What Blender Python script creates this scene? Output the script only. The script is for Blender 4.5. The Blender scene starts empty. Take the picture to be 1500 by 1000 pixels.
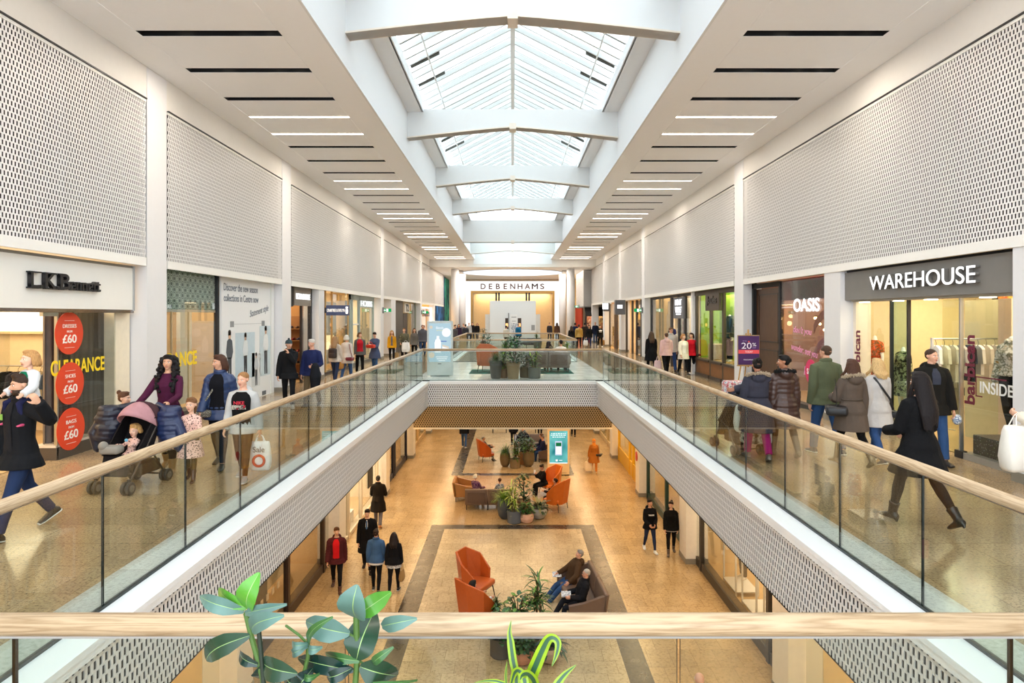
import bpy, bmesh, math, random
from mathutils import Vector, Matrix, Euler
V = Vector
S = bpy.context.scene
COL = S.collection
H, F, CX, CY, G = 2.3, 970.0, 751.0, 463.0, -5.25
rnd = random.Random(11)
sin, cos, rad, PI = math.sin, math.cos, math.radians, math.pi


def P(px, py, d):
    return V(((px - CX) * d / F, d, H - (py - CY) * d / F))


def FL(px, py, z=0.0):
    d = (H - z) * F / (py - CY)
    v = P(px, py, d)
    v.z = z
    return v


# ------------------------------------------------------------------ materials
def lin(c):
    if isinstance(c, str):
        c = c.lstrip('#')
        c = [int(c[i:i + 2], 16) / 255 for i in (0, 2, 4)]
        c = [x / 12.92 if x <= .04045 else ((x + .055) / 1.055) ** 2.4 for x in c]
    return (c[0], c[1], c[2], 1.0)


MATS = {}


class NT:
    def __init__(s, name):
        s.m = bpy.data.materials.new(name)
        s.m.use_nodes = True
        s.t = s.m.node_tree
        s.t.nodes.clear()
        s.out = s.n('ShaderNodeOutputMaterial')

    def n(s, typ, **kw):
        nd = s.t.nodes.new(typ)
        for k, v in kw.items():
            setattr(nd, k, v)
        return nd

    def l(s, a, b):
        s.t.links.new(a, b)

    def math(s, op, a, b=None, c=None):
        nd = s.n('ShaderNodeMath', operation=op)
        for i, x in enumerate((a, b, c)):
            if x is None:
                continue
            if isinstance(x, (int, float)):
                nd.inputs[i].default_value = x
            else:
                s.l(x, nd.inputs[i])
        return nd.outputs[0]

    def mix(s, fac, a, b):
        nd = s.n('ShaderNodeMix', data_type='RGBA')
        for i, x in ((0, fac), (6, a), (7, b)):
            if isinstance(x, (int, float)):
                nd.inputs[i].default_value = x
            elif isinstance(x, tuple):
                nd.inputs[i].default_value = x
            else:
                s.l(x, nd.inputs[i])
        return nd.outputs[2]

    def noise(s, scale, detail=3, vec=None, rough=.5):
        nd = s.n('ShaderNodeTexNoise')
        nd.inputs['Scale'].default_value = scale
        nd.inputs['Detail'].default_value = detail
        nd.inputs['Roughness'].default_value = rough
        if vec is not None:
            s.l(vec, nd.inputs['Vector'])
        return nd.outputs['Fac']

    def ramp(s, fac, stops):
        nd = s.n('ShaderNodeValToRGB')
        e = nd.color_ramp.elements
        while len(e) < len(stops):
            e.new(.5)
        for el, (p, c) in zip(e, stops):
            el.position = p
            el.color = c if isinstance(c, tuple) and len(c) == 4 else lin(c)
        s.l(fac, nd.inputs[0])
        return nd.outputs[0]

    def obj(s):
        return s.n('ShaderNodeTexCoord').outputs['Object']

    def pos(s):
        return s.n('ShaderNodeNewGeometry').outputs['Position']

    def mapv(s, vec, scale):
        nd = s.n('ShaderNodeMapping')
        nd.inputs['Scale'].default_value = scale
        s.l(vec, nd.inputs['Vector'])
        return nd.outputs[0]

    def bsdf(s, col, rough=.5, metal=0., spec=.5, bump=None, bstr=.2, bdist=.01, **kw):
        b = s.n('ShaderNodeBsdfPrincipled')
        for k, v in (('Base Color', col), ('Roughness', rough), ('Metallic', metal), ('Specular IOR Level', spec)):
            if isinstance(v, (int, float)):
                b.inputs[k].default_value = v
            elif isinstance(v, tuple):
                b.inputs[k].default_value = v
            else:
                s.l(v, b.inputs[k])
        for k, v in kw.items():
            b.inputs[k.replace('_', ' ')].default_value = v
        if bump is not None:
            bp = s.n('ShaderNodeBump')
            bp.inputs['Strength'].default_value = bstr
            bp.inputs['Distance'].default_value = bdist
            s.l(bump, bp.inputs['Height'])
            s.l(bp.outputs[0], b.inputs['Normal'])
        return b.outputs[0]

    def done(s, sh):
        s.l(sh, s.out.inputs[0])
        return s.m


def pm(c, rough=.55, metal=0., spec=.5, noise=.06, nscale=9, bump=0., sheen=0.):
    """plain paint / cloth / metal with slight procedural variation"""
    key = ('pm', str(c), rough, metal, spec, noise, nscale, bump, sheen)
    if key in MATS:
        return MATS[key]
    t = NT('surface')
    col = lin(c)
    o = t.obj()
    f = t.noise(nscale, 4, o)
    dk = tuple(x * (1 - noise * 1.6) for x in col[:3]) + (1,)
    lt = tuple(min(1, x * (1 + noise)) for x in col[:3]) + (1,)
    cc = t.mix(f, dk, lt)
    kw = {}
    if sheen:
        kw['Sheen_Weight'] = sheen
    b = t.bsdf(cc, rough, metal, spec, bump=t.noise(nscale * 9, 3, o) if bump else None, bstr=bump, **kw)
    MATS[key] = t.done(b)
    return MATS[key]


def cloth(c, bump=.25, nscale=7, noise=.14):
    return pm(c, .88, 0, .15, noise, nscale, bump, 0.)


def skinm(c):
    key = ('skin', c)
    if key not in MATS:
        t = NT('skin')
        o = t.obj()
        col = lin(c)
        cc = t.mix(t.noise(14, 3, o), tuple(x * .9 for x in col[:3]) + (1,), (min(1, col[0] * 1.06), col[1], col[2], 1))
        MATS[key] = t.done(t.bsdf(cc, .5, 0, .4, Subsurface_Weight=.0))
    return MATS[key]


def hairm(c):
    key = ('hair', c)
    if key not in MATS:
        t = NT('hair')
        o = t.mapv(t.obj(), (60, 60, 9))
        col = lin(c)
        f = t.noise(2.5, 4, o)
        cc = t.mix(f, tuple(x * .35 for x in col[:3]) + (1,), tuple(min(1, x * 1.6) for x in col[:3]) + (1,))
        MATS[key] = t.done(t.bsdf(cc, .6, 0, .25, bump=f, bstr=.8, bdist=.008))
    return MATS[key]


def emis(c, strength=1., rough=.5):
    key = ('em', str(c), strength)
    if key not in MATS:
        t = NT('lit')
        e = t.n('ShaderNodeEmission')
        e.inputs[0].default_value = lin(c)
        e.inputs[1].default_value = strength
        MATS[key] = t.done(e.outputs[0])
    return MATS[key]


def glassm(tint='#fafcfb', refl=1.0, name='clear_glass'):
    key = ('glass', tint, refl)
    if key not in MATS:
        t = NT(name)
        tr = t.n('ShaderNodeBsdfTransparent')
        tr.inputs[0].default_value = lin(tint)
        gl = t.n('ShaderNodeBsdfGlossy')
        gl.inputs['Roughness'].default_value = .0
        ge = t.n('ShaderNodeNewGeometry')
        dt = t.n('ShaderNodeVectorMath', operation='DOT_PRODUCT')
        t.l(ge.outputs['Incoming'], dt.inputs[0])
        t.l(ge.outputs['Normal'], dt.inputs[1])
        sch = t.math('POWER', t.math('SUBTRACT', 1.0, t.math('ABSOLUTE', dt.outputs['Value'])), 5.0)
        f = t.math('MULTIPLY', t.math('MULTIPLY_ADD', sch, .96, .04), refl)
        mx = t.n('ShaderNodeMixShader')
        t.l(f, mx.inputs[0])
        t.l(tr.outputs[0], mx.inputs[1])
        t.l(gl.outputs[0], mx.inputs[2])
        MATS[key] = t.done(mx.outputs[0])
    return MATS[key]


def perfm(c='#e7e6e5', pu=.067, pv=.083, w=.235, hh=.39, z0=0., name='perforated_metal'):
    key = ('perf', c, pu, pv, w, hh, z0)
    if key in MATS:
        return MATS[key]
    t = NT(name)
    sx = t.n('ShaderNodeSeparateXYZ')
    t.l(t.pos(), sx.inputs[0])
    nx = t.n('ShaderNodeSeparateXYZ')
    t.l(t.n('ShaderNodeNewGeometry').outputs['Normal'], nx.inputs[0])
    u = t.math('ADD', t.math('MULTIPLY', sx.outputs[0], t.math('ABSOLUTE', nx.outputs[1])), t.math('MULTIPLY', sx.outputs[1], t.math('ABSOLUTE', nx.outputs[0])))
    v = t.math('DIVIDE', t.math('SUBTRACT', sx.outputs[2], z0), pv)
    row = t.math('FLOOR', v)
    sh = t.math('MULTIPLY', t.math('FLOORED_MODULO', row, 2.0), .5)
    uu = t.math('ADD', t.math('DIVIDE', u, pu), sh)
    fu = t.math('ABSOLUTE', t.math('SUBTRACT', t.math('FRACT', uu), .5))
    fv = t.math('ABSOLUTE', t.math('SUBTRACT', t.math('FRACT', v), .5))
    hole = t.math('MULTIPLY', t.math('LESS_THAN', fu, w), t.math('LESS_THAN', fv, hh))
    tr = t.n('ShaderNodeBsdfTransparent')
    b = t.bsdf(lin(c), .45)
    mx = t.n('ShaderNodeMixShader')
    t.l(hole, mx.inputs[0])
    t.l(b, mx.inputs[1])
    t.l(tr.outputs[0], mx.inputs[2])
    MATS[key] = t.done(mx.outputs[0])
    return MATS[key]


def granite(name, dark, light, grout, tx, ty, rough=.16, speck=55, spec=.5):
    key = ('gran', name)
    if key in MATS:
        return MATS[key]
    t = NT(name)
    p = t.pos()
    n1 = t.noise(speck, 5, p, .65)
    n2 = t.noise(1.1, 2, p)
    c = t.ramp(n1, [(.32, dark), (.5, light), (.68, tuple(min(1, x * 1.1) for x in lin(light)[:3]) + (1,))])
    br = t.n('ShaderNodeTexBrick', offset=.5, squash=1.)
    t.l(p, br.inputs['Vector'])
    br.inputs['Scale'].default_value = 1
    br.inputs['Brick Width'].default_value = tx
    br.inputs['Row Height'].default_value = ty
    br.inputs['Mortar Size'].default_value = .004
    br.inputs['Color1'].default_value = (.86, .86, .86, 1)
    br.inputs['Color2'].default_value = (1.05, 1.05, 1.05, 1)
    br.inputs['Mortar'].default_value = (.55, .5, .45, 1)
    mul = t.n('ShaderNodeMix', data_type='RGBA', blend_type='MULTIPLY')
    mul.inputs[0].default_value = 1
    t.l(c, mul.inputs[6])
    t.l(br.outputs['Color'], mul.inputs[7])
    mul2 = t.n('ShaderNodeMix', data_type='RGBA', blend_type='MULTIPLY')
    mul2.inputs[0].default_value = .5
    t.l(mul.outputs[2], mul2.inputs[6])
    t.l(t.ramp(n2, [(.3, (.75, .72, .7, 1)), (.7, (1.1, 1.1, 1.1, 1))]), mul2.inputs[7])
    rr = t.math('MULTIPLY_ADD', t.noise(3, 3, p), .12, rough - .06)
    MATS[key] = t.done(t.bsdf(mul2.outputs[2], rr, 0, spec))
    return MATS[key]


def woodm(c1, c2, axis='x', name='wood', rough=.4, scale=1.):
    key = ('wood', c1, c2, axis, scale)
    if key in MATS:
        return MATS[key]
    t = NT(name)
    o = t.obj()
    sc = {'x': (.5, 9, 9), 'y': (9, .5, 9), 'z': (9, 9, .5)}[axis]
    v = t.mapv(o, tuple(x * scale for x in sc))
    n = t.noise(1.6, 2, v)
    w = t.math('FRACT', t.math('MULTIPLY', n, 9))
    w2 = t.math('ABSOLUTE', t.math('SUBTRACT', w, .5))
    f = t.math('ADD', t.math('MULTIPLY', w2, .9), t.math('MULTIPLY', t.noise(30, 3, v), .5))
    MATS[key] = t.done(t.bsdf(t.ramp(f, [(.15, c2), (.6, c1)]), rough, 0, .4))
    return MATS[key]


def spots(base, spot, scale=60, thr=.32, name='print'):
    key = ('spots', base, spot, scale, thr)
    if key in MATS:
        return MATS[key]
    t = NT(name)
    o = t.obj()
    vo = t.n('ShaderNodeTexVoronoi')
    vo.inputs['Scale'].default_value = scale
    t.l(o, vo.inputs['Vector'])
    f = t.math('LESS_THAN', t.math('ADD', vo.outputs['Distance'], t.math('MULTIPLY', t.noise(scale * 2, 2, o), .25)), thr + .1)
    MATS[key] = t.done(t.bsdf(t.mix(f, lin(base), lin(spot)), .85, 0, .2))
    return MATS[key]


def floral(cols, scale=12, name='floral_print'):
    key = ('flor', tuple(cols), scale)
    if key in MATS:
        return MATS[key]
    t = NT(name)
    o = t.obj()
    n = t.noise(scale, 3, o, .55)
    k = len(cols)
    st = [(.3 + .4 * i / max(1, k - 1), c) for i, c in enumerate(cols)]
    rp = t.ramp(n, st)
    MATS[key] = t.done(t.bsdf(rp, .8, 0, .2))
    return MATS[key]


WHITE = lambda: pm('#f0efec', .5, noise=.015)


# ------------------------------------------------------------------ mesh building
def ring_ell(c, ux, uy, rx, ry, n):
    return [c + ux * (rx * cos(2 * PI * i / n)) + uy * (ry * sin(2 * PI * i / n)) for i in range(n)]


class MB:
    def __init__(s):
        s.v, s.f, s.mi, s.k = [], [], [], 0

    def add(s, vs, fs, M=None):
        b = len(s.v)
        s.v.extend([(M @ V(v)) if M is not None else V(v) for v in vs])
        for f in fs:
            s.f.append(tuple(b + i for i in f))
            s.mi.append(s.k)
        return s

    def mat(s, k):
        s.k = k
        return s

    def box(s, x0, x1, y0, y1, z0, z1, M=None):
        vs = [(x, y, z) for z in (z0, z1) for x, y in ((x0, y0), (x1, y0), (x1, y1), (x0, y1))]
        return s.add(vs, [(3, 2, 1, 0), (4, 5, 6, 7), (0, 1, 5, 4), (1, 2, 6, 5), (2, 3, 7, 6), (3, 0, 4, 7)], M)

    def cbox(s, c, sx, sy, sz, M=None):
        return s.box(c[0] - sx / 2, c[0] + sx / 2, c[1] - sy / 2, c[1] + sy / 2, c[2] - sz / 2, c[2] + sz / 2, M)

    def rbox(s, x0, x1, y0, y1, z0, z1, r=.03, seg=2, M=None):
        bm = bmesh.new()
        T = Matrix.Translation(((x0 + x1) / 2, (y0 + y1) / 2, (z0 + z1) / 2)) @ Matrix.Diagonal((x1 - x0, y1 - y0, z1 - z0, 1))
        bmesh.ops.create_cube(bm, size=1, matrix=T)
        bmesh.ops.bevel(bm, geom=bm.edges[:], offset=r, segments=seg, affect='EDGES', profile=.5)
        bm.verts.index_update()
        s.add([v.co.copy() for v in bm.verts], [tuple(v.index for v in f.verts) for f in bm.faces], M)
        bm.free()
        return s

    def loft(s, rings, cap=True, M=None):
        n = len(rings[0])
        vs = [v for r in rings for v in r]
        fs = []
        for i in range(len(rings) - 1):
            for j in range(n):
                a, b = i * n + j, i * n + (j + 1) % n
                fs.append((a, b, b + n, a + n))
        if cap:
            fs.append(tuple(range(n - 1, -1, -1)))
            fs.append(tuple(range((len(rings) - 1) * n, len(rings) * n)))
        return s.add(vs, fs, M)

    def tube(s, pts, rs, n=8, round_ends=True, M=None, flat=1.0, up=None):
        pts = [V(p) for p in pts]
        if isinstance(rs, (int, float)):
            rs = [rs] * len(pts)
        rs = list(rs)
        ts = []
        for i in range(len(pts)):
            a = pts[max(0, i - 1)]
            b = pts[min(len(pts) - 1, i + 1)]
            ts.append((b - a).normalized() if (b - a).length > 1e-9 else V((0, 0, 1)))
        t0 = ts[0]
        ref = V(up) if up is not None else (V((1, 0, 0)) if abs(t0.x) < .8 else V((0, 1, 0)))
        u = (ref - t0 * ref.dot(t0)).normalized()
        rings = []
        for i, (p, t) in enumerate(zip(pts, ts)):
            u = (u - t * u.dot(t)).normalized()
            w = t.cross(u)
            if round_ends and i == 0:
                rings.append(ring_ell(p - t * rs[0] * .75, u, w, rs[0] * .5, rs[0] * .5 * flat, n))
            rings.append(ring_ell(p, u, w, rs[i], rs[i] * flat, n))
            if round_ends and i == len(pts) - 1:
                rings.append(ring_ell(p + t * rs[i] * .75, u, w, rs[i] * .5, rs[i] * .5 * flat, n))
        return s.loft(rings, True, M)

    def cyl(s, p0, p1, r0, r1=None, n=14):
        return s.tube([p0, p1], [r0, r0 if r1 is None else r1], n, False)

    def ell(s, c, r, n=14, m=9, M=None):
        c = V(c)
        if isinstance(r, (int, float)):
            r = (r, r, r)
        rings = []
        for i in range(m + 1):
            a = -PI / 2 + PI * i / m
            a = max(-PI / 2 + .06, min(PI / 2 - .06, a))
            rings.append([c + V((r[0] * cos(a) * cos(2 * PI * j / n), r[1] * cos(a) * sin(2 * PI * j / n), r[2] * sin(a))) for j in range(n)])
        return s.loft(rings, True, M)

    def lathe(s, prof, c=(0, 0, 0), n=24, cap=True, M=None):
        c = V(c)
        return s.loft([[c + V((r * cos(2 * PI * j / n), r * sin(2 * PI * j / n), z)) for j in range(n)] for r, z in prof], cap, M)

    def prism(s, pts, d, M=None):
        """closed polygon extruded by vector d"""
        n = len(pts)
        pts = [V(p) for p in pts]
        d = V(d)
        vs = pts + [p + d for p in pts]
        fs = [tuple(range(n - 1, -1, -1)), tuple(range(n, 2 * n))] + [(i, (i + 1) % n, n + (i + 1) % n, n + i) for i in range(n)]
        return s.add(vs, fs, M)

    def torus(s, c, R, r, n=20, m=8, M=None, lump=0., sy=1.):
        c = V(c)
        rings = []
        for i in range(n):
            a = 2 * PI * i / n
            rr = r * (1 + lump * rnd.uniform(-1, 1))
            rings.append([c + V(((R + rr * cos(b)) * cos(a), (R + rr * cos(b)) * sin(a) * sy, rr * sin(b))) for b in [2 * PI * j / m for j in range(m)]])
        rings.append(rings[0])
        return s.loft(rings, False, M)

    def leaf(s, base, d, up, L, w, droop=.3, fold=.15, seg=5, shape=None):
        """a curved, slightly folded leaf blade; two-sided thin solid is not needed at leaf thickness"""
        base, d, up = V(base), V(d).normalized(), V(up)
        sd = d.cross(up)
        if sd.length < 1e-4:
            sd = d.cross(V((1, 0, 0)))
        sd.normalize()
        up = sd.cross(d).normalized()
        vs, fs = [], []
        p = base.copy()
        dd = d.copy()
        for i in range(seg + 1):
            t = i / seg
            ww = w * (shape(t) if shape else max(.04, sin(PI * min(1, t * .96 + .04)) ** .8))
            un = sd.cross(dd).normalized()
            vs += [p - sd * ww + un * fold * ww, p.copy(), p + sd * ww + un * fold * ww]
            p = p + dd * (L / seg)
            dd = (dd - V((0, 0, 1)) * droop / seg).normalized()
        for i in range(seg):
            a = i * 3
            fs += [(a, a + 1, a + 4, a + 3), (a + 1, a + 2, a + 5, a + 4)]
        return s.add(vs, fs)

    def build(s, name, mat, parent=None, smooth=False, remesh=None, sm=3, loc=None):
        me = bpy.data.meshes.new(name)
        me.from_pydata([tuple(v) for v in s.v], [], s.f)
        for m in (mat if isinstance(mat, (list, tuple)) else [mat]):
            me.materials.append(m)
        if any(s.mi):
            me.polygons.foreach_set('material_index', s.mi)
        if smooth:
            me.polygons.foreach_set('use_smooth', [True] * len(me.polygons))
        me.update()
        o = bpy.data.objects.new(name, me)
        COL.objects.link(o)
        if parent is not None:
            o.parent = parent
        if loc is not None:
            o.location = loc
        if remesh:
            md = o.modifiers.new('r', 'REMESH')
            md.mode = 'VOXEL'
            md.voxel_size = remesh
            md.use_smooth_shade = True
            if sm:
                m2 = o.modifiers.new('s', 'SMOOTH')
                m2.factor = .5
                m2.iterations = sm
            BAKE.append(o)
        return o


BAKE, TEXTS = [], []


def tag(o, label=None, cat=None, group=None, kind=None):
    if label:
        o['label'] = label
    if cat:
        o['category'] = cat
    if group:
        o['group'] = group
    if kind:
        o['kind'] = kind
    return o


def empty(name, loc=(0, 0, 0), rz=0., label=None, cat=None, group=None):
    o = bpy.data.objects.new(name, None)
    o.empty_display_size = .2
    COL.objects.link(o)
    o.location = loc
    o.rotation_euler = (0, 0, rz)
    return tag(o, label, cat, group)


def struct(o):
    o['kind'] = 'structure'
    return o


def copy_tree(o, parent=None):
    c = o.copy()
    COL.objects.link(c)
    if parent is not None:
        c.parent = parent
    for ch in [x for x in KIDS(o)]:
        copy_tree(ch, c)
    return c


def KIDS(o):
    return list(o.children)


AX = {'left': ((0, 1, 0), (0, 0, 1), (1, 0, 0)), 'right': ((0, -1, 0), (0, 0, 1), (-1, 0, 0)), 'cam': ((1, 0, 0), (0, 0, 1), (0, -1, 0))}


def text(s, loc, w, h, face, mat, parent=None, ext=.008, bold=0., name='lettering', vertical=False, shear=0., slope=0.):
    """lettering fitted into a w x h box centred at loc on a surface that faces `face`"""
    cu = bpy.data.curves.new(name, 'FONT')
    cu.body = s
    cu.size = 1
    cu.extrude = ext
    cu.offset = bold
    cu.shear = shear
    cu.align_x, cu.align_y = 'CENTER', 'CENTER'
    cu.materials.append(mat)
    o = bpy.data.objects.new(name, cu)
    COL.objects.link(o)
    if parent is not None:
        o.parent = parent
    ax = AX[face] if isinstance(face, str) else face
    x, y, z = [V(a) for a in ax]
    if vertical:
        x, y = y, -x
    if slope:
        x, y = (x * cos(slope) + y * sin(slope)), (y * cos(slope) - x * sin(slope))
    M = Matrix((x, y, z)).transposed()
    TEXTS.append((o, V(loc), M, w, h, ext))
    return o


def finish():
    bpy.context.view_layer.update()
    dg = bpy.context.evaluated_depsgraph_get()
    OLD = []
    for o, loc, M, w, h, ext in TEXTS:
        d = o.dimensions
        sx, sy = w / max(d.x, 1e-4), h / max(d.y, 1e-4)
        bb = o.bound_box
        cx = (bb[0][0] + bb[6][0]) / 2
        cy = (bb[0][1] + bb[6][1]) / 2
        D = Matrix.Diagonal((sx, sy, 1.0))
        M3 = M @ D
        off = M3 @ V((cx, cy, 0))
        me = bpy.data.meshes.new_from_object(o.evaluated_get(dg))
        n = bpy.data.objects.new('lettering', me)
        COL.objects.link(n)
        n.parent = o.parent
        n.name = o.name.split('.')[0]
        n.matrix_local = Matrix.Translation(loc - off) @ M3.to_4x4()
        OLD.append(o)
    for o in BAKE:
        me = bpy.data.meshes.new_from_object(o.evaluated_get(dg))
        old = o.data
        o.modifiers.clear()
        o.data = me
        for p in me.polygons:
            p.use_smooth = True
    for o in OLD:
        bpy.data.objects.remove(o)
# ------------------------------------------------------------------ the setting
YN, YF = -4.0, 75.0          # modelled length of the mall
GX, FX, CXO = 3.23, 3.0, 2.95  # glass line, fascia line, cap edge
B0, B1, B2 = 2.58, 23.66, 33.4  # front rail, far bridge front rail, far bridge back rail
B3 = 46.6
CEIL = 7.07
SKY0, SKY1 = -4.0, 43.2

m_white = WHITE()
m_wall = pm('#e2dfda', .55, noise=.02)
m_col = pm('#e2e2e4', .5, noise=.015)
m_ceil = pm('#f8f9fb', .6, noise=.012)
m_black = pm('#0b0b0c', .6, noise=.02)
m_dark = pm('#1c1b1d', .45, noise=.05)
m_darkback = pm('#16171a', .8)
m_greyback = pm('#4c4b4c', .8)
m_floor = granite('brown_granite', '#5c4a35', '#ad9573', '#5b4d3c', .61, .61, .15, 40)
m_gfloor = granite('tan_granite', '#997d56', '#b5986e', '#6a5840', .5, .75, .24, 18)
m_gmid = granite('pale_granite', '#a08c6a', '#c0ab88', '#6a5840', .5, .5, .24, 18)
m_band = granite('dark_granite', '#1f1b17', '#3f372e', '#141210', .5, .75, .28, 18)
m_btile = granite('white_tile', '#f2f5f4', '#fbfdfc', '#d5d8d8', .6, .6, .12, 20)
m_kerb = granite('pale_kerb', '#a9aca6', '#c6c9c4', '#90938f', 1.2, 1.2, .2, 30)
m_perf = perfm()
m_perfb = perfm('#b79d74', .072, .075, .25, .36, name='brown_perforated')
m_led = emis('#fff3e2', 9.)
m_oak = woodm('#bda484', '#977c5c', 'x', 'ash_wood', .35)
m_oaky = woodm('#e0caa8', '#c4a47a', 'y', 'ash_wood', .35)
m_glass = glassm('#f2f7f4', 1.0)
m_sglass = glassm('#f4f6f4', 1.0, 'shop_glass')
m_gedge = pm('#0d1614', .15, noise=.0)
m_steel = pm('#b9bcbf', .28, 1., noise=.03)
m_skirt = pm('#8a8478', .5)


def slab(name, x0, x1, y0, y1, z0, z1, mat):
    return struct(MB().box(x0, x1, y0, y1, z0, z1).build(name, mat))


# floors
for nm, sx in (('floor_left', -1), ('floor_right', 1)):
    m = MB()
    a, b = sorted((sx * (GX + .34), sx * 11.5))
    m.box(a, b, YN, B3 + .3, -.35, 0)
    struct(m.build(nm, m_floor))
    m = MB()
    for (y0, y1) in ((B0 - .2, B1 + .1), (B2 - .1, B3)):
        a, b = sorted((sx * (GX + .012), sx * (GX + .34)))
        m.box(a, b, y0, y1, -.35, .004)
    struct(m.build('trim_1' if sx < 0 else 'trim_2', m_kerb))
slab('floor_near_bridge', -GX - .34, GX + .34, YN, B0 - .2, -.35, 0, m_floor)
slab('floor_bridge', -GX - .34, GX + .34, B1 + .1, B2 - .1, -.4, 0.002, m_btile)
slab('floor_far', -11.5, 11.5, B3 + .3, YF, -.4, 0, m_floor)
m = MB()
m.box(-11, 11, -18, YF, G - .3, G)
struct(m.build('floor_ground', m_gfloor))
# inlaid dark borders and pale fields in the ground floor
m = MB().mat(0)
for y0, y1 in ((-2, 23.97), (31.4, 46)):
    for sx in (-1, 1):
        a, b = sorted((sx * 2.42, sx * 2.93))
        m.box(a, b, y0, y1, G, G + .002)
m.box(-2.42, 2.42, 23.5, 23.97, G, G + .002)
m.box(-2.42, 2.42, 31.4, 31.85, G, G + .002)
m.mat(1)
m.box(-2.42, 2.42, -2, 23.5, G, G + .0015)
m.box(-2.42, 2.42, 31.85, 46, G, G + .0015)
struct(m.build('floor_inlay', [m_band, m_gmid]))

# edges of the voids: white cap, perforated fascia, backing
def void_edge(y0, y1):
    for sx in (-1, 1):
        m = MB()
        a, b = sorted((sx * CXO, sx * (GX - .008)))
        m.box(a, b, y0, y1, -.05, .0)
        a, b = sorted((sx * (CXO + .01), sx * (CXO + .05)))
        m.box(a, b, y0, y1, -.11, -.05)
        struct(m.build('trim_3' if sx < 0 else 'trim_4', pm('#f3f5f7', .35, noise=.01)))
        m = MB()
        a, b = sorted((sx * FX, sx * (FX + .006)))
        m.box(a, b, y0, y1, -.9, -.05)
        struct(m.build('perforated_fascia', m_perf))
        m = MB()
        a, b = sorted((sx * (FX + .09), sx * (FX + .14)))
        m.box(a, b, y0, y1, -.9, -.05)
        m.box(*sorted((sx * (FX + .002), sx * (FX + .14))), y0, y1, -.92, -.9)
        struct(m.build('fascia_backing', m_darkback))


def cross_edge(y, s, brown=False):
    """edge of a bridge; s=-1 faces the camera, +1 faces away"""
    m = MB()
    a, b = sorted((y + s * .26, y - s * .02))
    m.box(-CXO, CXO, a, b, -.05, .0)
    a, b = sorted((y + s * .25, y + s * .21))
    m.box(-CXO, CXO, a, b, -.11, -.05)
    struct(m.build('trim_5', pm('#f3f5f7', .35, noise=.01)))
    a, b = sorted((y + s * .2, y + s * .186))
    struct(MB().box(-FX, FX, a, b, -.9, -.05).build('perforated_fascia', m_perf))
    a, b = sorted((y + s * .11, y + s * .06))
    struct(MB().box(-FX, FX, a, b, -.9, -.05).build('fascia_backing', m_darkback))


void_edge(B0 - .25, B1 - .2)
void_edge(B2 + .2, B3 - .2)
cross_edge(B1, -1)
cross_edge(B2, 1)
cross_edge(B0, 1)
cross_edge(B3, -1)
# inclined brown perforated soffit under the far bridge
m = MB()
ya, yb, za, zb = B1 - .2, B1 + .36, -.9, -1.74
m.add([(-3.6, ya, za), (3.6, ya, za), (3.6, yb, zb), (-3.6, yb, zb)], [(0, 1, 2, 3)])
m.add([(-3.6, ya + .012, za), (3.6, ya + .012, za), (3.6, yb + .012, zb), (-3.6, yb + .012, zb)], [(3, 2, 1, 0)])
struct(m.build('perforated_soffit', m_perfb))
m = MB()
m.add([(-3.6, ya + .1, za), (3.6, ya + .1, za), (3.6, yb + .1, zb), (-3.6, yb + .1, zb)], [(0, 1, 2, 3)])
struct(m.build('soffit_backing', pm('#3a2a18', .8)))
slab('soffit_edge', -3.6, 3.6, yb - .03, yb + .12, zb - .05, zb, pm('#f2e2c4', .5))
slab('ceiling_bridge', -3.6, 3.6, yb + .1, B2 + .2, zb - .02, zb + .1, m_ceil)
for nm, sx in (('ceiling_ground_left', -1), ('ceiling_ground_right', 1)):
    a, b = sorted((sx * (FX + .14), sx * 9.5))
    slab(nm, a, b, YN, YF, -1.06, -.93, m_ceil)
slab('ceiling_ground_near', -3.14, 3.14, YN, B0 - .1, -1.06, -.93, m_ceil)
slab('ceiling_ground_far', -3.14, 3.14, B3, YF, -1.06, -.93, m_ceil)

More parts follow.
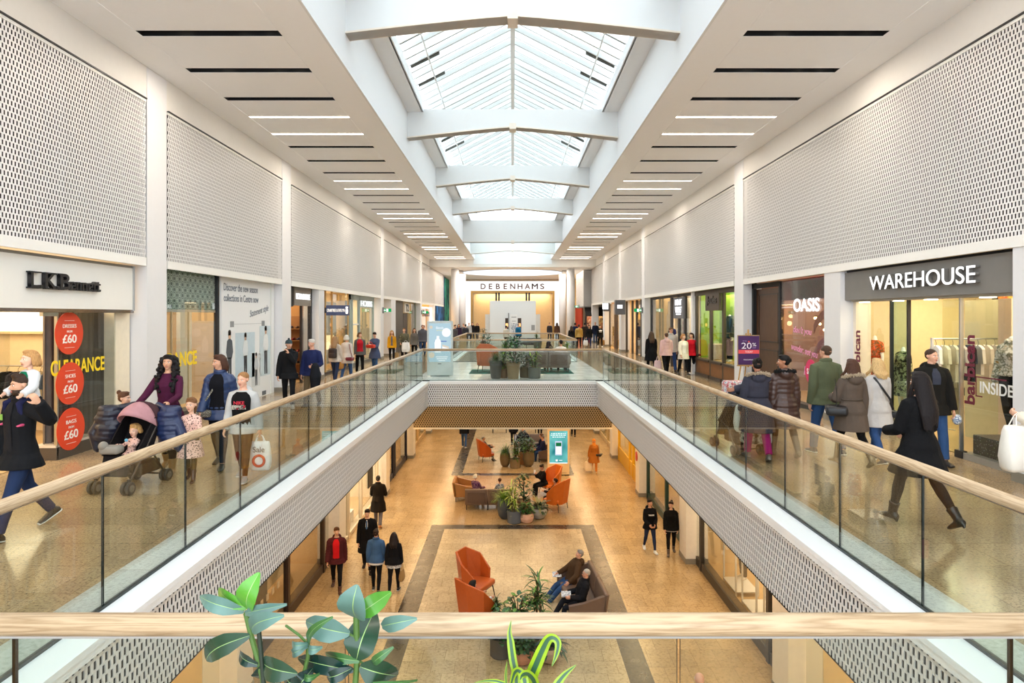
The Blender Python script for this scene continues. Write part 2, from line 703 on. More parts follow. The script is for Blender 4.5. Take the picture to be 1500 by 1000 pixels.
# upper ceilings with recessed slots --------------------------------------------------
slots = []
for k in range(-2, 7):
    b = 11.18 + 7.5 * k
    slots += [(b, 'd'), (b + 1.68, 'd'), (b + 3.37, 'd'), (b + 4.70, 'l'), (b + 6.17, 'l')]
slots = [q for q in slots if -3 < q[0] < 55]
CE = 55.7
for nm, sx in (('ceiling_left', -1), ('ceiling_right', 1)):
    m = MB()
    for a, b in ((3.25, 3.92), (6.31, 7.3)):
        m.box(*sorted((sx * a, sx * b)), YN, CE, CEIL, CEIL + .005)
    y = YN
    for (c, t) in slots + [(CE + 9, 'x')]:
        w = .115 if t == 'd' else .06
        y1 = min(CE, c - w)
        m.box(*sorted((sx * 3.925, sx * 6.305)), y, y1, CEIL + .001, CEIL + .006)
        y = c + w
    m.box(*sorted((sx * 3.25, sx * 7.3)), YN, CE, CEIL + .34, CEIL + .4)
    struct(m.build(nm, m_ceil))
    for (c, t) in slots:
        if c < 8:
            continue
        side = 'left' if sx < 0 else 'right'
        x0, x1 = sorted((sx * 3.93, sx * 6.30))
        if t == 'd':
            r = MB()
            r.box(x0, x1, c - .118, c - .115, CEIL + .007, CEIL + .33).box(x0, x1, c + .115, c + .118, CEIL + .007, CEIL + .33)
            r.box(x0, x1, c - .115, c + .115, CEIL + .31, CEIL + .33)
            r.box(x0 - .012, x0, c - .118, c + .118, CEIL + .007, CEIL + .33).box(x1, x1 + .012, c - .118, c + .118, CEIL + .007, CEIL + .33)
            root = r.build('recessed_slot', m_black)
            tag(root, 'black recessed spotlight slot in the ceiling over the %s-hand walkway' % side, 'light fitting', 'spotlight slots over the %s-hand walkway' % side)
            if rnd.random() < .72:
                for q in (.27, .32, .72, .9):
                    xx = x0 + (x1 - x0) * q
                    sp = MB().cyl((xx, c, CEIL + .3), (xx, c, CEIL + .09), .05, .06, 12).build('spotlight', pm('#3a3836', .4), root)
                    MB().lathe([(.045, 0), (.045, .006)], (xx, c, CEIL + .083), 12).build('lens', emis('#fff0d8', 2.), sp)
        else:
            root = MB().box(x0, x1, c - .058, c + .058, CEIL + .003, CEIL + .02).build('ceiling_light_strip', m_led)
            tag(root, 'bright white linear light set flush in the ceiling over the %s-hand walkway' % side, 'ceiling light', 'light strips over the %s-hand walkway' % side)

# skylight shaft ----------------------------------------------------------------------
m_shaft = pm('#e6e8ea', .5, noise=.01)
for nm, sx in (('wall_shaft_left', -1), ('wall_shaft_right', 1)):
    m = MB()
    m.box(*sorted((sx * 3.20, sx * 3.249)), YN, CE, CEIL - .0, 8.5)
    m.box(*sorted((sx * 2.73, sx * 3.3)), YN, CE, 8.5, 8.56)
    m.box(*sorted((sx * 2.70, sx * 2.76)), YN, CE, 8.5, 8.78)
    struct(m.build(nm, m_shaft))


def beam(y, zb, zt, arch, th=.32):
    n = 12
    pts = []
    for i in range(n + 1):
        t = -1 + 2 * i / n
        pts.append(V((3.22 * t, y, zb + arch * (1 - abs(t) ** 1.15))))
    pts += [V((3.22, y, zt)), V((-3.22, y, zt))]
    o = struct(MB().prism(pts[::-1], (0, th, 0)).build('beam', pm('#dfe1e1', .5, noise=.01)))
    # thin lower flange and centre boss
    m = MB()
    q = []
    for i in range(n + 1):
        t = -1 + 2 * i / n
        q.append(V((3.22 * t, y - .03, zb + arch * (1 - abs(t) ** 1.15))))
    for i in range(n):
        a, b = q[i], q[i + 1]
        m.prism([a, b, b + V((0, 0, .035)), a + V((0, 0, .035))], (0, th + .06, 0))
    m.box(-.1, .1, y - .06, y + th + .06, zb + arch - .06, zb + arch + .12)
    struct(m.build('trim_6', pm('#e7ddd0', .5), o))


for y in (5.2, 12.67, 20.1, 27.6, 35.2):
    beam(y, 7.70, 8.58, .33)
beam(42.7, 7.07, 8.5, .0)
beam(50.2, 7.0, 8.5, .28)
slab('wall_shaft_end', -3.3, 3.3, CE - .02, CE + .2, CEIL - .4, 8.56, m_shaft)
slab('window_2', -3.3, 3.3, 43.2, CE + .2, 8.56, 8.58, glassm('#f2f8f6', .5, 'roof_glass'))
for k_ in range(8):
    slab('glazing_bar', -3.3, 3.3, 43.6 + 1.6 * k_, 43.68 + 1.6 * k_, 8.44, 8.56, m_shaft)

# ridge skylight
sk = struct(empty('window_1', (0, 0, 0)))
ZE, ZR, XE = 8.76, 10.13, 2.73
m = MB().mat(0)
k = 0
y = SKY0
while y < SKY1:
    for sx in (-1, 1):
        a, b = V((sx * XE, y, ZE)), V((sx * .05, y, ZR))
        up = V((0, 0, .20)) if k % 2 == 0 else V((0, 0, .13))
        m.prism([a, b, b + up, a + up][:: (1 if sx < 0 else -1)], (0, .055, 0))
        if k % 2 == 0:
            m.prism([a + V((0, -.10, .30)), b + V((0, -.10, .30)), b + V((0, .2, .30)), a + V((0, .2, .30))], (0, 0, .02))
    y += .47
    k += 1
m.build('rafter', pm('#d3d6d5', .6, noise=.01), sk)
m = MB()
y = SKY0 + .235
while y < SKY1:
    for sx in (-1, 1):
        a, b = V((sx * XE, y, ZE + .1)), V((sx * .08, y, ZR + .1))
        m.prism([a, b, b + V((0, 0, .05)), a + V((0, 0, .05))], (0, .065, 0))
    y += .94
m.build('glazing_bar', pm('#2e4650', .4), sk)
m = MB().box(-.06, .06, SKY0, SKY1, ZR - .06, ZR + .24)
for sx in (-1, 1):
    for q in (.33,):
        xx = sx * XE * (1 - q)
        zz = ZE + (ZR - ZE) * q
        m.cyl((xx + sx * .35, SKY0, zz - .22), (xx + sx * .35, SKY1, zz - .22), .022, None, 8)
m.build('ridge_beam', pm('#e6e9e8', .5, noise=.01), sk)
m = MB()
for sx in (-1, 1):
    for yy in (8.6, 10.3, 17.2, 18.6, 24.6, 26, 32.6):
        for q0 in (.1,):
            a = V((sx * XE * .97, yy, ZE + .02))
            b = V((sx * XE * .70, yy, ZE + (ZR - ZE) * .28))
            m.prism([a, b, b + V((0, 0, .06)), a + V((0, 0, .06))], (0, .12, 0))
m.build('vent_opener', pm('#3a3c34', .5), sk)
m = MB()
for sx in (-1, 1):
    m.add([(sx * XE, SKY0, ZE + .34), (0, SKY0, ZR + .34), (0, SKY1, ZR + .34), (sx * XE, SKY1, ZE + .34)], [(0, 1, 2, 3)])
m.build('glass', glassm('#f2f8f6', .5, 'roof_glass'), sk)
m = MB()
for i in range(7):
    xx = -2.4 + .8 * i
    m.box(xx - .03, xx + .03, SKY1, SKY1 + .06, 8.6, ZR + .3 - abs(xx) * .5)
m.build('gable_mullion', pm('#e6e9e8', .5), sk)

# side walls -------------------------------------------------------------------------
m_back = pm('#4e4b4d', .8)
for side, sx in (('left', -1), ('right', 1)):
    m = MB()
    m.box(*sorted((sx * 7.0, sx * 7.3)), YN, CE, 6.45, CEIL)
    m.box(*sorted((sx * 7.14, sx * 7.3)), YN, 67, 3.3, 6.45)
    struct(m.build('wall_' + side, [m_wall]))
    m = MB()
    m.box(*sorted((sx * 7.12, sx * 7.139)), YN, 67, 3.32, 6.45)
    struct(m.build('panel_backing', m_back))
    # columns (ground to ceiling) on the 7.5 m grid
    if side == 'left':
        cols = [(12.66, 13.38), (20.08, 20.88), (35.1, 35.9), (50.1, 51.0)]
        pil = [(23.9, 24.6), (38.2, 39.6), (59, 59.8)]
        pans = [(YN, 12.62), (13.42, 20.04), (20.92, 35.06), (35.94, 50.06), (51.04, 67)]
    else:
        cols = [(20.08, 20.88), (35.1, 35.9), (42.7, 43.6), (50.4, 51.3)]
        pil = [(14.15, 14.88), (8.5, 9.27), (58.2, 59)]
        pans = [(YN, 20.04), (20.92, 35.06), (35.94, 42.66), (43.64, 50.36), (51.34, 58.8)]
    for i, (a, b) in enumerate(cols):
        m = MB().mat(0).box(*sorted((sx * 6.99, sx * 7.55)), a, b, 0, CEIL - .02)
        m.mat(1).box(*sorted((sx * 6.975, sx * 7.5)), a - .012, b + .012, 0, .14)
        struct(m.build('column', [m_col, m_skirt]))
    for i, (a, b) in enumerate(pil):
        m = MB().mat(0).box(*sorted((sx * 7.0, sx * 7.55)), a, b, 0, 3.32)
        m.mat(1).box(*sorted((sx * 6.985, sx * 7.5)), a - .012, b + .012, 0, .14)
        struct(m.build('pilaster', [m_col, m_skirt]))
    for (a, b) in pans:
        o = struct(MB().box(*sorted((sx * 6.993, sx * 6.999)), a, b, 3.42, 6.38).build('perforated_panel', m_perf))
        m = MB()
        m.box(*sorted((sx * 6.98, sx * 7.05)), a, b, 3.26, 3.42)
        m.box(*sorted((sx * 6.985, sx * 7.02)), a, b, 6.38, 6.43)
        struct(m.build('panel_frame', pm('#efeeea', .5, noise=.01), o))
        struct(MB().box(*sorted((sx * 6.96, sx * 7.1)), a, b, 6.431, 6.455).build('shadow_gap', m_dark, o))
    # ground floor columns
    for k in range(0, 6):
        a = 5.2 + 7.49 * k
        m = MB().mat(0).box(*sorted((sx * 5.28, sx * 5.95)), a, a + .78, G, -.94)
        m.mat(1).box(*sorted((sx * 5.265, sx * 5.96)), a - .015, a + .795, G, G + .16)
        struct(m.build('column', [pm('#ece6dc', .5), m_skirt]))

# far end: lower ceiling, dome, round columns
slab('bulkhead_far', -11.5, 11.5, CE, CE + .3, 6.44, CEIL + .4, m_wall)
m = MB()
m.box(-11.5, 11.5, CE + .3, 74, 6.44, 6.6)
struct(m.build('ceiling_far', m_ceil))
o = MB().lathe([(4.75, 0), (4.9, -.03), (4.95, .0)], (0, 62.8, 6.43), 40).build('ceiling_dome', pm('#f4f6f8', .5))
struct(o)
struct(MB().lathe([(4.7, 0), (4.7, .004)], (0, 62.8, 6.395), 40).build('dome_light', emis('#eaf2fb', .9), o))
for (x, y) in ((-5.05, 58), (-4.95, 65), (5.08, 58), (4.88, 65)):
    struct(MB().mat(0).lathe([(.34, 0), (.34, 6.44)], (x, y, 0), 24).build('round_column', m_col, smooth=True))
for x in (-4.9, 4.9):
    struct(MB().box(x - .4, x + .4, 60.2, 60.5, 6.40, 6.45).build('recessed_slot_far', m_black))
slab('wall_far', -11.5, 11.5, 74, 74.3, 0, 7, pm('#e9d8bd', .6))
for nm, sx in (('wall_far_left', -1), ('wall_far_right', 1)):
    slab(nm, *sorted((sx * 11.4, sx * 11.6)), 58, 74, 0, 7, pm('#e8dccb', .6))
slab('wall_ground_rear', -11, 11, -18.2, -18, G, -.9, pm('#d9c6a4', .6))
slab('ceiling_ground_rear', -11, 11, -18, YN, -1.06, -.93, m_ceil)
slab('wall_ground_far', -11, 11, 62, 62.3, G, -.9, pm('#e2c79b', .6))
for nm, sx in (('wall_ground_left', -1), ('wall_ground_right', 1)):
    slab(nm, *sorted((sx * 9.4, sx * 9.6)), YN, 62, G, -.9, pm('#e2d2b4', .6))
for nm, sx in (('wall_rear_left', -1), ('wall_rear_right', 1)):
    slab(nm, *sorted((sx * 11.4, sx * 11.6)), YN, 58, 0, 3.4, pm('#e6ddcf', .6))
    slab('ceiling_shops', *sorted((sx * 7.3, sx * 11.5)), YN, 67, 3.32, 3.44, m_white)


# ------------------------------------------------------------------ glass balustrades
def balustrade(p0, p1, n, label, gap=.012, rr=.043, post=None, rail_z=1.1):
    p0, p1 = V(p0), V(p1)
    L = (p1 - p0).length
    ang = math.atan2(p1.y - p0.y, p1.x - p0.x)
    root = empty('glass_balustrade', p0, ang, label, 'balustrade')
    w = L / n
    for i in range(n):
        m = MB().mat(0)
        a, b = i * w + gap / 2, (i + 1) * w - gap / 2
        th = .0085
        vs = [(x, y, z) for z in (0.0, rail_z - .03) for x, y in ((a, -th), (b, -th), (b, th), (a, th))]
        m.add(vs, [(0, 1, 5, 4), (2, 3, 7, 6)])
        m.mat(1).add(vs, [(1, 2, 6, 5), (3, 0, 4, 7), (4, 5, 6, 7)])
        m.build('glass_panel', [m_glass, m_gedge], root)
    MB().box(0, L, -.018, .018, -.02, .022).build('base_channel', pm('#14201f', .35), root)
    MB().box(0, L, -.012, .012, rail_z - .05, rail_z - .02).build('rail_channel', m_steel, root)
    MB().tube([(-.03, 0, rail_z), (L + .03, 0, rail_z)], [rr, rr], 20, False).build('handrail', m_oak, root, smooth=True)
    return root


balustrade((-GX, B0, 0), (-GX, B1, 0), 16, 'long glass balustrade with wooden handrail along the left-hand walkway beside the near void')
balustrade((GX, B0, 0), (GX, B1, 0), 16, 'long glass balustrade with wooden handrail along the right-hand walkway beside the near void')
nb = balustrade((-GX, B0, 0), (GX, B0, 0), 5, 'closest glass balustrade whose wooden handrail crosses the bottom of the view')
balustrade((-GX, B1, 0), (GX, B1, 0), 5, 'glass balustrade with wooden handrail across the front of the tiled bridge with plants')
balustrade((-GX, B2, 0), (GX, B2, 0), 5, 'glass balustrade across the back of the tiled bridge, behind the sofa')
balustrade((-GX, B2, 0), (-GX, B3, 0), 9, 'glass balustrade on the left side of the farther void')
balustrade((GX, B2, 0), (GX, B3, 0), 9, 'glass balustrade on the right side of the farther void')
balustrade((-GX, B3, 0), (GX, B3, 0), 5, 'farthest glass balustrade, just in front of the white exhibition box')
# ------------------------------------------------------------------ shops
LIGHTS = []


def area(name, loc, sx, sy, power, col=(1, .87, .72), rot=(0, 0, 0)):
    l = bpy.data.lights.new(name, 'AREA')
    l.shape = 'RECTANGLE'
    l.size, l.size_y = sx, sy
    l.energy = power
    l.color = col
    o = bpy.data.objects.new(name, l)
    COL.objects.link(o)
    o.location = loc
    o.rotation_euler = rot
    LIGHTS.append(o)
    return o


def room(side, y0, y1, z0=0., z1=3.32, depth=10.6, wall='#e8dcc6', floor=None, power=90, col=(1, .86, .68), front=7.45, back=None):
    sx = -1 if side == 'left' else 1
    m = MB().mat(0)
    m.box(*sorted((sx * depth, sx * (depth + .1))), y0, y1, z0, z1)
    m.box(*sorted((sx * front, sx * depth)), y0 - .06, y0, z0, z1)
    m.box(*sorted((sx * front, sx * depth)), y1, y1 + .06, z0, z1)
    m.mat(1).box(*sorted((sx * front, sx * depth)), y0, y1, z0 + .002, z0 + .012)
    struct(m.build('shop_room', [pm(wall, .7), floor or pm('#b99a6c', .3)]))
    area('shop_ceiling_lamp', (sx * (front + depth) / 2, (y0 + y1) / 2, z1 - .06), (depth - front) * .7, (y1 - y0) * .8, power * (1.45 if z0 > -1 else 1.25), col)


def front_root(side, y, label, z=0., X=7.3):
    sx = -1 if side == 'left' else 1
    return empty('shopfront', (sx * X, y, z), 0, label, 'shopfront'), sx


class SF:
    """a shopfront: parts are placed in (u along the wall, z up, out towards the walkway)"""

    def __init__(s, side, y0, label, X=7.3, z=0.):
        s.r, s.sx = front_root(side, y0, label, z, X)
        s.side = side

    def b(s, name, u0, u1, z0, z1, d0, d1, mat, parent=None):
        sx = s.sx
        return MB().box(*sorted((-sx * d0, -sx * d1)), u0, u1, z0, z1).build(name, mat, parent or s.r)

    def glass(s, u0, u1, z0, z1, d=0., name='window_pane', mat=None):
        return s.b(name, u0, u1, z0, z1, d, d + .012, mat or m_sglass)

    def txt(s, t, u, z, w, h, d, mat, parent=None, **k):
        return text(t, (-s.sx * d, u, z), w, h, s.side, mat, parent or s.r, **k)


def thing(name, label, cat, loc=(0, 0, 0), rz=0., group=None):
    return empty(name, loc, rz, label, cat, group)


GARM = {}


def garment(col, kind=0):
    """a garment hanging on its hanger, local z=0 at the rail; faces -Y"""
    key = (str(col), kind)
    if key in GARM:
        return GARM[key]
    r = empty('hanging_garment')
    L = (.72, 1.05, .6)[kind % 3]
    m = MB()
    pts = [(.0, -.10), (.06, -.08), (.17, -.12), (.21, -.15), (.25, -.4), (.19, -.41), (.165, -.24), (.17, -L), (0, -L)]
    outl = [V((x, 0, z)) for x, z in pts] + [V((-x, 0, z)) for x, z in pts[::-1][1:-1]]
    m.prism(outl, (0, .05, 0))
    m.build('cloth', cloth(col) if isinstance(col, str) else col, r)
    m = MB().tube([(0, .02, .02), (.02, .02, .035), (.03, .02, .01), (0, .02, -.03), (0, .02, -.08)], .004, 5)
    m.tube([(-.17, .02, -.13), (0, .02, -.08), (.17, .02, -.13)], .007, 5)
    m.build('hanger', pm('#2a2826', .5), r)
    GARM[key] = r
    return r


def clothes_rail(loc, rz, L, cols, label, glabel, n=8, h=1.45, frame='#c9c5bd', kinds=(0, 1, 2)):
    r = thing('clothes_rail', label, 'clothes rail', loc, rz)
    m = MB()
    m.tube([(-L / 2, 0, h), (L / 2, 0, h)], .014, 8)
    m.build('rail', m_steel, r)
    for x in (-L / 2, L / 2):
        MB().box(x - .018, x + .018, -.02, .02, 0, h + .02).box(x - .018, x + .018, -.22, .22, 0, .03).build('upright', pm(frame, .4), r)
    for i in range(n):
        src = garment(cols[i % len(cols)], kinds[i % len(kinds)])
        g = src if 'label' not in src.keys() else copy_tree(src)
        x = -L / 2 + L * (i + .6) / n
        g.location = V(loc) + V((cos(rz) * x, sin(rz) * x, h - .03))
        g.rotation_euler = (0, 0, rz + rad(70))
        tag(g, glabel, 'garment', glabel + 's')
    return r


def shelf_unit(loc, rz, w, h, n, cols, label, glabel, wood='#8a6a44', dd=.3, kind='box'):
    """open shelving with goods standing on it; faces local -Y"""
    r = thing('shelf_unit', label, 'shelves', loc, rz)
    MB().box(-w / 2, w / 2, dd / 2 - .02, dd / 2, 0, h).build('back_panel', pm(wood, .5), r)
    for x in (-w / 2, w / 2 - .03):
        MB().box(x, x + .03, -dd / 2, dd / 2 - .02, 0, h).build('side_panel', pm(wood, .5), r)
    src = {}
    for k in range(n):
        z = .15 + (h - .2) * k / n
        MB().box(-w / 2 + .03, w / 2 - .03, -dd / 2, dd / 2 - .02, z, z + .025).build('shelf', pm(wood, .5), r)
        q = 0
        x = -w / 2 + .1
        while x < w / 2 - .12:
            c = cols[(q + k) % len(cols)]
            if c not in src:
                m = MB()
                if kind == 'shoe':
                    m.loft([ring_ell(V((0, y, .035 + .02 * a)), V((1, 0, 0)), V((0, 0, 1)), .035 + .01 * a, .03 + .02 * a, 8) for y, a in ((-.12, 0), (-.06, .3), (.02, .6), (.1, 1), (.12, .7))])
                    o = m.build('display_shoe', pm(c, .4), smooth=True)
                else:
                    m.rbox(-.045, .045, -.05, .05, 0, .17, .012, 2)
                    m.cyl((0, 0, .17), (0, 0, .2), .02)
                    o = m.build('display_item', pm(c, .4))
                src[c] = o
                g = o
            else:
                g = src[c].copy()
                COL.objects.link(g)
            g.location = V(loc) + Matrix.Rotation(rz, 3, 'Z') @ V((x, -.02, z + .026))
            g.rotation_euler = (0, 0, rz)
            tag(g, glabel, 'merchandise', glabel + 's')
            x += .17 + .05 * rnd.random()
            q += 1
    return r


# --- left A: white fascia shop -------------------------------------------------------
room('left', 4.0, 13.3, depth=11.0, wall='#d9c39a', power=150, col=(1, .82, .58))
s = SF('left', 9.0, 'shopfront with white fascia and black raised lettering, curtained window with red stickers')
s.b('fascia', -5, 3.46, 2.42, 3.2, .05, .15, pm('#f0eee8', .45, noise=.01))
s.b('fascia_edge', 3.46, 3.5, 2.40, 3.24, .0, .17, m_steel)
s.b('fascia_cap', -5, 3.5, 3.2, 3.25, .0, .12, pm('#9a948a', .5))
s.b('mirror_strip', -5, 3.5, 2.36, 2.42, .02, .15, pm('#8d8580', .1, 1.))
bl = pm('#17161a', .35)
# serif lettering: two heights
s.txt('L.K.', 1.05, 2.845, .62, .245, .19, bl, bold=.012, ext=.03)
s.txt('B', 1.49, 2.845, .24, .25, .19, bl, bold=.012, ext=.03)
s.txt('ennett', 2.0, 2.80, .78, .17, .19, bl, bold=.01, ext=.03)
m = MB()
for u in (.78, .9, 1.12, 1.25, 1.4):
    for z in (2.722, 2.955):
        m.box(.155, .22, u - .06, u + .06, z - .008, z + .012)
m.build('lettering', bl, s.r)
s.glass(1.6, 3.15, .2, 2.38)
s.glass(-2.2, .6, .2, 2.38)
s.b('window_edge', 1.57, 1.6, .05, 2.38, -.02, .03, m_steel)
s.b('plinth', 1.55, 3.62, 0, .2, -.35, .03, pm('#4a4036', .5))
s.b('sill', 1.55, 3.62, .2, .235, -.35, .02, pm('#cbbfae', .4))
s.b('jamb', 3.13, 3.62, .2, 2.4, -.3, .0, pm('#f3e6cc', .5))
s.b('door_closer', 1.25, 1.58, 2.3, 2.37, -.03, .03, m_steel)
m = MB()
rings = []
for i in range(65):
    u = 1.64 + 1.5 * i / 64
    d = .22 + .05 * sin(i * 1.15) + .015 * sin(i * 3.1)
    rings.append((u, d))
vs, fs = [], []
for i, (u, d) in enumerate(rings):
    vs += [(-d, u, .24), (-d, u, 2.4)]
for i in range(64):
    fs.append((2 * i, 2 * i + 2, 2 * i + 3, 2 * i + 1))
m.add([(a, b, c) for a, b, c in vs], fs)
m.build('curtain', cloth('#6b625b'), s.r, smooth=True)
yel = pm('#ffd91f', .5)
s.txt('CLEARANCE', 2.11, 1.47, 1.37, .25, .03, yel, bold=.02, ext=.002)
s.b('notice', 1.62, 1.74, .27, .42, .012, .016, pm('#3f9fd6', .5))
redst = pm('#e2441f', .5, noise=.02)
for i, (z, t) in enumerate(((2.02, 'DRESSES'), (1.20, 'SHOES'), (.45, 'BAGS'))):
    r = thing('window_sticker', 'red round price sticker on the curtained shop window, %s' % ('topmost of three', 'middle one of three', 'lowest of three')[i], 'sticker', (-7.265, 10.85 + .02 * i, z))
    MB().lathe([(.345, -.002), (.345, .004)], n=48, M=Matrix.Rotation(rad(90), 4, 'Y')).build('disc', redst, r)
    wt = pm('#fbf3ea', .5)
    text(t, (.007, 0, .12), .33 if i == 0 else .25, .06, 'left', wt, r, .002)
    text('FROM', (.007, 0, .03), .13, .035, 'left', wt, r, .002)
    text('£60', (.007, 0, -.09), .34, .14, 'left', wt, r, .002, bold=.015)
    MB().box(.004, .007, -.12, .12, .205, .21).box(.004, .007, -.12, .12, -.235, -.23).build('rule_line', wt, r)
clothes_rail((-9.6, 12.7, 0), 0, 2.6, ['#2b2a33', '#7a3b34', '#c9b48c', '#3c4a5a', '#e3d6c2', '#151517'], 'clothes rail along the inner side wall of the white fascia shop', 'garment on the inner rail of the white fascia shop', 12, 1.35)
shelf_unit((-8.2, 13.0, 0), 0, 1.2, 2.1, 4, ['#1d1c1f', '#6e4b35', '#a6262a', '#2c3a55'], 'dark shelves behind the shop door of the white fascia shop', 'item on the dark shelves of the white fascia shop', '#4a3a2a')
r = thing('light_box', 'glowing white panel high on the inner wall of the white fascia shop', 'lamp', (-9.8, 13.2, 2.0))
MB().box(-1.1, 1.1, -.05, 0, 0, .75).build('lit_panel', emis('#ffe9c2', 2.2), r)
MB().box(-1.15, 1.15, -.03, .05, -.05, .8).build('frame', pm('#cdb98f', .5), r)

# --- left B: patterned window + hoarding ------------------------------------------------
room('left', 13.4, 19.9, depth=10.6, wall='#b79f7d', power=80)
s = SF('left', 13.4, 'shop window with teal lattice blind above, beside the white advertising hoarding')
t = NT('lattice_print')
o_ = t.obj()
sp = t.n('ShaderNodeSeparateXYZ')
t.l(o_, sp.inputs[0])
u_ = t.math('MULTIPLY', sp.outputs[1], 2 * PI / .24)
v_ = t.math('MULTIPLY', sp.outputs[2], 2 * PI / .24)
a_ = t.math('ABSOLUTE', t.math('ADD', t.math('COSINE', u_), t.math('COSINE', v_)))
f_ = t.math('ADD', t.math('LESS_THAN', a_, .45), t.math('LESS_THAN', t.math('ABSOLUTE', t.math('SUBTRACT', a_, 1.25)), .28))
lattice = t.done(t.bsdf(t.mix(t.math('MINIMUM', f_, 1.), lin('#35544f'), lin('#b9cfc6')), .5))
s.b('lattice_blind', 0, 2.92, 2.44, 3.3, -.08, -.04, lattice)
s.b('blind_rail', 0, 2.92, 2.39, 2.45, -.1, -.02, pm('#d9d2c4', .4))
s.glass(0, 2.92, .2, 3.28)
s.b('plinth', 0, 2.95, 0, .2, -.3, .03, pm('#4a4036', .5))
s.b('frame', 2.9, 2.97, 0, 3.3, -.06, .05, m_dark)
s.b('jamb', 2.35, 2.9, .2, 2.4, -.7, -.6, pm('#f3e9d6', .5))
for u in (.75, 1.5):
    s.b('glass_joint', u, u + .02, .2, 2.4, -.02, .02, pm('#c8b590', .3))
s.txt('CLEARANCE', .72, 1.36, 2.25, .32, .03, yel, bold=.03, ext=.002)
s.b('display_table', 1.2, 2.3, .2, .8, -1.5, -.8, pm('#7f95a5', .4))
s.b('drape', .1, .7, .2, 2.4, -1.2, -1.1, pm('#4b3a2c', .6))
s.b('partition', 1.5, 2.0, .2, 2.4, -1.3, -1.2, pm('#5a463a', .6))
s = SF('left', 16.42, 'white advertising hoarding with fashion photographs and headline text beside the square column', 7.22)
s.b('board', 0, 3.62, 0, 3.3, -.1, .0, pm('#eceef0', .4, noise=.01))
s.b('trim', 3.3, 3.35, 0, 3.3, 0, .02, pm('#dfe0e0', .4))
gtx = pm('#6f7884', .5)
s.txt('Discover the new season', 1.22, 3.04, 2.2, .19, .004, gtx, ext=.002, bold=.008)
s.txt('collections in Centre now', 1.25, 2.77, 2.25, .19, .004, gtx, ext=.002, bold=.008)
s.txt('Statement style', 2.45, 2.43, 1.4, .24, .004, gtx, ext=.002, shear=.35, slope=.14)
s.b('tape_mark', .5, .72, 2.02, 2.17, .002, .006, pm('#8d9094', .5))
s.b('tape_mark', 2.62, 2.84, 2.02, 2.17, .002, .006, pm('#8d9094', .5))
s.b('rule_line', .72, 2.62, 2.09, 2.10, .002, .005, pm('#b9bec4', .5))


def figure_print(u, z, hh, dark, mid, bg=None, w=.55):
    """a printed fashion photograph: flat print with the silhouette of a standing model"""
    ph = s.b('photo_print', u - w / 2, u + w / 2, z, z + hh, .002, .006, pm(bg or '#cfdbe4', .4))
    d = .008

    def poly(pts, mat):
        MB().prism([V((d, u + a * hh * 1.35, z + b * hh)) for a, b in pts], (.002, 0, 0)).build('printed_shape', mat, ph)
    poly([(-.05, .03), (-.015, .03), (0, .4), (.015, .03), (.06, .03), (.06, .5), (-.06, .5)], pm(dark, .5))
    poly([(-.07, .48), (.07, .48), (.11, .6), (.08, .8), (.03, .84), (-.03, .84), (-.08, .8), (-.11, .6)], pm(mid, .5))
    poly([(-.03, .83), (.03, .83), (.04, .9), (.03, .97), (-.03, .97), (-.04, .9)], pm('#d3ac93', .5))
    poly([(-.042, .9), (.042, .9), (.045, .97), (.02, 1.0), (-.02, 1.0), (-.045, .97)], pm('#2a2220', .5))


figure_print(.45, .55, 1.40, '#3a3f48', '#4a525c', '#eceef0', .7)
figure_print(1.45, .62, 1.24, '#22252c', '#dfe6ea', '#c5d8e3', 1.3)
figure_print(2.2, .33, .95, '#3b3f46', '#c9ced2', '#dfe3e6', .6)
figure_print(2.92, .58, 1.44, '#3a3d45', '#e8ebec', '#c9d9e2', .9)
s.b('badge', 2.65, 2.95, .02, .14, .002, .006, pm('#5c636c', .5))

# --- left C ------------------------------------------------------------------------------
room('left', 20.9, 24.2, wall='#a77b48', power=55, col=(1, .78, .5))
s = SF('left', 20.9, 'narrow shoe shop with grey sign panel and white lettering beside the square column')
s.b('sign_panel', .95, 2.75, 2.66, 3.28, -.02, .10, pm('#857c71', .5))
s.txt('MODA IN PELLE', 1.85, 2.97, 1.5, .2, .11, emis('#ffffff', 1.0))
s.b('frame', .0, .95, 2.62, 3.3, -.06, .06, m_dark)
s.b('frame', .55, .7, 0, 3.3, -.06, .06, m_dark)
s.b('frame', 2.85, 3.0, 0, 3.3, -.06, .06, m_dark)
s.b('door_post', 1.9, 1.98, 0, 2.66, -.04, .04, m_dark)
s.glass(2.0, 2.85, .1, 2.66)
shelf_unit((-8.5, 23.9, 0), 0, 1.8, 2.3, 5, ['#7a1d20', '#2c3050', '#3a2a22', '#b08a5a', '#151515'], 'wooden wall shelves of shoes inside the narrow shoe shop', 'shoe on the wall shelves of the narrow shoe shop', '#8a5f34', kind='shoe')
room('left', 24.6, 29.4, wall='#d6bd92', power=80, col=(1, .8, .55))
s = SF('left', 24.6, 'tall cream window shopfront behind the blue projecting sign')
for u in (0, 1.15, 2.1, 4.7):
    s.b('mullion', u, u + .07, 0, 3.3, -.04, .03, pm('#c9a468', .4))
s.glass(.07, 4.7, .12, 3.2)
s.b('plinth', 0, 4.8, 0, .12, -.2, .03, pm('#3b332c', .5))
s.b('display_board', 2.4, 4.5, .3, 2.9, -.5, -.45, pm('#e0d4bf', .5))
s.b('display_niche', 2.9, 4.0, .9, 1.5, -.45, -.43, emis('#ffdba0', 1.3))
s.b('display_column', .3, 1.0, .1, 3.1, -.8, -.5, pm('#d79b50', .5))
r = thing('projecting_sign', 'blue rectangular projecting sign with white lettering above the cream window', 'sign', (-6.98, 24.8, 2.52))
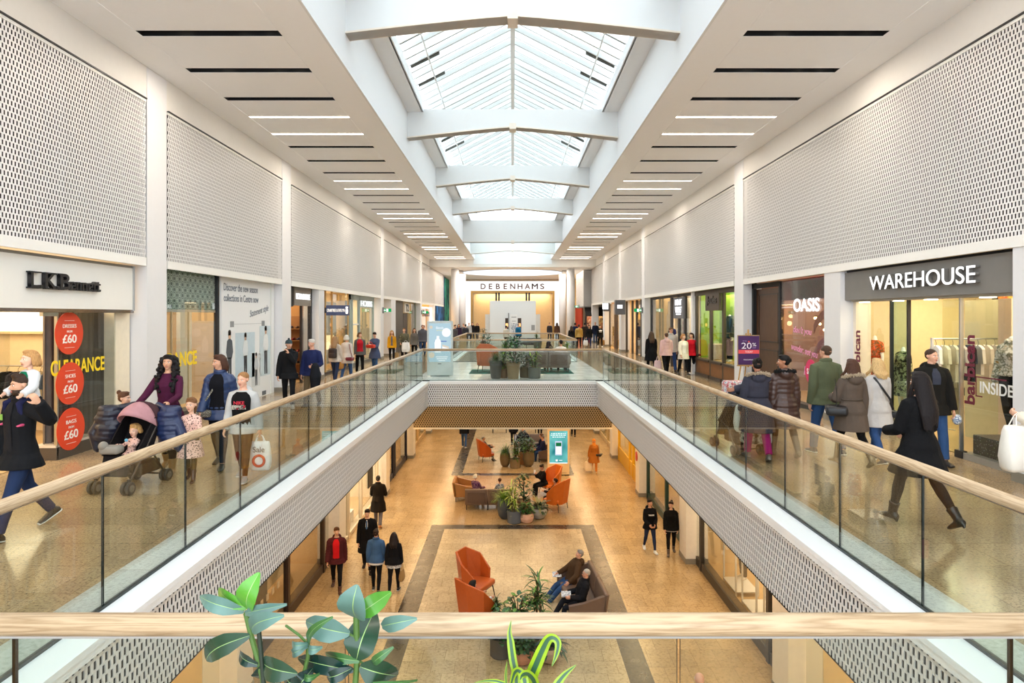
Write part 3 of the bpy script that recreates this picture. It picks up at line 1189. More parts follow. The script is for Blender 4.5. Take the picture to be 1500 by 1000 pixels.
MB().rbox(0, .86, -.05, .05, -.19, .19, .01).build('sign_box', pm('#4a5478', .4), r)
MB().box(-.06, 0, -.02, .02, -.1, .1).build('bracket', m_dark, r)
text('CRABTREE & EVELYN', (.37, -.055, .0), .66, .11, 'cam', emis('#fff3e0', 1.0), r, .004)
MB().lathe([(.03, -.13), (.045, -.08), (.05, .02), (.02, .05), (.035, .08), (.05, .12), (.02, .14)], (.78, -.055, 0), 10, M=Matrix.Translation((.78, -.055, 0)) @ Matrix.Diagonal((1, .15, 1, 1)) @ Matrix.Translation((-.78, .055, 0))).build('logo', emis('#fff3e0', 1.5), r)
room('left', 29.5, 35.0, wall='#d8cdb0', power=70)
s = SF('left', 29.6, 'grey green framed shopfront with white lettering over its door')
fr = pm('#9fb0b0', .45)
for u in (0, .35, 1.75, 4.9):
    s.b('frame', u, u + .13, 0, 3.28, -.06, .05, fr)
s.b('frame', 0, 5.0, 3.05, 3.28, -.06, .05, fr)
s.b('display_case', .48, 1.75, 1.95, 3.05, -.6, -.5, pm('#3c4f52', .5))
s.b('display_shelf', .48, 1.75, 1.88, 1.95, -.5, .02, pm('#e4e4df', .5))
s.b('display_case', .48, 1.75, .2, 1.88, -.6, -.5, pm('#6f7a6c', .5))
s.b('sign_panel', 1.9, 4.9, 2.72, 3.05, -.04, .04, pm('#a9b8b6', .45))
s.txt('HOBBS', 3.3, 2.92, 2.5, .27, .05, emis('#ffffff', .9))
s.glass(1.9, 4.9, .15, 2.72)
s.b('plinth', 0, 5.0, 0, .15, -.3, .04, pm('#6b6a62', .5))

# --- left D / E ----------------------------------------------------------------------------
room('left', 36.2, 49.8, wall='#cdb894', power=110)
s = SF('left', 39.6, 'dark fronted shop with black pillars and a small square sign')
s.b('frame', 0, .4, 0, 3.3, -.1, .05, pm('#c9b79a', .5))
s.b('pillar', 1.3, 4.0, 0, 3.3, -.12, .08, pm('#35322c', .5))
s.b('sign_panel', 4.7, 6.6, 2.55, 3.2, 0, .1, pm('#cfc7bc', .5))
s.txt('T2', 5.6, 2.87, 1.2, .5, .11, m_black, bold=.03)
s.b('door', 4.9, 6.6, 0, 2.5, -.15, -.05, pm('#0c0b0c', .5))
s.glass(7.0, 9.9, .1, 3.2)
s.b('frame', 9.9, 10.1, 0, 3.3, -.06, .05, pm('#8f9486', .5))
s.b('cream_wall', 7.0, 9.9, 0, 3.3, -1.2, -1.1, pm('#d9d6bf', .6))
shelf_unit((-8.0, 43.9, 0), rad(90), 5.0, 2.4, 5, ['#3f7f6a', '#c24a3a', '#e3d8c2', '#5a4a7a', '#28344f'], 'tall shelves of goods inside the dark fronted shop', 'item on the tall shelves of the dark fronted shop', '#6a5238')
room('left', 51.0, 58.9, wall='#f0c690', power=150, col=(1, .78, .5))
s = SF('left', 51.1, 'brightly lit shopfront with white frame and dark lettering, past the last square column')
s.b('sign_frame', .2, 7.6, 2.95, 3.06, 0, .1, emis('#fff6ea', 1.6))
s.b('sign_frame', 7.6, 7.75, 0, 3.06, 0, .1, emis('#fff6ea', 1.6))
s.txt('Pavers', 4.2, 2.55, 4.2, .55, .1, pm('#2a2550', .5), bold=.03)
s.glass(.2, 7.6, .1, 2.95)
for i, (u, z, d, q) in enumerate(((1.2, 2.0, -1.2, .22), (2.3, 1.4, -1.6, .2), (3.4, 2.3, -1.0, .16), (4.6, 1.7, -1.4, .2), (5.6, 2.1, -1., .2), (5.9, 1.4, -1., .2))):
    r = thing('pendant_lamp', 'glowing globe pendant lamp inside the brightly lit white framed shop', 'lamp', (-7.3 + d, 51.1 + u, z), 0, 'globe lamps in the white framed shop')
    MB().ell((0, 0, 0), q, 14, 9).build('globe', emis('#ffd79a', 7.), r, smooth=True)
    MB().cyl((0, 0, q), (0, 0, 3.3 - z), .012, None, 6).build('cord', m_dark, r)
for sx, cols_ in ((-1, [('#2a6fb0', 60.5, 66.0, 0, 6.3), ('#1e4f7c', 66.05, 68, 0, 6.3), ('#2c8f78', 68.1, 73, 0, 6.3)]), (1, [('#f2c21a', 66, 73, 3.5, 6.3), ('#b03a22', 66, 73, 0, 3.5)])):
    for c, y0, y1, z0, z1 in cols_:
        x0 = 7.0 if sx < 0 else 6.9
        o = struct(MB().box(*sorted((sx * x0, sx * (x0 + .1))), y0, y1, z0, z1).build('coloured_wall', floral([c, c, '#16324a' if sx < 0 else c, c], .6, 'mural')))


def exit_sign(loc, wdt, flip, label):
    r = thing('exit_sign', label, 'sign', loc)
    MB().box(-.03, .0, -.06, .06, -.14, .14) if False else None
    x0, x1 = (0, wdt) if flip > 0 else (-wdt, 0)
    MB().box(x0, x1, -.02, .02, -.09, .09).build('sign_panel', emis('#1f9a55', .75), r)
    MB().box(-.04, .04, -.05, .05, -.16, .16).build('bracket', pm('#7a7d80', .4), r)
    c = (x0 + x1) / 2
    w = emis('#f2fff6', 1.1)
    MB().box(c - .05, c + .05, -.025, -.02, -.075, .075).build('pictogram', w, r)
    sg = -flip
    a = c + sg * .13
    MB().prism([V((a + sg * .06, -.022, 0)), V((a, -.022, .05)), V((a, -.022, .018)), V((a - sg * .05, -.022, .018)), V((a - sg * .05, -.022, -.018)), V((a, -.022, -.018)), V((a, -.022, -.05))], (0, -.004, 0)).build('arrow', w, r)


exit_sign((-6.93, 35.5, 2.62), .42, 1, 'green exit sign projecting from the left-hand column past the grey green shopfront')
exit_sign((-6.93, 50.5, 2.6), .5, 1, 'green exit sign in front of the brightly lit white framed shop')
exit_sign((6.93, 35.5, 2.62), .42, -1, 'green exit sign projecting from the right-hand column beside the grey sign shop')
exit_sign((6.2, 62.0, 3.2), .5, -1, 'small far green exit sign beside the red wall')

# --- right A: grey fascia shop ---------------------------------------------------------------
room('right', 7.0, 15.45, depth=10.8, wall='#d9c79d', power=150, col=(1, .86, .62))
s = SF('right', 9.27, 'shopfront with grey concrete fascia and large white illuminated lettering')
s.b('fascia', 0, 4.93, 2.64, 3.22, .0, .2, pm('#7d7a76', .6, noise=.08, nscale=3))
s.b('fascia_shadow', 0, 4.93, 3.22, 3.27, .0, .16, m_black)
s.b('fascia_edge', 4.88, 4.95, 2.64, 3.27, .0, .21, m_dark)
s.txt('WAREHOUSE', 2.27, 2.945, 2.98, .27, .24, pm('#77746f', .5), bold=.0, ext=.035)
s.txt('WAREHOUSE', 2.27, 2.945, 2.98, .27, .279, emis('#ffffff', 1.2), bold=.0, ext=.003, name='lit_lettering')
s.b('downlight_strip', .1, 4.8, 2.60, 2.64, -.25, .1, pm('#b9b3a6', .4))
for u in (1.0, 2.4, 3.4, 4.6):
    s.b('lamp', u - .12, u + .12, 2.585, 2.60, -.12, -.02, emis('#fff0d0', 6.))
s.glass(3.5, 4.78, .1, 2.6)
s.glass(.05, 1.5, .1, 2.6)
s.b('jamb', 4.78, 4.9, 0, 2.64, -.3, .02, pm('#f2e6d2', .5))
s.b('glass_door', 2.95, 3.5, .05, 2.58, -.03, -.01, glassm('#d9eae6', 1.2, 'door_glass'))
s.b('door_edge', 2.93, 2.97, .05, 2.6, -.04, .02, m_dark)
s.b('door_edge', 3.48, 3.52, .05, 2.6, -.04, .02, m_dark)
s.b('glass_door', 1.5, 1.95, .05, 2.58, .0, .02, glassm('#eef4ea', 1.0, 'door_glass'))
s.b('door_edge', 1.49, 1.52, .0, 2.6, -.03, .03, m_steel)
s.b('door_foot', 1.42, 1.6, .0, .12, -.04, .05, m_dark)
s.b('plinth', .05, 1.5, 0, .1, -.25, .03, pm('#9a9489', .4))
s.b('plinth', 3.5, 4.8, 0, .1, -.25, .03, pm('#9a9489', .4))
mar = pm('#6a1030', .5)
s.txt('barbican', 1.28, 1.45, 1.1, .24, .02, mar, bold=.03, ext=.002, vertical=True)
s.txt('barbican', 4.72, 1.45, 1.1, .24, .02, mar, bold=.03, ext=.002, vertical=True)
s.txt('INSIDE OUT', .42, 1.2, 1.25, .18, .02, pm('#eef0ee', .5), bold=.012, ext=.002)
s.b('bracket_mark', .5, 1.15, 1.34, 1.36, .014, .017, mar)
s.b('bracket_mark', 1.13, 1.15, 1.04, 1.36, .014, .017, mar)
s.b('bracket_mark', 1.0, 1.15, 1.04, 1.06, .014, .017, mar)
s.b('partition', 2.2, 3.4, 0, 2.6, -1.45, -1.35, pm('#d9cfa2', .6))
s.b('cream_column', 1.75, 2.05, 0, 2.6, -1.3, -1.0, pm('#e6cdb2', .6))
t = NT('terrazzo')
vo = t.n('ShaderNodeTexVoronoi')
vo.inputs['Scale'].default_value = 26
t.l(t.obj(), vo.inputs['Vector'])
f_ = t.math('LESS_THAN', vo.outputs['Distance'], .2)
terr = t.done(t.bsdf(t.mix(f_, lin('#1d1a1a'), t.mix(.75, vo.outputs['Color'], lin('#8d7f78'))), .4))
r = thing('display_plinth', 'black speckled terrazzo plinth in the window of the grey fascia shop', 'plinth', (7.85, 10.1, 0))
MB().rbox(-.45, .45, -.75, .55, .02, .4, .01).build('block', terr, r)
clothes_rail((8.12, 11.75, 0), rad(8), 1.5, ['#ece6dc', '#e6ded2', '#cfc6ba', '#b7afa6', '#1c1b1f'], 'clothes rail of pale tops by the doorway of the grey fascia shop', 'pale garment on the doorway rail of the grey fascia shop', 9, 1.9, kinds=(0, 2))
clothes_rail((9.6, 13.6, 0), rad(10), 1.6, ['#7d7a72', '#b7b0a2', '#4b4a4a', '#d8d2c6'], 'clothes rail deep inside the grey fascia shop', 'garment on the deep rail of the grey fascia shop', 8, 1.3)
r = thing('wall_poster', 'framed orange and dark fashion poster inside the grey fascia shop', 'poster', (9.4, 12.0, 1.75))
MB().box(-.7, .7, -.02, .02, 0, 1.0).build('frame', pm('#2c2521', .5), r)
MB().box(-.62, .62, -.03, -.02, .06, .94).build('print', floral(['#3a2a22', '#c5471f', '#d8a545', '#5a2a20'], 5), r)

# --- right B: wooden door shop -----------------------------------------------------------------
room('right', 15.6, 20.4, depth=10.6, wall='#8f6f62', power=75, col=(1, .82, .66))
s = SF('right', 14.9, 'glass fronted shop with dark wooden door, pink header and white illuminated lettering')
s.glass(.05, 3.15, .1, 3.25)
s.b('header_film', .05, 3.15, 2.72, 3.25, -.03, -.01, glassm('#b0406e', .6, 'pink_film'))
s.b('header_back', .05, 3.15, 2.75, 3.25, -.35, -.3, floral(['#3a1420', '#7a2144', '#c23a7a', '#4a1a2c'], 5))
s.txt('OASIS', 1.52, 2.58, 1.45, .33, .03, emis('#ffffff', 1.3), bold=.02, ext=.003)
pk = pm('#e79ac6', .5)
s.txt("don't you", 1.75, 1.92, 1.05, .22, .02, pk, ext=.002, shear=.25, bold=.01, slope=-.05)
s.txt("wonder, not you", 1.65, 1.42, 1.5, .22, .02, pk, ext=.002, shear=.25, bold=.01, slope=-.1)
s.txt("know", 1.35, .95, .6, .22, .02, pk, ext=.002, shear=.25, bold=.01)
for i, z in enumerate((2.05, 1.35, .75)):
    m = MB()
    pts = [V((0, 1.5 + 1.1 * cos(a), z - .55 + .8 * sin(a))) for a in [rad(25 + 13 * k) for k in range(11)]]
    for a, b in zip(pts, pts[1:]):
        m.prism([a, b, b + V((0, 0, .22)), a + V((0, 0, .22))], (.02, 0, 0))
    o = m.build('ribbon_display', pm('#b5817c', .6), s.r)
    o.location = (.6, 0, 0)
s.b('sill', .05, 3.15, 0, .1, -.2, .03, m_dark)
s.b('frame', 3.12, 3.2, 0, 3.25, -.05, .04, m_dark)
s.b('frame', 5.05, 5.2, 0, 3.3, -.05, .05, m_black)
wd = woodm('#5a3a20', '#3a2412', 'z', 'dark_oak', .4)
s.b('frame', 3.15, 5.2, 3.12, 3.26, -.05, .05, m_black)
dr = s.b('door', 3.2, 5.05, .03, 3.1, -.12, -.05, wd)
for z0, z1 in ((.2, 1.35), (1.55, 2.95)):
    for u0, u1, a0, a1 in ((3.4, 4.85, z0, z0 + .04), (3.4, 4.85, z1 - .04, z1), (3.4, 3.44, z0, z1), (4.81, 4.85, z0, z1)):
        s.b('moulding', u0, u1, a0, a1, -.05, -.03, pm('#33200f', .4), dr)
r = thing('window_sticker', 'round pink sale sticker on the glass of the wooden door shop', 'sticker', (7.27, 16.15, .95))
MB().lathe([(.3, -.003), (.3, .003)], n=40, M=Matrix.Rotation(rad(90), 4, 'Y')).build('disc', pm('#e0356e', .5), r)
text('SALE', (-.006, 0, 0), .4, .14, 'right', pm('#fff', .5) if False else pm('#ffffff', .5), r, .002, bold=.02)
r = thing('chandelier', 'small sparkling chandelier behind the glass of the wooden door shop', 'lamp', (8.6, 17.9, 2.25))
m = MB()
for k in range(3):
    for i in range(10 - 2 * k):
        a = 2 * PI * i / (10 - 2 * k)
        m.ell(((.4 - .11 * k) * cos(a), (.4 - .11 * k) * sin(a), -.16 * k), .035, 6, 5)
m.build('bulbs', emis('#ffdda0', 6.), r)
MB().torus((0, 0, .05), .4, .02, 20, 6).build('ring', pm('#b08a4a', .3, 1.), r)
MB().cyl((0, 0, .05), (0, 0, 1.05), .012, None, 6).build('stem', pm('#b08a4a', .3, 1.), r)
# easel sign
r = thing('easel_sign', 'purple discount sign on a wooden easel in front of the dark wooden door', 'sign', (6.25, 17.55, 0), rad(-4))
pu = pm('#45195c', .5, noise=.03)
MB().box(-.27, .27, -.03, 0, 1.02, 1.78).build('board', pu, r)
MB().box(-.285, .285, 0, .015, 1.0, 1.8).build('frame', pm('#b5986a', .5), r)
MB().box(-.27, .27, -.036, -.03, 1.31, 1.41).build('red_band', pm('#f0545a', .5), r)
wt = pm('#f4eef8', .5)
text('20', (-.06, -.034, 1.52), .26, .16, 'cam', wt, r, .003)
text('%', (.14, -.034, 1.55), .1, .09, 'cam', wt, r, .003)
text('OFF', (.14, -.034, 1.465), .09, .03, 'cam', pm('#b79ad6', .5), r, .003)
text('UP TO', (-.11, -.034, 1.645), .1, .022, 'cam', pm('#b79ad6', .5), r, .003)
MB().box(-.02, .02, -.037, -.031, 1.61, 1.645).build('red_mark', pm('#f0545a', .5), r)
text('TODAY', (0, -.038, 1.36), .2, .05, 'cam', wt, r, .002)
text('MEADOWHALL', (0, -.034, 1.15), .27, .03, 'cam', wt, r, .003)
ew = woodm('#c49a5a', '#a07a40', 'z', 'easel_wood', .5)
MB().box(-.02, .02, .015, .04, .95, 1.95).build('mast', ew, r)
MB().box(-.07, .07, -.05, .02, 1.785, 1.805).build('clip', ew, r)
MB().tube([(-.05, .03, 1.85), (-.36, .0, 0)], .018, 6, False).build('leg', ew, r)
MB().tube([(.05, .03, 1.85), (.36, .0, 0)], .018, 6, False).build('leg', ew, r)
MB().tube([(0, .03, 1.6), (0, .6, 0)], .018, 6, False).build('leg', ew, r)
MB().box(-.3, .3, -.05, .02, .98, 1.0).build('ledge', ew, r)

# --- right C: timber framed shop, then grey sign shop ------------------------------------------
room('right', 20.9, 26.2, wall='#9bbf2a', power=130, depth=9.4)
s = SF('right', 20.9, 'dark timber framed shopfront with lime green window displays and plank sign')
tf = woodm('#4a3c30', '#2e251e', 'z', 'dark_timber', .5)
for u in (.45, 1.85, 3.3, 5.2):
    s.b('post', u, u + .16, 0, 3.28, -.03, .06, tf)
s.b('lintel', .3, 5.36, 3.1, 3.28, -.03, .08, tf)
s.b('sign_panel', 1.9, 3.5, 2.5, 3.1, .1, .2, tf)
s.txt('Joules', 2.7, 2.85, 1.15, .34, .21, pm('#0f0b09', .4), bold=.02, ext=.02, shear=.15)
for u0, u1 in ((.6, 1.85), (2.0, 3.3), (3.45, 5.2)):
    s.glass(u0, u1, .68, 3.1)
    s.b('riser', u0, u1, .12, .6, -.05, .06, woodm('#8a5a30', '#6a4422', 'z', 'riser_wood', .5))
    s.b('rail', u0, u1, .6, .68, -.08, .12, tf)
    s.b('base', u0, u1, 0, .12, -.08, .12, tf)
s.b('lime_back', 2.0, 3.3, .68, 2.5, -.8, -.75, pm('#b6d92c', .5, noise=.02))
s.b('lime_back', 3.45, 5.2, .68, 3.1, -.9, -.85, pm('#9cc83a', .5, noise=.02))
s.b('display_floor', 2.0, 5.2, .6, .68, -.85, -.05, pm('#c9a25a', .5))
s.b('display_box', 3.6, 4.5, .68, 1.25, -.7, -.2, woodm('#b59a74', '#8a7050', 'y', 'crate_wood', .6))
room('right', 26.4, 35.0, wall='#e4d6bc', power=100)
s = SF('right', 26.3, 'cream shop with dark frames, window mannequins and a grey sign panel')
s.b('white_post', 0, .22, 0, 3.28, -.05, .16, pm('#eeeeee', .4))
for u in (.35, 1.6, 2.6, 4.0, 8.4):
    s.b('frame', u, u + .2, 0, 3.25, -.06, .05, pm('#2c2b2e', .5))
s.b('frame', .3, 8.6, 3.15, 3.27, -.06, .05, pm('#2c2b2e', .5))
s.b('sign_panel', 1.45, 3.2, 2.2, 3.12, .06, .14, pm('#62666d', .5))
s.txt('MINT', 2.3, 2.9, 1.1, .26, .15, emis('#ffffff', .95), bold=.01)
s.txt('VELVET', 2.3, 2.58, 1.1, .26, .15, emis('#ffffff', .95), bold=.01)
s.b('sign_line', 1.9, 2.7, 2.36, 2.42, .14, .15, emis('#ffffff', 1.2))
for u0, u1 in ((.55, 1.6), (1.8, 2.6), (4.2, 8.4)):
    s.glass(u0, u1, .12, 3.15)
s.b('red_print', 2.75, 3.3, .2, 2.1, -.3, -.28, floral(['#c9b6a0', '#a63a40', '#e3d8c8', '#8a5a4a'], 4))
s.b('partition', 5.6, 8.3, .0, 3.2, -1.3, -1.2, pm('#e6d8be', .6))
r = thing('pendant_lamp', 'white cone pendant lamp in the window of the cream shop', 'lamp', (7.75, 31.9, 2.75))
MB().lathe([(.16, -.12), (.02, .12)], n=16).build('shade', emis('#fff6e2', 2.), r)
MB().cyl((0, 0, .12), (0, 0, .56), .01, None, 6).build('cord', m_dark, r)

# --- right D / E / end -----------------------------------------------------------------------------
room('right', 35.9, 43.0, wall='#e3c79a', power=100)
s = SF('right', 35.95, 'narrow shop with warm window displays and a grey projecting sign')
for u in (.1, 1.5, 2.9, 4.3, 6.4):
    s.b('frame', u, u + .18, 0, 3.25, -.06, .05, pm('#a87c4c', .4) if u < 1 else pm('#3a332c', .5))
s.glass(.3, 1.5, .1, 3.2)
s.glass(1.7, 2.9, .1, 3.2)
s.b('orange_panel', 4.0, 4.4, 2.1, 2.9, -.4, -.35, emis('#ffb04a', 1.))
s.b('dark_curtain', 4.6, 5.6, 0, 2.9, -.6, -.5, pm('#2a2320', .6))
s.b('print_panel', 1.8, 2.8, .3, 2.9, -.5, -.45, floral(['#d9cfc0', '#a89c92', '#efe9df', '#8a7468'], 3))
r = thing('projecting_sign', 'dark grey boxy projecting sign with a small white plate on the right-hand shops', 'sign', (6.95, 40.9, 2.9))
MB().box(-.62, 0, -.05, .4, -.5, .4).build('sign_box', pm('#55585e', .45), r)
MB().box(-.5, -.18, -.06, -.05, -.12, .1).build('plate', emis('#f4f2f4', 1.2), r)
room('right', 43.7, 50.2, wall='#f0cf98', power=110, col=(1, .8, .5))
s = SF('right', 43.6, 'warm lit shop with red goods near the far right-hand column')
for u in (.2, 2.6, 3.5, 6.0):
    s.b('frame', u, u + .25, 0, 3.25, -.06, .05, pm('#4a3a2c', .5))
s.glass(.45, 2.6, .1, 3.2)
s.glass(3.8, 6.0, .1, 3.2)
s.b('red_goods', .6, 2.2, .2, .9, -.8, -.4, floral(['#b5322a', '#e9c9a0', '#d24a36', '#6a2420'], 5))
r = thing('projecting_sign', 'white illuminated projecting sign near the far right-hand column', 'sign', (6.95, 47.2, 3.0))
MB().box(-.5, 0, -.05, .05, -.35, .25).build('sign_box', pm('#4a4a4c', .4), r)
MB().box(-.55, -.15, -.08, -.05, -.2, .22).build('lit_face', emis('#ffffff', 1.6), r)
r = thing('security_camera', 'small white dome security camera above the white illuminated sign', 'camera', (6.6, 44.5, 3.2))
MB().lathe([(.09, .06), (.09, 0), (.07, -.06), (.02, -.09)], n=14).build('dome', pm('#e8e8e8', .3), r)
MB().box(-.02, .4, -.02, .02, .05, .09).build('arm', pm('#e8e8e8', .3), r)
struct(MB().box(6.3, 9, 59.0, 59.02, 3.2, 6.4).build('perforated_panel', perfm('#c6c5c4')))
struct(MB().box(6.3, 6.32, 59.02, 66, 3.2, 6.4).build('perforated_panel', m_perf))
struct(MB().box(6.35, 9, 59.1, 66, 3.1, 6.4).build('corner_block', pm('#8d8c8c', .6)))
s_ = thing('shopfront', 'small far shop with black awning facing down the mall', 'shopfront', (7.2, 59.4, 0))
MB().prism([V((-.75, 0, 3.1)), V((-.75, -.75, 2.35)), V((-.75, -.72, 2.3)), V((-.75, .05, 2.95))], (1.95, 0, 0)).build('awning', pm('#1d1a1a', .6), s_)
MB().box(-.7, -.55, 0, .1, 0, 3.0).box(1.0, 1.15, 0, .1, 0, 3.0).build('frame', m_dark, s_)
MB().box(-.55, 1.0, .03, .04, .2, 2.6).build('window_pane', m_sglass, s_)
MB().box(-.55, 1.0, .6, .65, .0, 2.8).build('lit_display', floral(['#6a4a34', '#e0b878', '#b04a3a', '#f3dcae'], 2.2), s_)
area('shop_ceiling_lamp', (7.4, 59.7, 2.9), 1.4, .4, 25)

# --- the department store at the far end -------------------------------------------------------------
s_ = thing('department_store_front', 'department store entrance at the far end with glowing white portal and spaced capital lettering', 'shopfront', (0, 72, 0))
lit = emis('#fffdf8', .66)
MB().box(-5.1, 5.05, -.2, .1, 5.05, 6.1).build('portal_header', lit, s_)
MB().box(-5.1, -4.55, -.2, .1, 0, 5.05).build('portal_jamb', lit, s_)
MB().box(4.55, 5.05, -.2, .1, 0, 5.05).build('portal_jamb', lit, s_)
dbm = pm('#5a2416', .5)
for i, (ch, wd) in enumerate(zip('DEBENHAMS', (.52, .36, .42, .36, .54, .52, .58, .64, .42))):
    xx = -3.2 + .80 * i
    if ch == 'M':
        for o_ in (-.015, .015):
            text(ch, (xx + o_, -.23, 5.53), wd, .58, 'cam', dbm, s_, .02)
    else:
        text(ch, (xx, -.23, 5.53), wd, .58, 'cam', dbm, s_, .02, bold=.012)
MB().box(-5.2, 5.15, -.25, .15, 6.12, 6.3).build('cornice', pm('#a99a86', .5), s_)
gold = pm('#a68345', .35, .6)
MB().box(-4.55, -4.35, -.15, .3, 0, 5.05).box(4.35, 4.55, -.15, .3, 0, 5.05).box(-4.35, 4.35, -.1, .3, 4.85, 5.05).build('inner_frame', gold, s_)
MB().box(-4.35, 4.35, 1.4, 1.5, 0, 5.0).build('back_wall', pm('#dcb986', .6), s_)
for x in (-1.8, -1.5, 1.5, 1.8):
    MB().box(x - .1, x + .1, .2, .4, 0, 4.9).build('dark_post', pm('#20262e', .4), s_)
area('store_lamp', (0, 72.8, 4.8), 8, 1, 160, (1, .85, .62))
# white exhibition box
s_ = thing('exhibition_box', 'large white free-standing exhibition box in front of the department store', 'exhibition stand', (0, 51.5, 0))
wb = pm('#e9ebee', .5, noise=.01)
MB().box(-1.78, 1.8, 0, 3, 0, 3.5).build('box', wb, s_)
[MB().box(a_, b_, .3, 2, 0, 2.45).build('side_wing', pm('#dcdbd9', .5), s_) for a_, b_ in ((-2.15, -1.78), (1.8, 2.15))]
for x in (-.55, .42):
    w_ = MB().box(x - .03, x + .25, -.02, .0, .7, 2.15).build('display_slot', pm('#3b2c22', .5), s_)
    MB().box(x, x + .2, -.03, -.02, 1.5, 1.75).build('lit_item', emis('#ffb070', 1.2), w_)
MB().box(-.22, .35, -.03, -.005, 0, 2.45).build('poster', pm('#f2f2f3', .4), s_)
MB().box(-.12, .3, -.035, -.03, .55, 1.75).build('print', floral(['#dfe3ea', '#8f9aae', '#f2f2f4', '#48506a'], 5), s_)
MB().box(-.36, -.28, -.1, .0, 0, 2.55).build('pole', pm('#8a8a8a', .4), s_)
MB().box(-.1, .28, -.035, -.03, 2.2, 2.26).box(-.05, .25, -.035, -.03, 1.9, 1.94).box(1.45, 1.72, -.01, -.005, 1.2, 1.62).build('print_lines', pm('#9a9ca0', .5), s_)


# ------------------------------------------------------------------ ground floor shops
def gshop(side, y0, y1, label, wall, power, fcol, posts, door=None, riser=.25, col=(1, .78, .48)):
    sx = -1 if side == 'left' else 1
    room(side, y0, y1, G, -1.06, 8.6, wall, pm('#c9a878', .35), power, col, 5.95)
    s = SF(side, y0, label, 5.62, G)
    s.b('plinth', 0, y1 - y0, 0, riser, -.2, .04, pm(fcol, .45))
    s.b('header', 0, y1 - y0, 3.0, 4.2, -.1, .05, pm(fcol, .5))
    for u in posts:
        s.b('post', u, u + .14, 0, 3.0, -.05, .07, pm(fcol, .45))
    s.glass(.02, y1 - y0 - .02, riser, 3.0)
    return s


s = gshop('left', 5.98, 12.68, 'ground floor shop with cream interior beneath the left-hand walkway, closest', '#e8c98e', 110, '#8a6a48', (2.2, 4.4))
s = gshop('left', 13.48, 20.2, 'ground floor shop with dark brown frame and plant in its window, left side', '#c7a06c', 90, '#3a2a20', (.1, 2.9, 6.0))
s.b('dark_panel', .3, 2.9, .25, 3.0, -.5, -.45, pm('#2a1d14', .5))
for k in range(5):
    s.b('dot_mark', .9 + .35 * k, 1.05 + .35 * k, 1.05, 1.2, .0, .014, pm('#b9a88a', .5))
s.b('pale_panel', 3.4, 5.9, .25, 3.0, -1.0, -.9, pm('#e0cba6', .5))
s = gshop('left', 20.95, 27.65, 'ground floor shop with bright white cosmetics displays, left side', '#f3e6cf', 200, '#d9cbb4', (.1, 1.5, 3.4, 6.3), riser=.12, col=(1, .88, .7))
shelf_unit((-6.6, 21.4, G), rad(0), 1.2, 2.3, 5, ['#20202a', '#7a2a3a', '#2a3a6a', '#d9c9b0', '#151518'], 'white shelves of bottles in the bright ground floor shop, left side', 'bottle on the white shelves of the bright ground floor shop', '#f0ebe2')
s.b('black_board', 4.6, 5.4, .9, 1.7, .02, .06, pm('#181614', .5))
s.b('white_plinth', 1.6, 3.3, .12, .5, -1.2, -.2, pm('#f4f0e8', .5))
s = gshop('left', 28.4, 35.1, 'ground floor shop with dark navy frame and glass doors, left side', '#cfa872', 80, '#171a2c', (.2, 2.5, 2.9, 6.3))
s = gshop('left', 35.9, 42.6, 'ground floor cream shop past the navy framed shop, left side', '#e8cf9f', 90, '#c7a878', (.2, 3, 6.3))
s = gshop('right', 5.98, 12.68, 'ground floor shop with cream interior beneath the right-hand walkway, closest', '#efd3a0', 110, '#55524e', (3.9,))
s = gshop('right', 13.48, 20.2, 'ground floor shop with white display frames and orange poster, right side', '#dcc193', 120, '#3a332c', (.9, 6.1), col=(1, .84, .6))
s.b('orange_poster', -.6, .05, .6, 2.6, -.15, -.1, pm('#e8541c', .5))
s.txt('The New', .42, 1.75, 1.1, .3, .03, pm('#f2ede4', .5), ext=.002)
for k in range(3):
    r = thing('display_stand', ('white tubular display frame nearest the dark post in the right-hand ground floor window', 'middle white tubular display frame in the right-hand ground floor window', 'white tubular display frame farthest along the right-hand ground floor window')[k], 'display stand', (6.3, 15.3 + 1.5 * k, G + .02))
    for (x, y) in ((-.3, -.5), (.3, -.5), (.3, .5), (-.3, .5)):
        MB().box(x - .02, x + .02, y - .02, y + .02, 0, 1.5).build('leg', m_white, r)
    MB().box(-.32, .32, -.52, .52, 1.48, 1.52).box(-.32, .32, -.52, .52, .1, .13).build('shelf', m_white, r)
s = gshop('right', 20.95, 27.65, 'ground floor shop with dark green frame and coloured goods, right side', '#d9bf8a', 100, '#1d3a34', (.1, 3.1, 6.4))
s.b('yellow_board', 3.6, 6.2, .25, 2.4, -1.2, -1.1, pm('#e0cfae', .5))
shelf_unit((6.7, 22.6, G), rad(-90), 2.2, 1.8, 4, ['#c9302a', '#e8c63a', '#2a2a34', '#e9e3d8', '#3a6a4a'], 'shelves of coloured goods in the dark green framed shop', 'item on the shelves of the dark green framed shop', '#5a4632')
s = gshop('right', 28.4, 35.1, 'ground floor shop with bright yellow frame, right side', '#f0dcae', 110, '#d6a51c', (.1, 2.3, 3.2, 6.4), riser=.7)
r = thing('wall_badge', 'round red sign on the ground floor wall beside the yellow framed shop', 'sign', (5.26, 28.15, G + 1.6))
MB().lathe([(.2, -.01), (.2, .01)], n=24, M=Matrix.Rotation(rad(90), 4, 'Y')).build('disc', pm('#c33a2c', .5), r)
s = gshop('right', 35.9, 42.6, 'ground floor cream shop past the yellow framed shop, right side', '#e8d2a6', 90, '#c7b088', (.2, 3, 6.3))
# ------------------------------------------------------------------ seating
def fpos(px, py, z=G):
    v = FL(px, py, z)
    return v


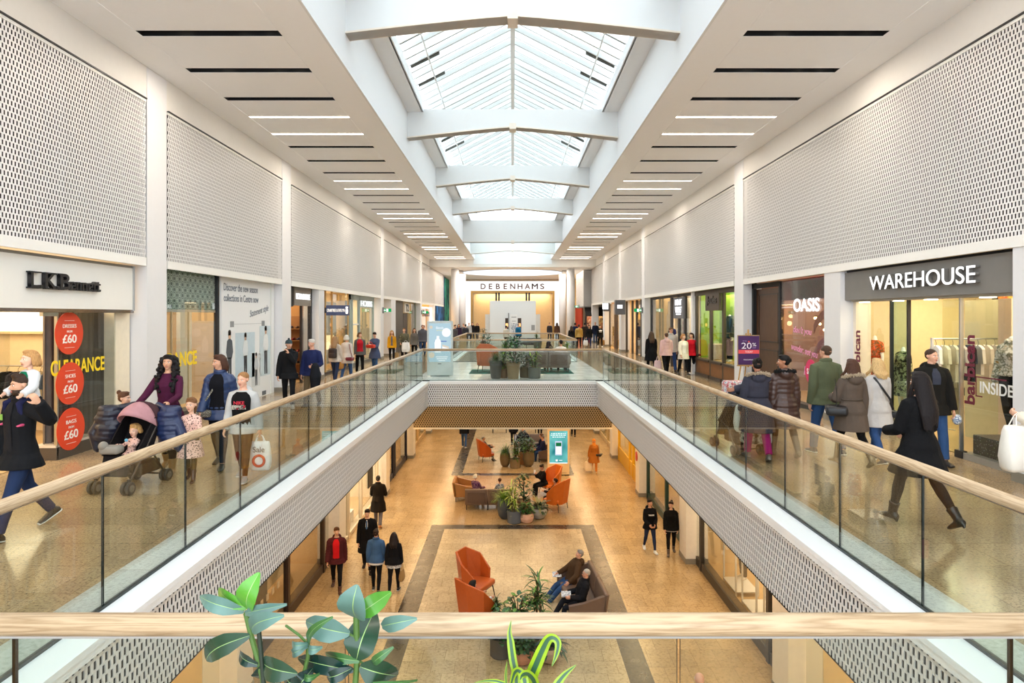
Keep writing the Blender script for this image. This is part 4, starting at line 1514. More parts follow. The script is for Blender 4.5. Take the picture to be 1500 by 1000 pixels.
def armchair(loc, rz, label, group=None, col='#b9561f'):
    """high wing back lounge chair on thin dark legs; faces local -Y"""
    r = thing('wing_armchair', label, 'armchair', loc, rz, group)
    lm = pm(col, .38, spec=.5, noise=.08, bump=.05)
    dk = pm('#1a1715', .4)
    plan = [(-.40, -.20, .66), (-.44, .10, .98), (-.20, .34, 1.16), (.20, .34, 1.16), (.44, .10, .98), (.40, -.20, .66)]
    o, i = [], []
    th = .055
    m = MB()
    outer = [V((x, y, 0)) for x, y, h in plan]
    rings = []
    for k, (x, y, h) in enumerate(plan):
        n = V((x, y + .05, 0)).normalized()
        lo, hi = .27, h
        tilt = .10 * (h - .27)
        pb, pt = V((x, y, lo)), V((x, y, hi)) + V((n.x * tilt * .6, max(0, n.y) * tilt * 1.5, 0))
        rings.append([pb, pt, pt - n * th * .5 + V((0, 0, .015)), pt - n * th, pb - n * th])
    m.loft(rings, True)
    m.build('backrest', lm, r, smooth=False)
    MB().rbox(-.37, .37, -.38, .26, .30, .44, .045, 3).build('seat', lm, r, smooth=True)
    MB().box(-.35, .35, -.32, .24, .26, .30).build('seat_frame', dk, r)
    for (x, y) in ((-.33, -.31), (.33, -.31), (.33, .24), (-.33, .24)):
        MB().cyl((x, y, .27), (x * 1.12, y * 1.15, 0), .016, .011, 8).build('leg', dk, r)
    return r


def sofa(loc, rz, w, label, col='#6b574b', high=.84):
    r = thing('sofa', label, 'sofa', loc, rz)
    lm = pm(col, .42, spec=.5, noise=.08, bump=.05)
    dk = pm('#2a211c', .5)
    hw = w / 2
    T = Matrix.Translation((0, .38, .2)) @ Matrix.Rotation(rad(-9), 4, 'X')
    for (a, b) in ((-hw, -.005), (.005, hw)):
        m = MB().rbox(a, b, -.07, .05, .0, high - .2, .03, 2, T)
        o = m.build('back_panel', lm, r, smooth=True)
        MB().rbox(a + .09, b - .09, .045, .06, .1, high - .3, .012, 2, T).build('back_inset', pm('#5d4b41', .45, bump=.05), o)
    MB().rbox(-hw + .1, hw - .1, -.42, .34, .2, .43, .05, 3).build('seat', lm, r, smooth=True)
    for sx in (-1, 1):
        a, b = sorted((sx * hw, sx * (hw - .11)))
        m = MB()
        m.loft([[V((x, y, z)) for x, y, z in ((a, .38, .2), (b, .38, .2), (b, .46, high - .04), (a, .46, high - .04))],
                [V((x, y, z)) for x, y, z in ((a, -.1, .2), (b, -.1, .2), (b, -.1, .62), (a, -.1, .62))],
                [V((x, y, z)) for x, y, z in ((a, -.44, .2), (b, -.44, .2), (b, -.46, .56), (a, -.46, .56))]])
        m.build('arm', lm, r)
    for x in (-hw + .06, 0, hw - .06):
        for y in (-.38, .36):
            MB().box(x - .018, x + .018, y - .018, y + .018, 0, .22).build('leg', dk, r)
    return r


# ground floor, front group
def big(o, k):
    o.scale = (k, k, k)
    return o


big(armchair((-.88, 16.1, G), rad(128), 'orange leather wing armchair nearest the railing, a dark-haired sitter inside'), 1.06)
big(armchair((-1.0, 17.75, G), rad(62), 'empty orange leather wing armchair facing right, just beyond the occupied one'), 1.06)
sofa((1.74, 17.1, G), rad(-86), 2.3, 'brown leather sofa on which two men in dark jackets sit')
# ground floor, middle group
sofa((-.98, 26.2, G), rad(180), 1.75, 'brown leather sofa seen from behind, a white-haired woman and a child on it')
sofa((-1.95, 27.5, G), rad(90), 1.2, 'tan end section of seating behind the white-haired woman', '#9a6a35', .8)
big(armchair((1.72, 25.9, G), rad(-122), 'bright orange armchair with its back to us beside the white bowl planter', None, '#c8641a'), 1.06)
armchair((1.62, 28.2, G), rad(-60), 'bright orange armchair on which a woman in black looks at her phone', None, '#cf6a1a')
# ground floor, far group
armchair((-1.42, 34.6, G), rad(108), 'orange armchair beside the far planters with a sitter leaning out of view', None, '#b8561c')
sofa((1.78, 34.9, G), rad(-90), 1.5, 'brown sofa beside the lit kiosk with a couple seated on it', '#5d4a40')
sofa((.95, 37.3, G), rad(0), 1.7, 'mauve grey sofa facing us behind the far planters', '#75655f')
# upper bridge
armchair((-1.02, 27.4, 0), rad(165), 'orange leather armchair on the upper tiled bridge behind the dark grey planter', None, '#b0603a')
sofa((1.45, 27.4, 0), rad(180), 1.75, 'taupe two-panel sofa on the upper tiled bridge, seen from behind', '#7c7069', .86)
for nm, x0, x1, y0, y1, lb in (('rug', -1.75, -.35, 26.4, 28.6, 'dark teal rug under the orange armchair on the tiled bridge'), ('rug', .55, 2.45, 26.4, 29.0, 'dark teal rug under the taupe sofa on the tiled bridge')):
    o = MB().rbox(x0, x1, y0, y1, .0025, .014, .004, 1).build(nm, floral(['#1d5a54', '#12302f', '#2a7a70', '#3a3a34'], 3, 'rug_weave'))
    tag(o, lb, 'rug')


def bench(loc, w, label):
    r = thing('stool_bench', label, 'bench', loc)
    dk = pm('#241c16', .5)
    MB().box(-w / 2, w / 2, -.2, .2, .62, .68).build('seat', pm('#4a3a2a', .5), r)
    for x in (-w / 2 + .04, w / 2 - .04):
        for y in (-.16, .16):
            MB().box(x - .025, x + .025, y - .025, y + .025, 0, .62).build('leg', dk, r)
    MB().box(-w / 2, w / 2, -.02, .02, .3, .34).build('stretcher', dk, r)
    return r


bench((-.85, 43.0, G), .95, 'dark high bench table behind the far orange armchair')
bench((1.05, 43.0, G), .95, 'dark high bench table behind the mauve grey sofa')


# ------------------------------------------------------------------ plants
def leafmat(c, rough=.35, tw=True):
    key = ('leaf', c, rough)
    if key not in MATS:
        t = NT('leaf')
        o = t.obj()
        col = lin(c)
        cc = t.mix(t.noise(18, 3, o), tuple(x * .7 for x in col[:3]) + (1,), tuple(min(1, x * 1.25) for x in col[:3]) + (1,))
        MATS[key] = t.done(t.bsdf(cc, rough, 0, .45))
    return MATS[key]


def pot(r, prof, col, rough=.7, soil=True):
    MB().lathe(prof, n=28).build('pot', pm(col, rough, noise=.1, bump=.1), r, smooth=False)
    rr, zz = prof[-1] if prof[-1][0] > .02 else prof[-2]
    MB().lathe([(max(p[0] for p in prof[-4:]) * .86, zz - .05), (max(p[0] for p in prof[-4:]) * .86, zz - .03)], n=20).build('soil', pm('#2a2019', .9), r)


POTS = {
    'tall': [(.20, 0), (.24, .05), (.29, .55), (.31, .85), (.29, .85), (.27, .8)],
    'cone': [(.20, 0), (.235, .35), (.27, .62), (.25, .62), (.24, .56)],
    'cyl': [(.24, 0), (.27, .03), (.275, .48), (.25, .48), (.24, .43)],
    'small': [(.13, 0), (.17, .25), (.19, .36), (.17, .36), (.16, .32)],
    'bowl': [(.12, 0), (.22, .05), (.32, .2), (.35, .34), (.33, .42), (.31, .42), (.30, .37)],
    'egg': [(.13, 0), (.22, .12), (.27, .35), (.25, .6), (.21, .72), (.19, .72), (.18, .66)],
    'round': [(.15, 0), (.22, .04), (.26, .16), (.25, .28), (.22, .32), (.2, .32), (.19, .28)],
}


def planter(loc, kind, col, plant, label, s=1., group=None, seed=1):
    """potted plant: pot, soil, stems and foliage"""
    q = random.Random(seed)
    r = thing('potted_plant', label, 'plant', loc, 0, group)
    prof = [(a * s, b * s) for a, b in POTS[kind]]
    pot(r, prof, col)
    top = V((0, 0, prof[-1][1] - .02))
    typ, hh, lc = plant[0], plant[1], plant[2]
    m = MB()
    if typ == 'strap':            # cane dracaena: rosettes of long arching leaves
        st = MB()
        for k in range(plant[3] if len(plant) > 3 else 3):
            b = top + V((q.uniform(-.1, .1), q.uniform(-.1, .1), 0)) * s
            tt = b + V((q.uniform(-.12, .12), q.uniform(-.12, .12), hh * (1 - .28 * k) * .62))
            st.tube([b, (b + tt) / 2 + V((.02, 0, 0)), tt], .02, 6)
            for i in range(44):
                a = q.uniform(0, 2 * PI)
                el = q.uniform(-.1, 1.25)
                d = V((cos(a) * cos(el), sin(a) * cos(el), sin(el)))
                m.k = 1 if q.random() < .35 else 0
                m.leaf(tt + V((0, 0, q.uniform(-.32, .06) * hh)), d, (0, 0, 1), q.uniform(.3, .5) * hh * .62, .021 * s + .004, q.uniform(.6, 1.5), .25, 5)
        st.build('stem', pm('#5a4a34', .7), r)
    elif typ == 'grass':
        for i in range(300):
            a = q.uniform(0, 2 * PI)
            el = q.uniform(.5, 1.5)
            d = V((cos(a) * cos(el), sin(a) * cos(el), sin(el)))
            m.k = q.randrange(2)
            b = top + V((cos(a) * .14 * q.random(), sin(a) * .14 * q.random(), 0)) * s
            m.leaf(b, d, (0, 0, 1), q.uniform(.5, 1.) * hh, .007 * s, q.uniform(1., 2.4), .1, 5)
    elif typ == 'round':          # bushy broad leaved shrub
        st = MB()
        for k in range(7):
            a = q.uniform(0, 2 * PI)
            tt = top + V((cos(a) * .22 * s, sin(a) * .22 * s, hh * q.uniform(.5, .95)))
            st.tube([top, (top + tt) / 2 + V((0, 0, .05)), tt], .012, 5)
        st.build('stem', pm('#4a3d2a', .7), r)
        R = plant[3] if len(plant) > 3 else .36
        for i in range(plant[4] if len(plant) > 4 else 230):
            a, zz = q.uniform(0, 2 * PI), q.uniform(.04, 1.)
            rr = R * (sin(PI * min(1, zz * .85 + .12)) ** .6) * q.uniform(.35, 1.)
            b = top + V((cos(a) * rr, sin(a) * rr, zz * hh * .95))
            el = q.uniform(-.5, .9)
            m.k = 1 if q.random() < .3 else 0
            L = q.uniform(.09, .16) * (plant[5] if len(plant) > 5 else 1)
            m.leaf(b, V((cos(a) * cos(el), sin(a) * cos(el), sin(el))), (0, 0, 1), L, L * .33, q.uniform(.2, 1.), .2, 4)
    elif typ == 'fern':
        for i in range(60):
            a = q.uniform(0, 2 * PI)
            el = q.uniform(.2, 1.3)
            d = V((cos(a) * cos(el), sin(a) * cos(el), sin(el)))
            m.k = q.randrange(2)
            m.leaf(top + V((0, 0, .02)), d, (0, 0, 1), q.uniform(.6, 1.) * hh, .05 * s, q.uniform(.8, 2.2), .2, 6)
    m.build('foliage', [leafmat(lc[0]), leafmat(lc[1])], r, smooth=True)
    return r


DKG, MDG, LTG = ('#1f3a24', '#2f5230'), ('#35562c', '#5f8a35'), ('#5f8a2c', '#9ab83f')
# upper bridge, front row just behind the glass
planter((-.62, 24.45, 0), 'tall', '#4a4d50', ('grass', .55, ('#37512f', '#4f6b3a')), 'tall dark grey planter of drooping grass on the upper tiled bridge', .78, None, 3)
planter((.02, 24.4, 0), 'cone', '#8f7a60', ('round', 1.05, ('#1f3f2a', '#3f7a3a'), .42, 300), 'tan planter with a tall bushy shrub, front row on the upper bridge', .98, None, 4)
planter((.80, 24.5, 0), 'cyl', '#59605f', ('strap', 1.05, ('#3f5f35', '#9fc24a'), 3), 'slate grey planter with a light green dracaena in front of the taupe sofa', .85, None, 5)
planter((-.33, 24.75, 0), 'small', '#7a5c48', ('round', .3, MDG, .2, 90), 'small brown planter between the tall grey and tan planters on the upper bridge', .95, None, 6)
planter((-.30, 25.25, 0), 'cone', '#a9826a', ('strap', 1.25, ('#4f7a3a', '#9fc24a'), 3), 'rear blush planter with light strappy leaves behind the upper tan planter', .95, None, 7)
planter((.48, 24.95, 0), 'cyl', '#504a3c', ('round', .6, DKG, .3, 150), 'dark olive planter half hidden beside the slate grey planter on the upper bridge', .8, None, 8)
planter((-1.25, 31.2, 0), 'cone', '#a98a6a', ('round', 1.05, ('#2a4a3a', '#4f6f5a'), .4, 160), 'beige planter with a loose shrub near the back left of the tiled bridge', .9, None, 9)
planter((1.9, 31.0, 0), 'bowl', '#4a4d4c', ('fern', .55, ('#2f5238', '#5f8060')), 'grey bowl planter with arching leaves behind the taupe sofa', 1., None, 10)
planter((2.6, 32.0, 0), 'cyl', '#6a6660', ('strap', 1.0, ('#4f7030', '#8fae3f'), 2), 'grey planter with a small palm near the back right of the tiled bridge', .8, None, 12)
planter((-2.1, 47.6, 0), 'cone', '#8a6a5a', ('round', 1.0, DKG, .35, 120), 'far planter beyond the farther void, left of the exhibition box', .9, None, 13)
planter((1.75, 47.4, 0), 'cyl', '#7a7a70', ('strap', 1.0, MDG, 2), 'far planter beyond the farther void, right of the exhibition box', .9, None, 14)
sofa((1.0, 48.3, 0), 0, 2.2, 'far dark sofa in front of the exhibition box', '#4a4648', .7)
# ground floor, front group behind the near handrail
planter((.62, 15.65, G), 'cyl', '#31464a', ('strap', 1.5, MDG, 3), 'bushy dracaena on the ground floor beside the seated man in sunglasses', .9, None, 21)
planter((-.26, 14.75, G), 'cyl', '#57504a', ('round', .62, ('#2f5a2c', '#4f7a3c'), .34, 240), 'dark taupe planter with a leafy bush, lowest left of the ground floor planters', .9, None, 22)
planter((.21, 14.45, G), 'round', '#c0876a', ('round', .42, ('#2f4f30', '#57784a'), .26, 200), 'terracotta planter with a small bush at the bottom of the view', .9, None, 23)
planter((.80, 14.5, G), 'bowl', '#b9a28c', ('fern', .62, ('#1d3326', '#3a5a48')), 'cream bowl planter with dark arching leaves at the bottom of the view', .88, None, 24)
planter((.12, 15.3, G), 'tall', '#2b3a42', ('round', .5, MDG, .3, 120), 'dark blue tall planter behind the terracotta planter', .8, None, 25)
planter((-.35, 15.9, G), 'cyl', '#6a6258', ('strap', .7, MDG, 2), 'planter with fine strappy leaves just above the near handrail, left of the dracaena', .8, None, 26)
# ground floor, middle group
planter((-.30, 24.75, G), 'egg', '#44484c', ('grass', .62, LTG), 'egg shaped dark grey planter with trailing pale grass beside the brown sofa', 1.05, None, 31)
planter((.06, 24.25, G), 'cyl', '#5b6068', ('strap', 1.35, ('#7f9a3a', '#c4d068'), 3), 'grey planter with a yellow-green dracaena in the middle ground floor group', .95, None, 32)
planter((.50, 24.3, G), 'round', '#d9ac94', ('round', .4, ('#3f6a35', '#6f9a4a'), .28, 160), 'pale pink round planter with low foliage in the middle ground floor group', 1.05, None, 33)
planter((.98, 24.75, G), 'bowl', '#aaa69c', ('fern', .6, ('#2c4a2c', '#a9a06a')), 'grey white bowl planter with arching leaves beside the bright orange armchair', .95, None, 34)
planter((.42, 25.0, G), 'cone', '#a8835f', ('round', 1.1, ('#2a4a2a', '#55743a'), .4, 220), 'tan planter with a dark shrub behind the pink round planter', 1., None, 35)
# ground floor, far group
planter((-.38, 33.3, G), 'egg', '#6a5a40', ('grass', .6, MDG), 'egg shaped brown planter with grass, left in the far ground floor group', 1., None, 41)
planter((.12, 33.0, G), 'cyl', '#7a6a52', ('strap', 1.4, MDG, 3), 'taupe planter with a tall dracaena in the far ground floor group', .95, None, 42)
planter((.80, 33.3, G), 'egg', '#6a5c44', ('round', .75, ('#3a5f24', '#5f8a35'), .4, 260), 'brown planter overflowing with bright green foliage beside the lit kiosk', 1.1, None, 43)
planter((.50, 33.9, G), 'cone', '#b07a45', ('round', 1.2, DKG, .35, 200), 'orange brown planter with a dark shrub behind the far dracaena', 1., None, 44)


# foreground plants standing on the near bridge -------------------------------------------
def blade(pts, hw, r, mats, name='leaf', cols=None, fold=.18):
    """strap leaf traced through 3-D points, banded across its width"""
    n = len(pts)
    k = 6
    vs, fs, mi = [], [], []
    us = [-1, -.7, -.42, 0, .42, .7, 1]
    pts = [V(p) for p in pts]
    # resample smoothly
    res = []
    for i in range(n - 1):
        p0, p1, p2, p3 = pts[max(0, i - 1)], pts[i], pts[i + 1], pts[min(n - 1, i + 2)]
        for j in range(5):
            t = j / 5
            res.append((.5 * ((2 * p1) + (p2 - p0) * t + (2 * p0 - 5 * p1 + 4 * p2 - p3) * t * t + (3 * p1 - p0 - 3 * p2 + p3) * t ** 3), hw[i] * (1 - t) + hw[i + 1] * t))
    res.append((pts[-1], hw[-1]))
    for i, (p, w) in enumerate(res):
        a, b = res[max(0, i - 1)][0], res[min(len(res) - 1, i + 1)][0]
        tg = (b - a).normalized()
        sd = tg.cross(V((.15, 1, -.25))).normalized()
        nm = sd.cross(tg)
        for u in us:
            vs.append(p + sd * (u * w) - nm * (abs(u) * w * fold))
    for i in range(len(res) - 1):
        for j in range(k):
            q = i * (k + 1) + j
            fs.append((q, q + 1, q + k + 2, q + k + 1))
            mi.append((0, 0, 1, 1, 0, 0)[j] if len(mats) > 1 else 0)
    m = MB()
    m.v, m.f, m.mi = vs, fs, mi
    return m.build(name, mats, r, smooth=True)


def z6(x, y):
    return 250 + x / 3.846, 820 + y / 3.846


def z7(x, y):
    return 690 + x / 8.333, 880 + y / 8.333


D1 = 1.95
r = thing('rubber_plant', 'broad-leaved rubber plant in front of the near handrail at the bottom left', 'plant', (0, 0, 0))
LM = {'b': leafmat('#4f8f2c', .3), 'd': leafmat('#1d3d2a', .25), 'g': leafmat('#54756c', .4), 'k': leafmat('#16302a', .22), 'm': leafmat('#35602f', .3)}
LF = [((430, 275), (500, 70), 66, 'b', -.03), ((430, 270), (270, 160), 40, 'b', .08), ((415, 288), (165, 205), 46, 'g', .05), ((420, 300), (655, 250), 30, 'g', -.04),
      ((455, 395), (640, 312), 50, 'g', -.12), ((445, 425), (200, 562), 60, 'd', .10), ((490, 590), (392, 508), 32, 'k', .1), ((520, 580), (715, 640), 62, 'd', -.1),
      ((510, 595), (600, 700), 85, 'k', .1), ((775, 470), (685, 456), 20, 'g', .03), ((780, 482), (855, 490), 24, 'g', -.03), ((770, 482), (685, 520), 25, 'g', .03),
      ((780, 470), (915, 320), 22, 'm', -.12), ((1045, 325), (1052, 138), 88, 'g', -.06), ((1060, 305), (1242, 180), 55, 'b', .06), ((1048, 560), (1150, 284), 95, 'd', .1),
      ((1008, 415), (762, 345), 66, 'g', .06), ((1190, 372), (1388, 330), 42, 'g', -.08), ((1062, 568), (872, 524), 30, 'm', .1), ((1030, 622), (718, 552), 50, 'k', .1),
      ((1065, 600), (1275, 650), 78, 'd', .08), ((1140, 580), (1256, 490), 26, 'm', -.05), ((1110, 690), (1390, 676), 14, 'm', .05), ((1020, 610), (880, 655), 36, 'k', .02),
      ((735, 700), (650, 640), 45, 'k', .05), ((735, 690), (800, 610), 50, 'k', .02), ((750, 640), (840, 640), 18, 'm', .0)]
for (a, b, w, c, dd) in LF:
    pa, pb = P(*z6(*a), D1), P(*z6(*b), D1 + dd)
    ax = pb - pa
    L = ax.length
    hw = w / 3.846 * D1 / F
    up = V((0, -.5, 1)) - ax.normalized() * ax.normalized().dot(V((0, -.5, 1)))
    bow = .10 * L if abs(ax.z) < .8 * L else .03 * L
    pts = [pa + ax * t + up.normalized() * bow * sin(PI * t) + V((0, -.03 * sin(PI * t), 0)) for t in (0, .12, .3, .5, .7, .86, 1)]
    lf = blade(pts, [.006, hw * .55, hw * .95, hw, hw * .85, hw * .5, .003], r, [LM[c], leafmat('#8fae6a', .4)], 'leaf', fold=.22)
    # only a slim pale midrib: narrow the centre band
    me = lf.data
    for i in range(0, len(me.vertices), 7):
        c3 = me.vertices[i + 3].co.copy()
        for j in (2, 4):
            me.vertices[i + j].co = c3 + (me.vertices[i + j].co - c3) * .08
for pts, rr in (([(425, 300), (455, 430), (500, 590), (540, 760), (560, 1100)], .008), ([(775, 475), (772, 550), (735, 700), (700, 1000)], .006), ([(650, 370), (720, 420), (772, 470)], .004),
                ([(1045, 320), (1048, 450), (1050, 570), (1040, 700), (1000, 1000)], .009), ([(1005, 415), (1045, 440)], .004), ([(1110, 600), (1050, 560)], .004)):
    MB().tube([P(*z6(*p), D1 + .01) for p in pts], rr, 7).build('stem', leafmat('#4a6a2e', .5), r)
MB().tube([P(*z6(490, 328), D1 - .02), P(*z6(515, 580), D1 - .02), P(*z6(540, 900), D1 - .02)], .007, 7).build('stake', pm('#1d2a1c', .6), r)
for px in (415, 520):
    b = P(px, 1100, D1)
pb = P(452, 1000, D1)
m = MB()
for e in ((-.06, z6(560, 1100)), (.0, z6(700, 1000)), (.1, z6(1000, 1000))):
    m.tube([P(*e[1], D1 + .01), V((pb.x + e[0], D1, .62))], .011, 7)
m.build('stem', leafmat('#4a5a34', .5), r)
MB().lathe([(.17, 0), (.2, .3), (.23, .62), (.21, .62), (.2, .56)], (pb.x, D1, .0), 28).build('pot', pm('#8a8f92', .6), r)
MB().lathe([(.2, .58), (.2, .6)], (pb.x, D1, .0), 20).build('soil', pm('#2a2019', .9), r)

D2 = 1.9
r = thing('dracaena_plant', 'lime and dark green striped dracaena in front of the near handrail at bottom centre', 'plant', (0, 0, 0))
dm = [leafmat('#84a31a', .4), leafmat('#2c5238', .4)]
for pts, hw, dd in ((((560, 1100), (545, 880), (510, 700), (485, 500), (470, 380), (490, 235)), (40, 48, 50, 46, 26, 2), .05),
                    (((720, 1100), (745, 900), (800, 760), (870, 600), (940, 470), (1010, 450), (1062, 510), (1045, 640), (985, 800)), (70, 75, 75, 68, 55, 45, 42, 30, 2), -.05),
                    (((1000, 1100), (1060, 1000), (1150, 890), (1285, 778)), (45, 50, 36, 2), .05),
                    (((440, 1120), (425, 950), (428, 840), (440, 735)), (16, 16, 13, 2), .0),
                    (((490, 1010), (530, 880), (580, 850), (640, 920), (670, 1060)), (20, 36, 40, 50, 50), -.06),
                    (((800, 1080), (760, 960), (690, 890), (630, 900), (600, 960)), (50, 60, 55, 40, 10), -.1),
                    (((420, 1010), (300, 975), (170, 975), (40, 995)), (26, 22, 14, 2), .03)):
    n = len(pts)
    blade([P(*z7(*p), D2 + dd * i / n) for i, p in enumerate(pts)], [w / 8.333 * D2 / F for w in hw], r, dm)
pb = P(772, 1100, D2)
MB().tube([P(765, 1010, D2), V((pb.x, D2, .65))], .02, 8).build('stem', pm('#7a6a4a', .7), r)
MB().lathe([(.13, 0), (.16, .35), (.18, .68), (.16, .68), (.15, .62)], (pb.x, D2, .0), 28).build('pot', pm('#3f4548', .6), r)
MB().lathe([(.15, .64), (.15, .66)], (pb.x, D2, .0), 20).build('soil', pm('#2a2019', .9), r)


# ------------------------------------------------------------------ kiosks
r = thing('advertising_kiosk', 'pale grey digital advertising kiosk with toiletries advert on the upper tiled bridge', 'kiosk', (-2.78, 25.35, 0))
fm = pm('#c4ced0', .4)
MB().rbox(-.49, .49, -.09, .09, .04, 2.12, .015, 2).build('housing', fm, r)
MB().box(-.36, .36, -.07, .07, 0, .05).build('foot', pm('#6f7a7c', .4), r)
sc = MB().box(-.415, .415, -.1, -.088, .56, 2.03).build('screen', emis('#b3cfdb', .6), r)
w1, w2, ye = emis('#eef2f4', .68), emis('#d9cdb9', .62), emis('#e6dc8a', .66)
M_ = MB().prism([V((x, -.104, z)) for x, z in ((-.19, .92), (.04, .92), (.05, 1.3), (.02, 1.4), (-.02, 1.44), (-.02, 1.55), (-.12, 1.55), (-.12, 1.44), (-.17, 1.4), (-.2, 1.3))], (0, -.003, 0))
M_.build('printed_bottle', w1, sc)
MB().prism([V((x, -.104, z)) for x, z in ((.09, 1.0), (.34, .95), (.35, 1.12), (.1, 1.2))], (0, -.003, 0)).build('printed_jar', w1, sc)
MB().prism([V((x, -.107, z)) for x, z in ((.1, 1.15), (.35, 1.07), (.35, 1.14), (.1, 1.22))], (0, -.003, 0)).build('printed_lid', w2, sc)
MB().lathe([(.17, -.002), (.17, .002)], n=24, M=Matrix.Translation((.25, -.105, 1.68)) @ Matrix.Rotation(rad(90), 4, 'X')).build('printed_plate', w1, sc)
MB().lathe([(.11, -.002), (.11, .002)], n=24, M=Matrix.Translation((-.31, -.105, .82)) @ Matrix.Rotation(rad(90), 4, 'X')).build('printed_plate', w2, sc)
MB().lathe([(.06, -.002), (.06, .002)], n=18, M=Matrix.Translation((-.33, -.105, 1.88)) @ Matrix.Rotation(rad(90), 4, 'X')).build('printed_lemon', w2, sc)
text('Blends', (.0, -.106, 1.86), .28, .09, 'cam', w1, sc, .002)
text('NEW SCENTS', (.0, -.106, 1.76), .26, .04, 'cam', ye, sc, .002)
for z, w in ((.75, .5), (.68, .44), (.61, .3)):
    MB().box(-w / 2 + .1, w / 2 + .06, -.106, -.102, z - .015, z + .015).build('text_line', w1, sc)
MB().box(-.2, .26, -.106, -.102, 1.33, 1.36).build('text_line', emis('#4a68b9', .6), sc)
MB().box(-.07, .06, -.094, -.089, .47, .5).build('logo', pm('#3a4a52', .5), r)

r = thing('advertising_kiosk', 'cream digital kiosk with a teal screen showing a phone on the ground floor', 'kiosk', (2.18, 31.56, G))
fm = pm('#ecd3a8', .45)
MB().rbox(-.52, .52, -.09, .09, .02, 2.2, .015, 2).build('housing', fm, r)
MB().box(-.38, .38, -.095, -.088, .1, .115).build('grille', pm('#8a7658', .5), r)
t = NT('screen_gradient')
nz = t.noise(1.2, 2, t.obj())
e = t.n('ShaderNodeEmission')
t.l(t.ramp(nz, [(.35, '#1f6f74'), (.65, '#6fc0bb')]), e.inputs[0])
e.inputs[1].default_value = .75
sc = MB().box(-.43, .43, -.1, -.088, .56, 2.1).build('screen', t.done(e.outputs[0]), r)
MB().rbox(-.16, .16, -.115, -.1, .95, 1.62, .02, 2).build('printed_phone', emis('#cdd8ee', .6), sc)
MB().box(-.13, .13, -.12, -.114, 1.38, 1.55).build('printed_card', emis('#1f7a45', .5), sc)
MB().box(-.13, .13, -.12, -.114, 1.0, 1.36).build('printed_page', emis('#eef1f6', .68), sc)
for z, w in ((1.98, .7), (1.9, .74), (1.81, .58)):
    x = -w / 2
    q = random.Random(int(z * 100))
    m = MB()
    while x < w / 2:
        l = q.uniform(.05, .13)
        m.box(x, min(x + l, w / 2), -.105, -.1, z - .018, z + .018)
        x += l + .03
    m.build('text_line', emis('#eef6f6', .72), sc)
MB().rbox(-.14, -.04, -.106, -.1, .66, .75, .015, 2).build('icon', emis('#eef6f6', .72), sc)
MB().box(.03, .18, -.106, -.1, .69, .72).build('text_line', emis('#eef6f6', .72), sc)
MB().box(-.43, .43, -.104, -.1, .56, .6).build('lower_bar', emis('#f2f4f4', .7), sc)
MB().box(-.07, .07, -.094, -.089, .44, .48).build('logo', pm('#6a5638', .5), r)


# ------------------------------------------------------------------ pushchairs
def wheel(r, c, R, w, col='#2b2a2a', hub='#6f6a62'):
    T = Matrix.Translation(c) @ Matrix.Rotation(rad(90), 4, 'Y')
    o = MB().lathe([(R * .55, -w / 2), (R * .92, -w / 2), (R, -w / 4), (R, w / 4), (R * .92, w / 2), (R * .55, w / 2)], n=22, M=T, cap=True).build('wheel', pm(col, .6), r)
    MB().lathe([(R * .56, -w * .55), (R * .2, -w * .7), (R * .2, w * .7), (R * .56, w * .55)], n=16, M=T).build('hub', pm(hub, .45), o)


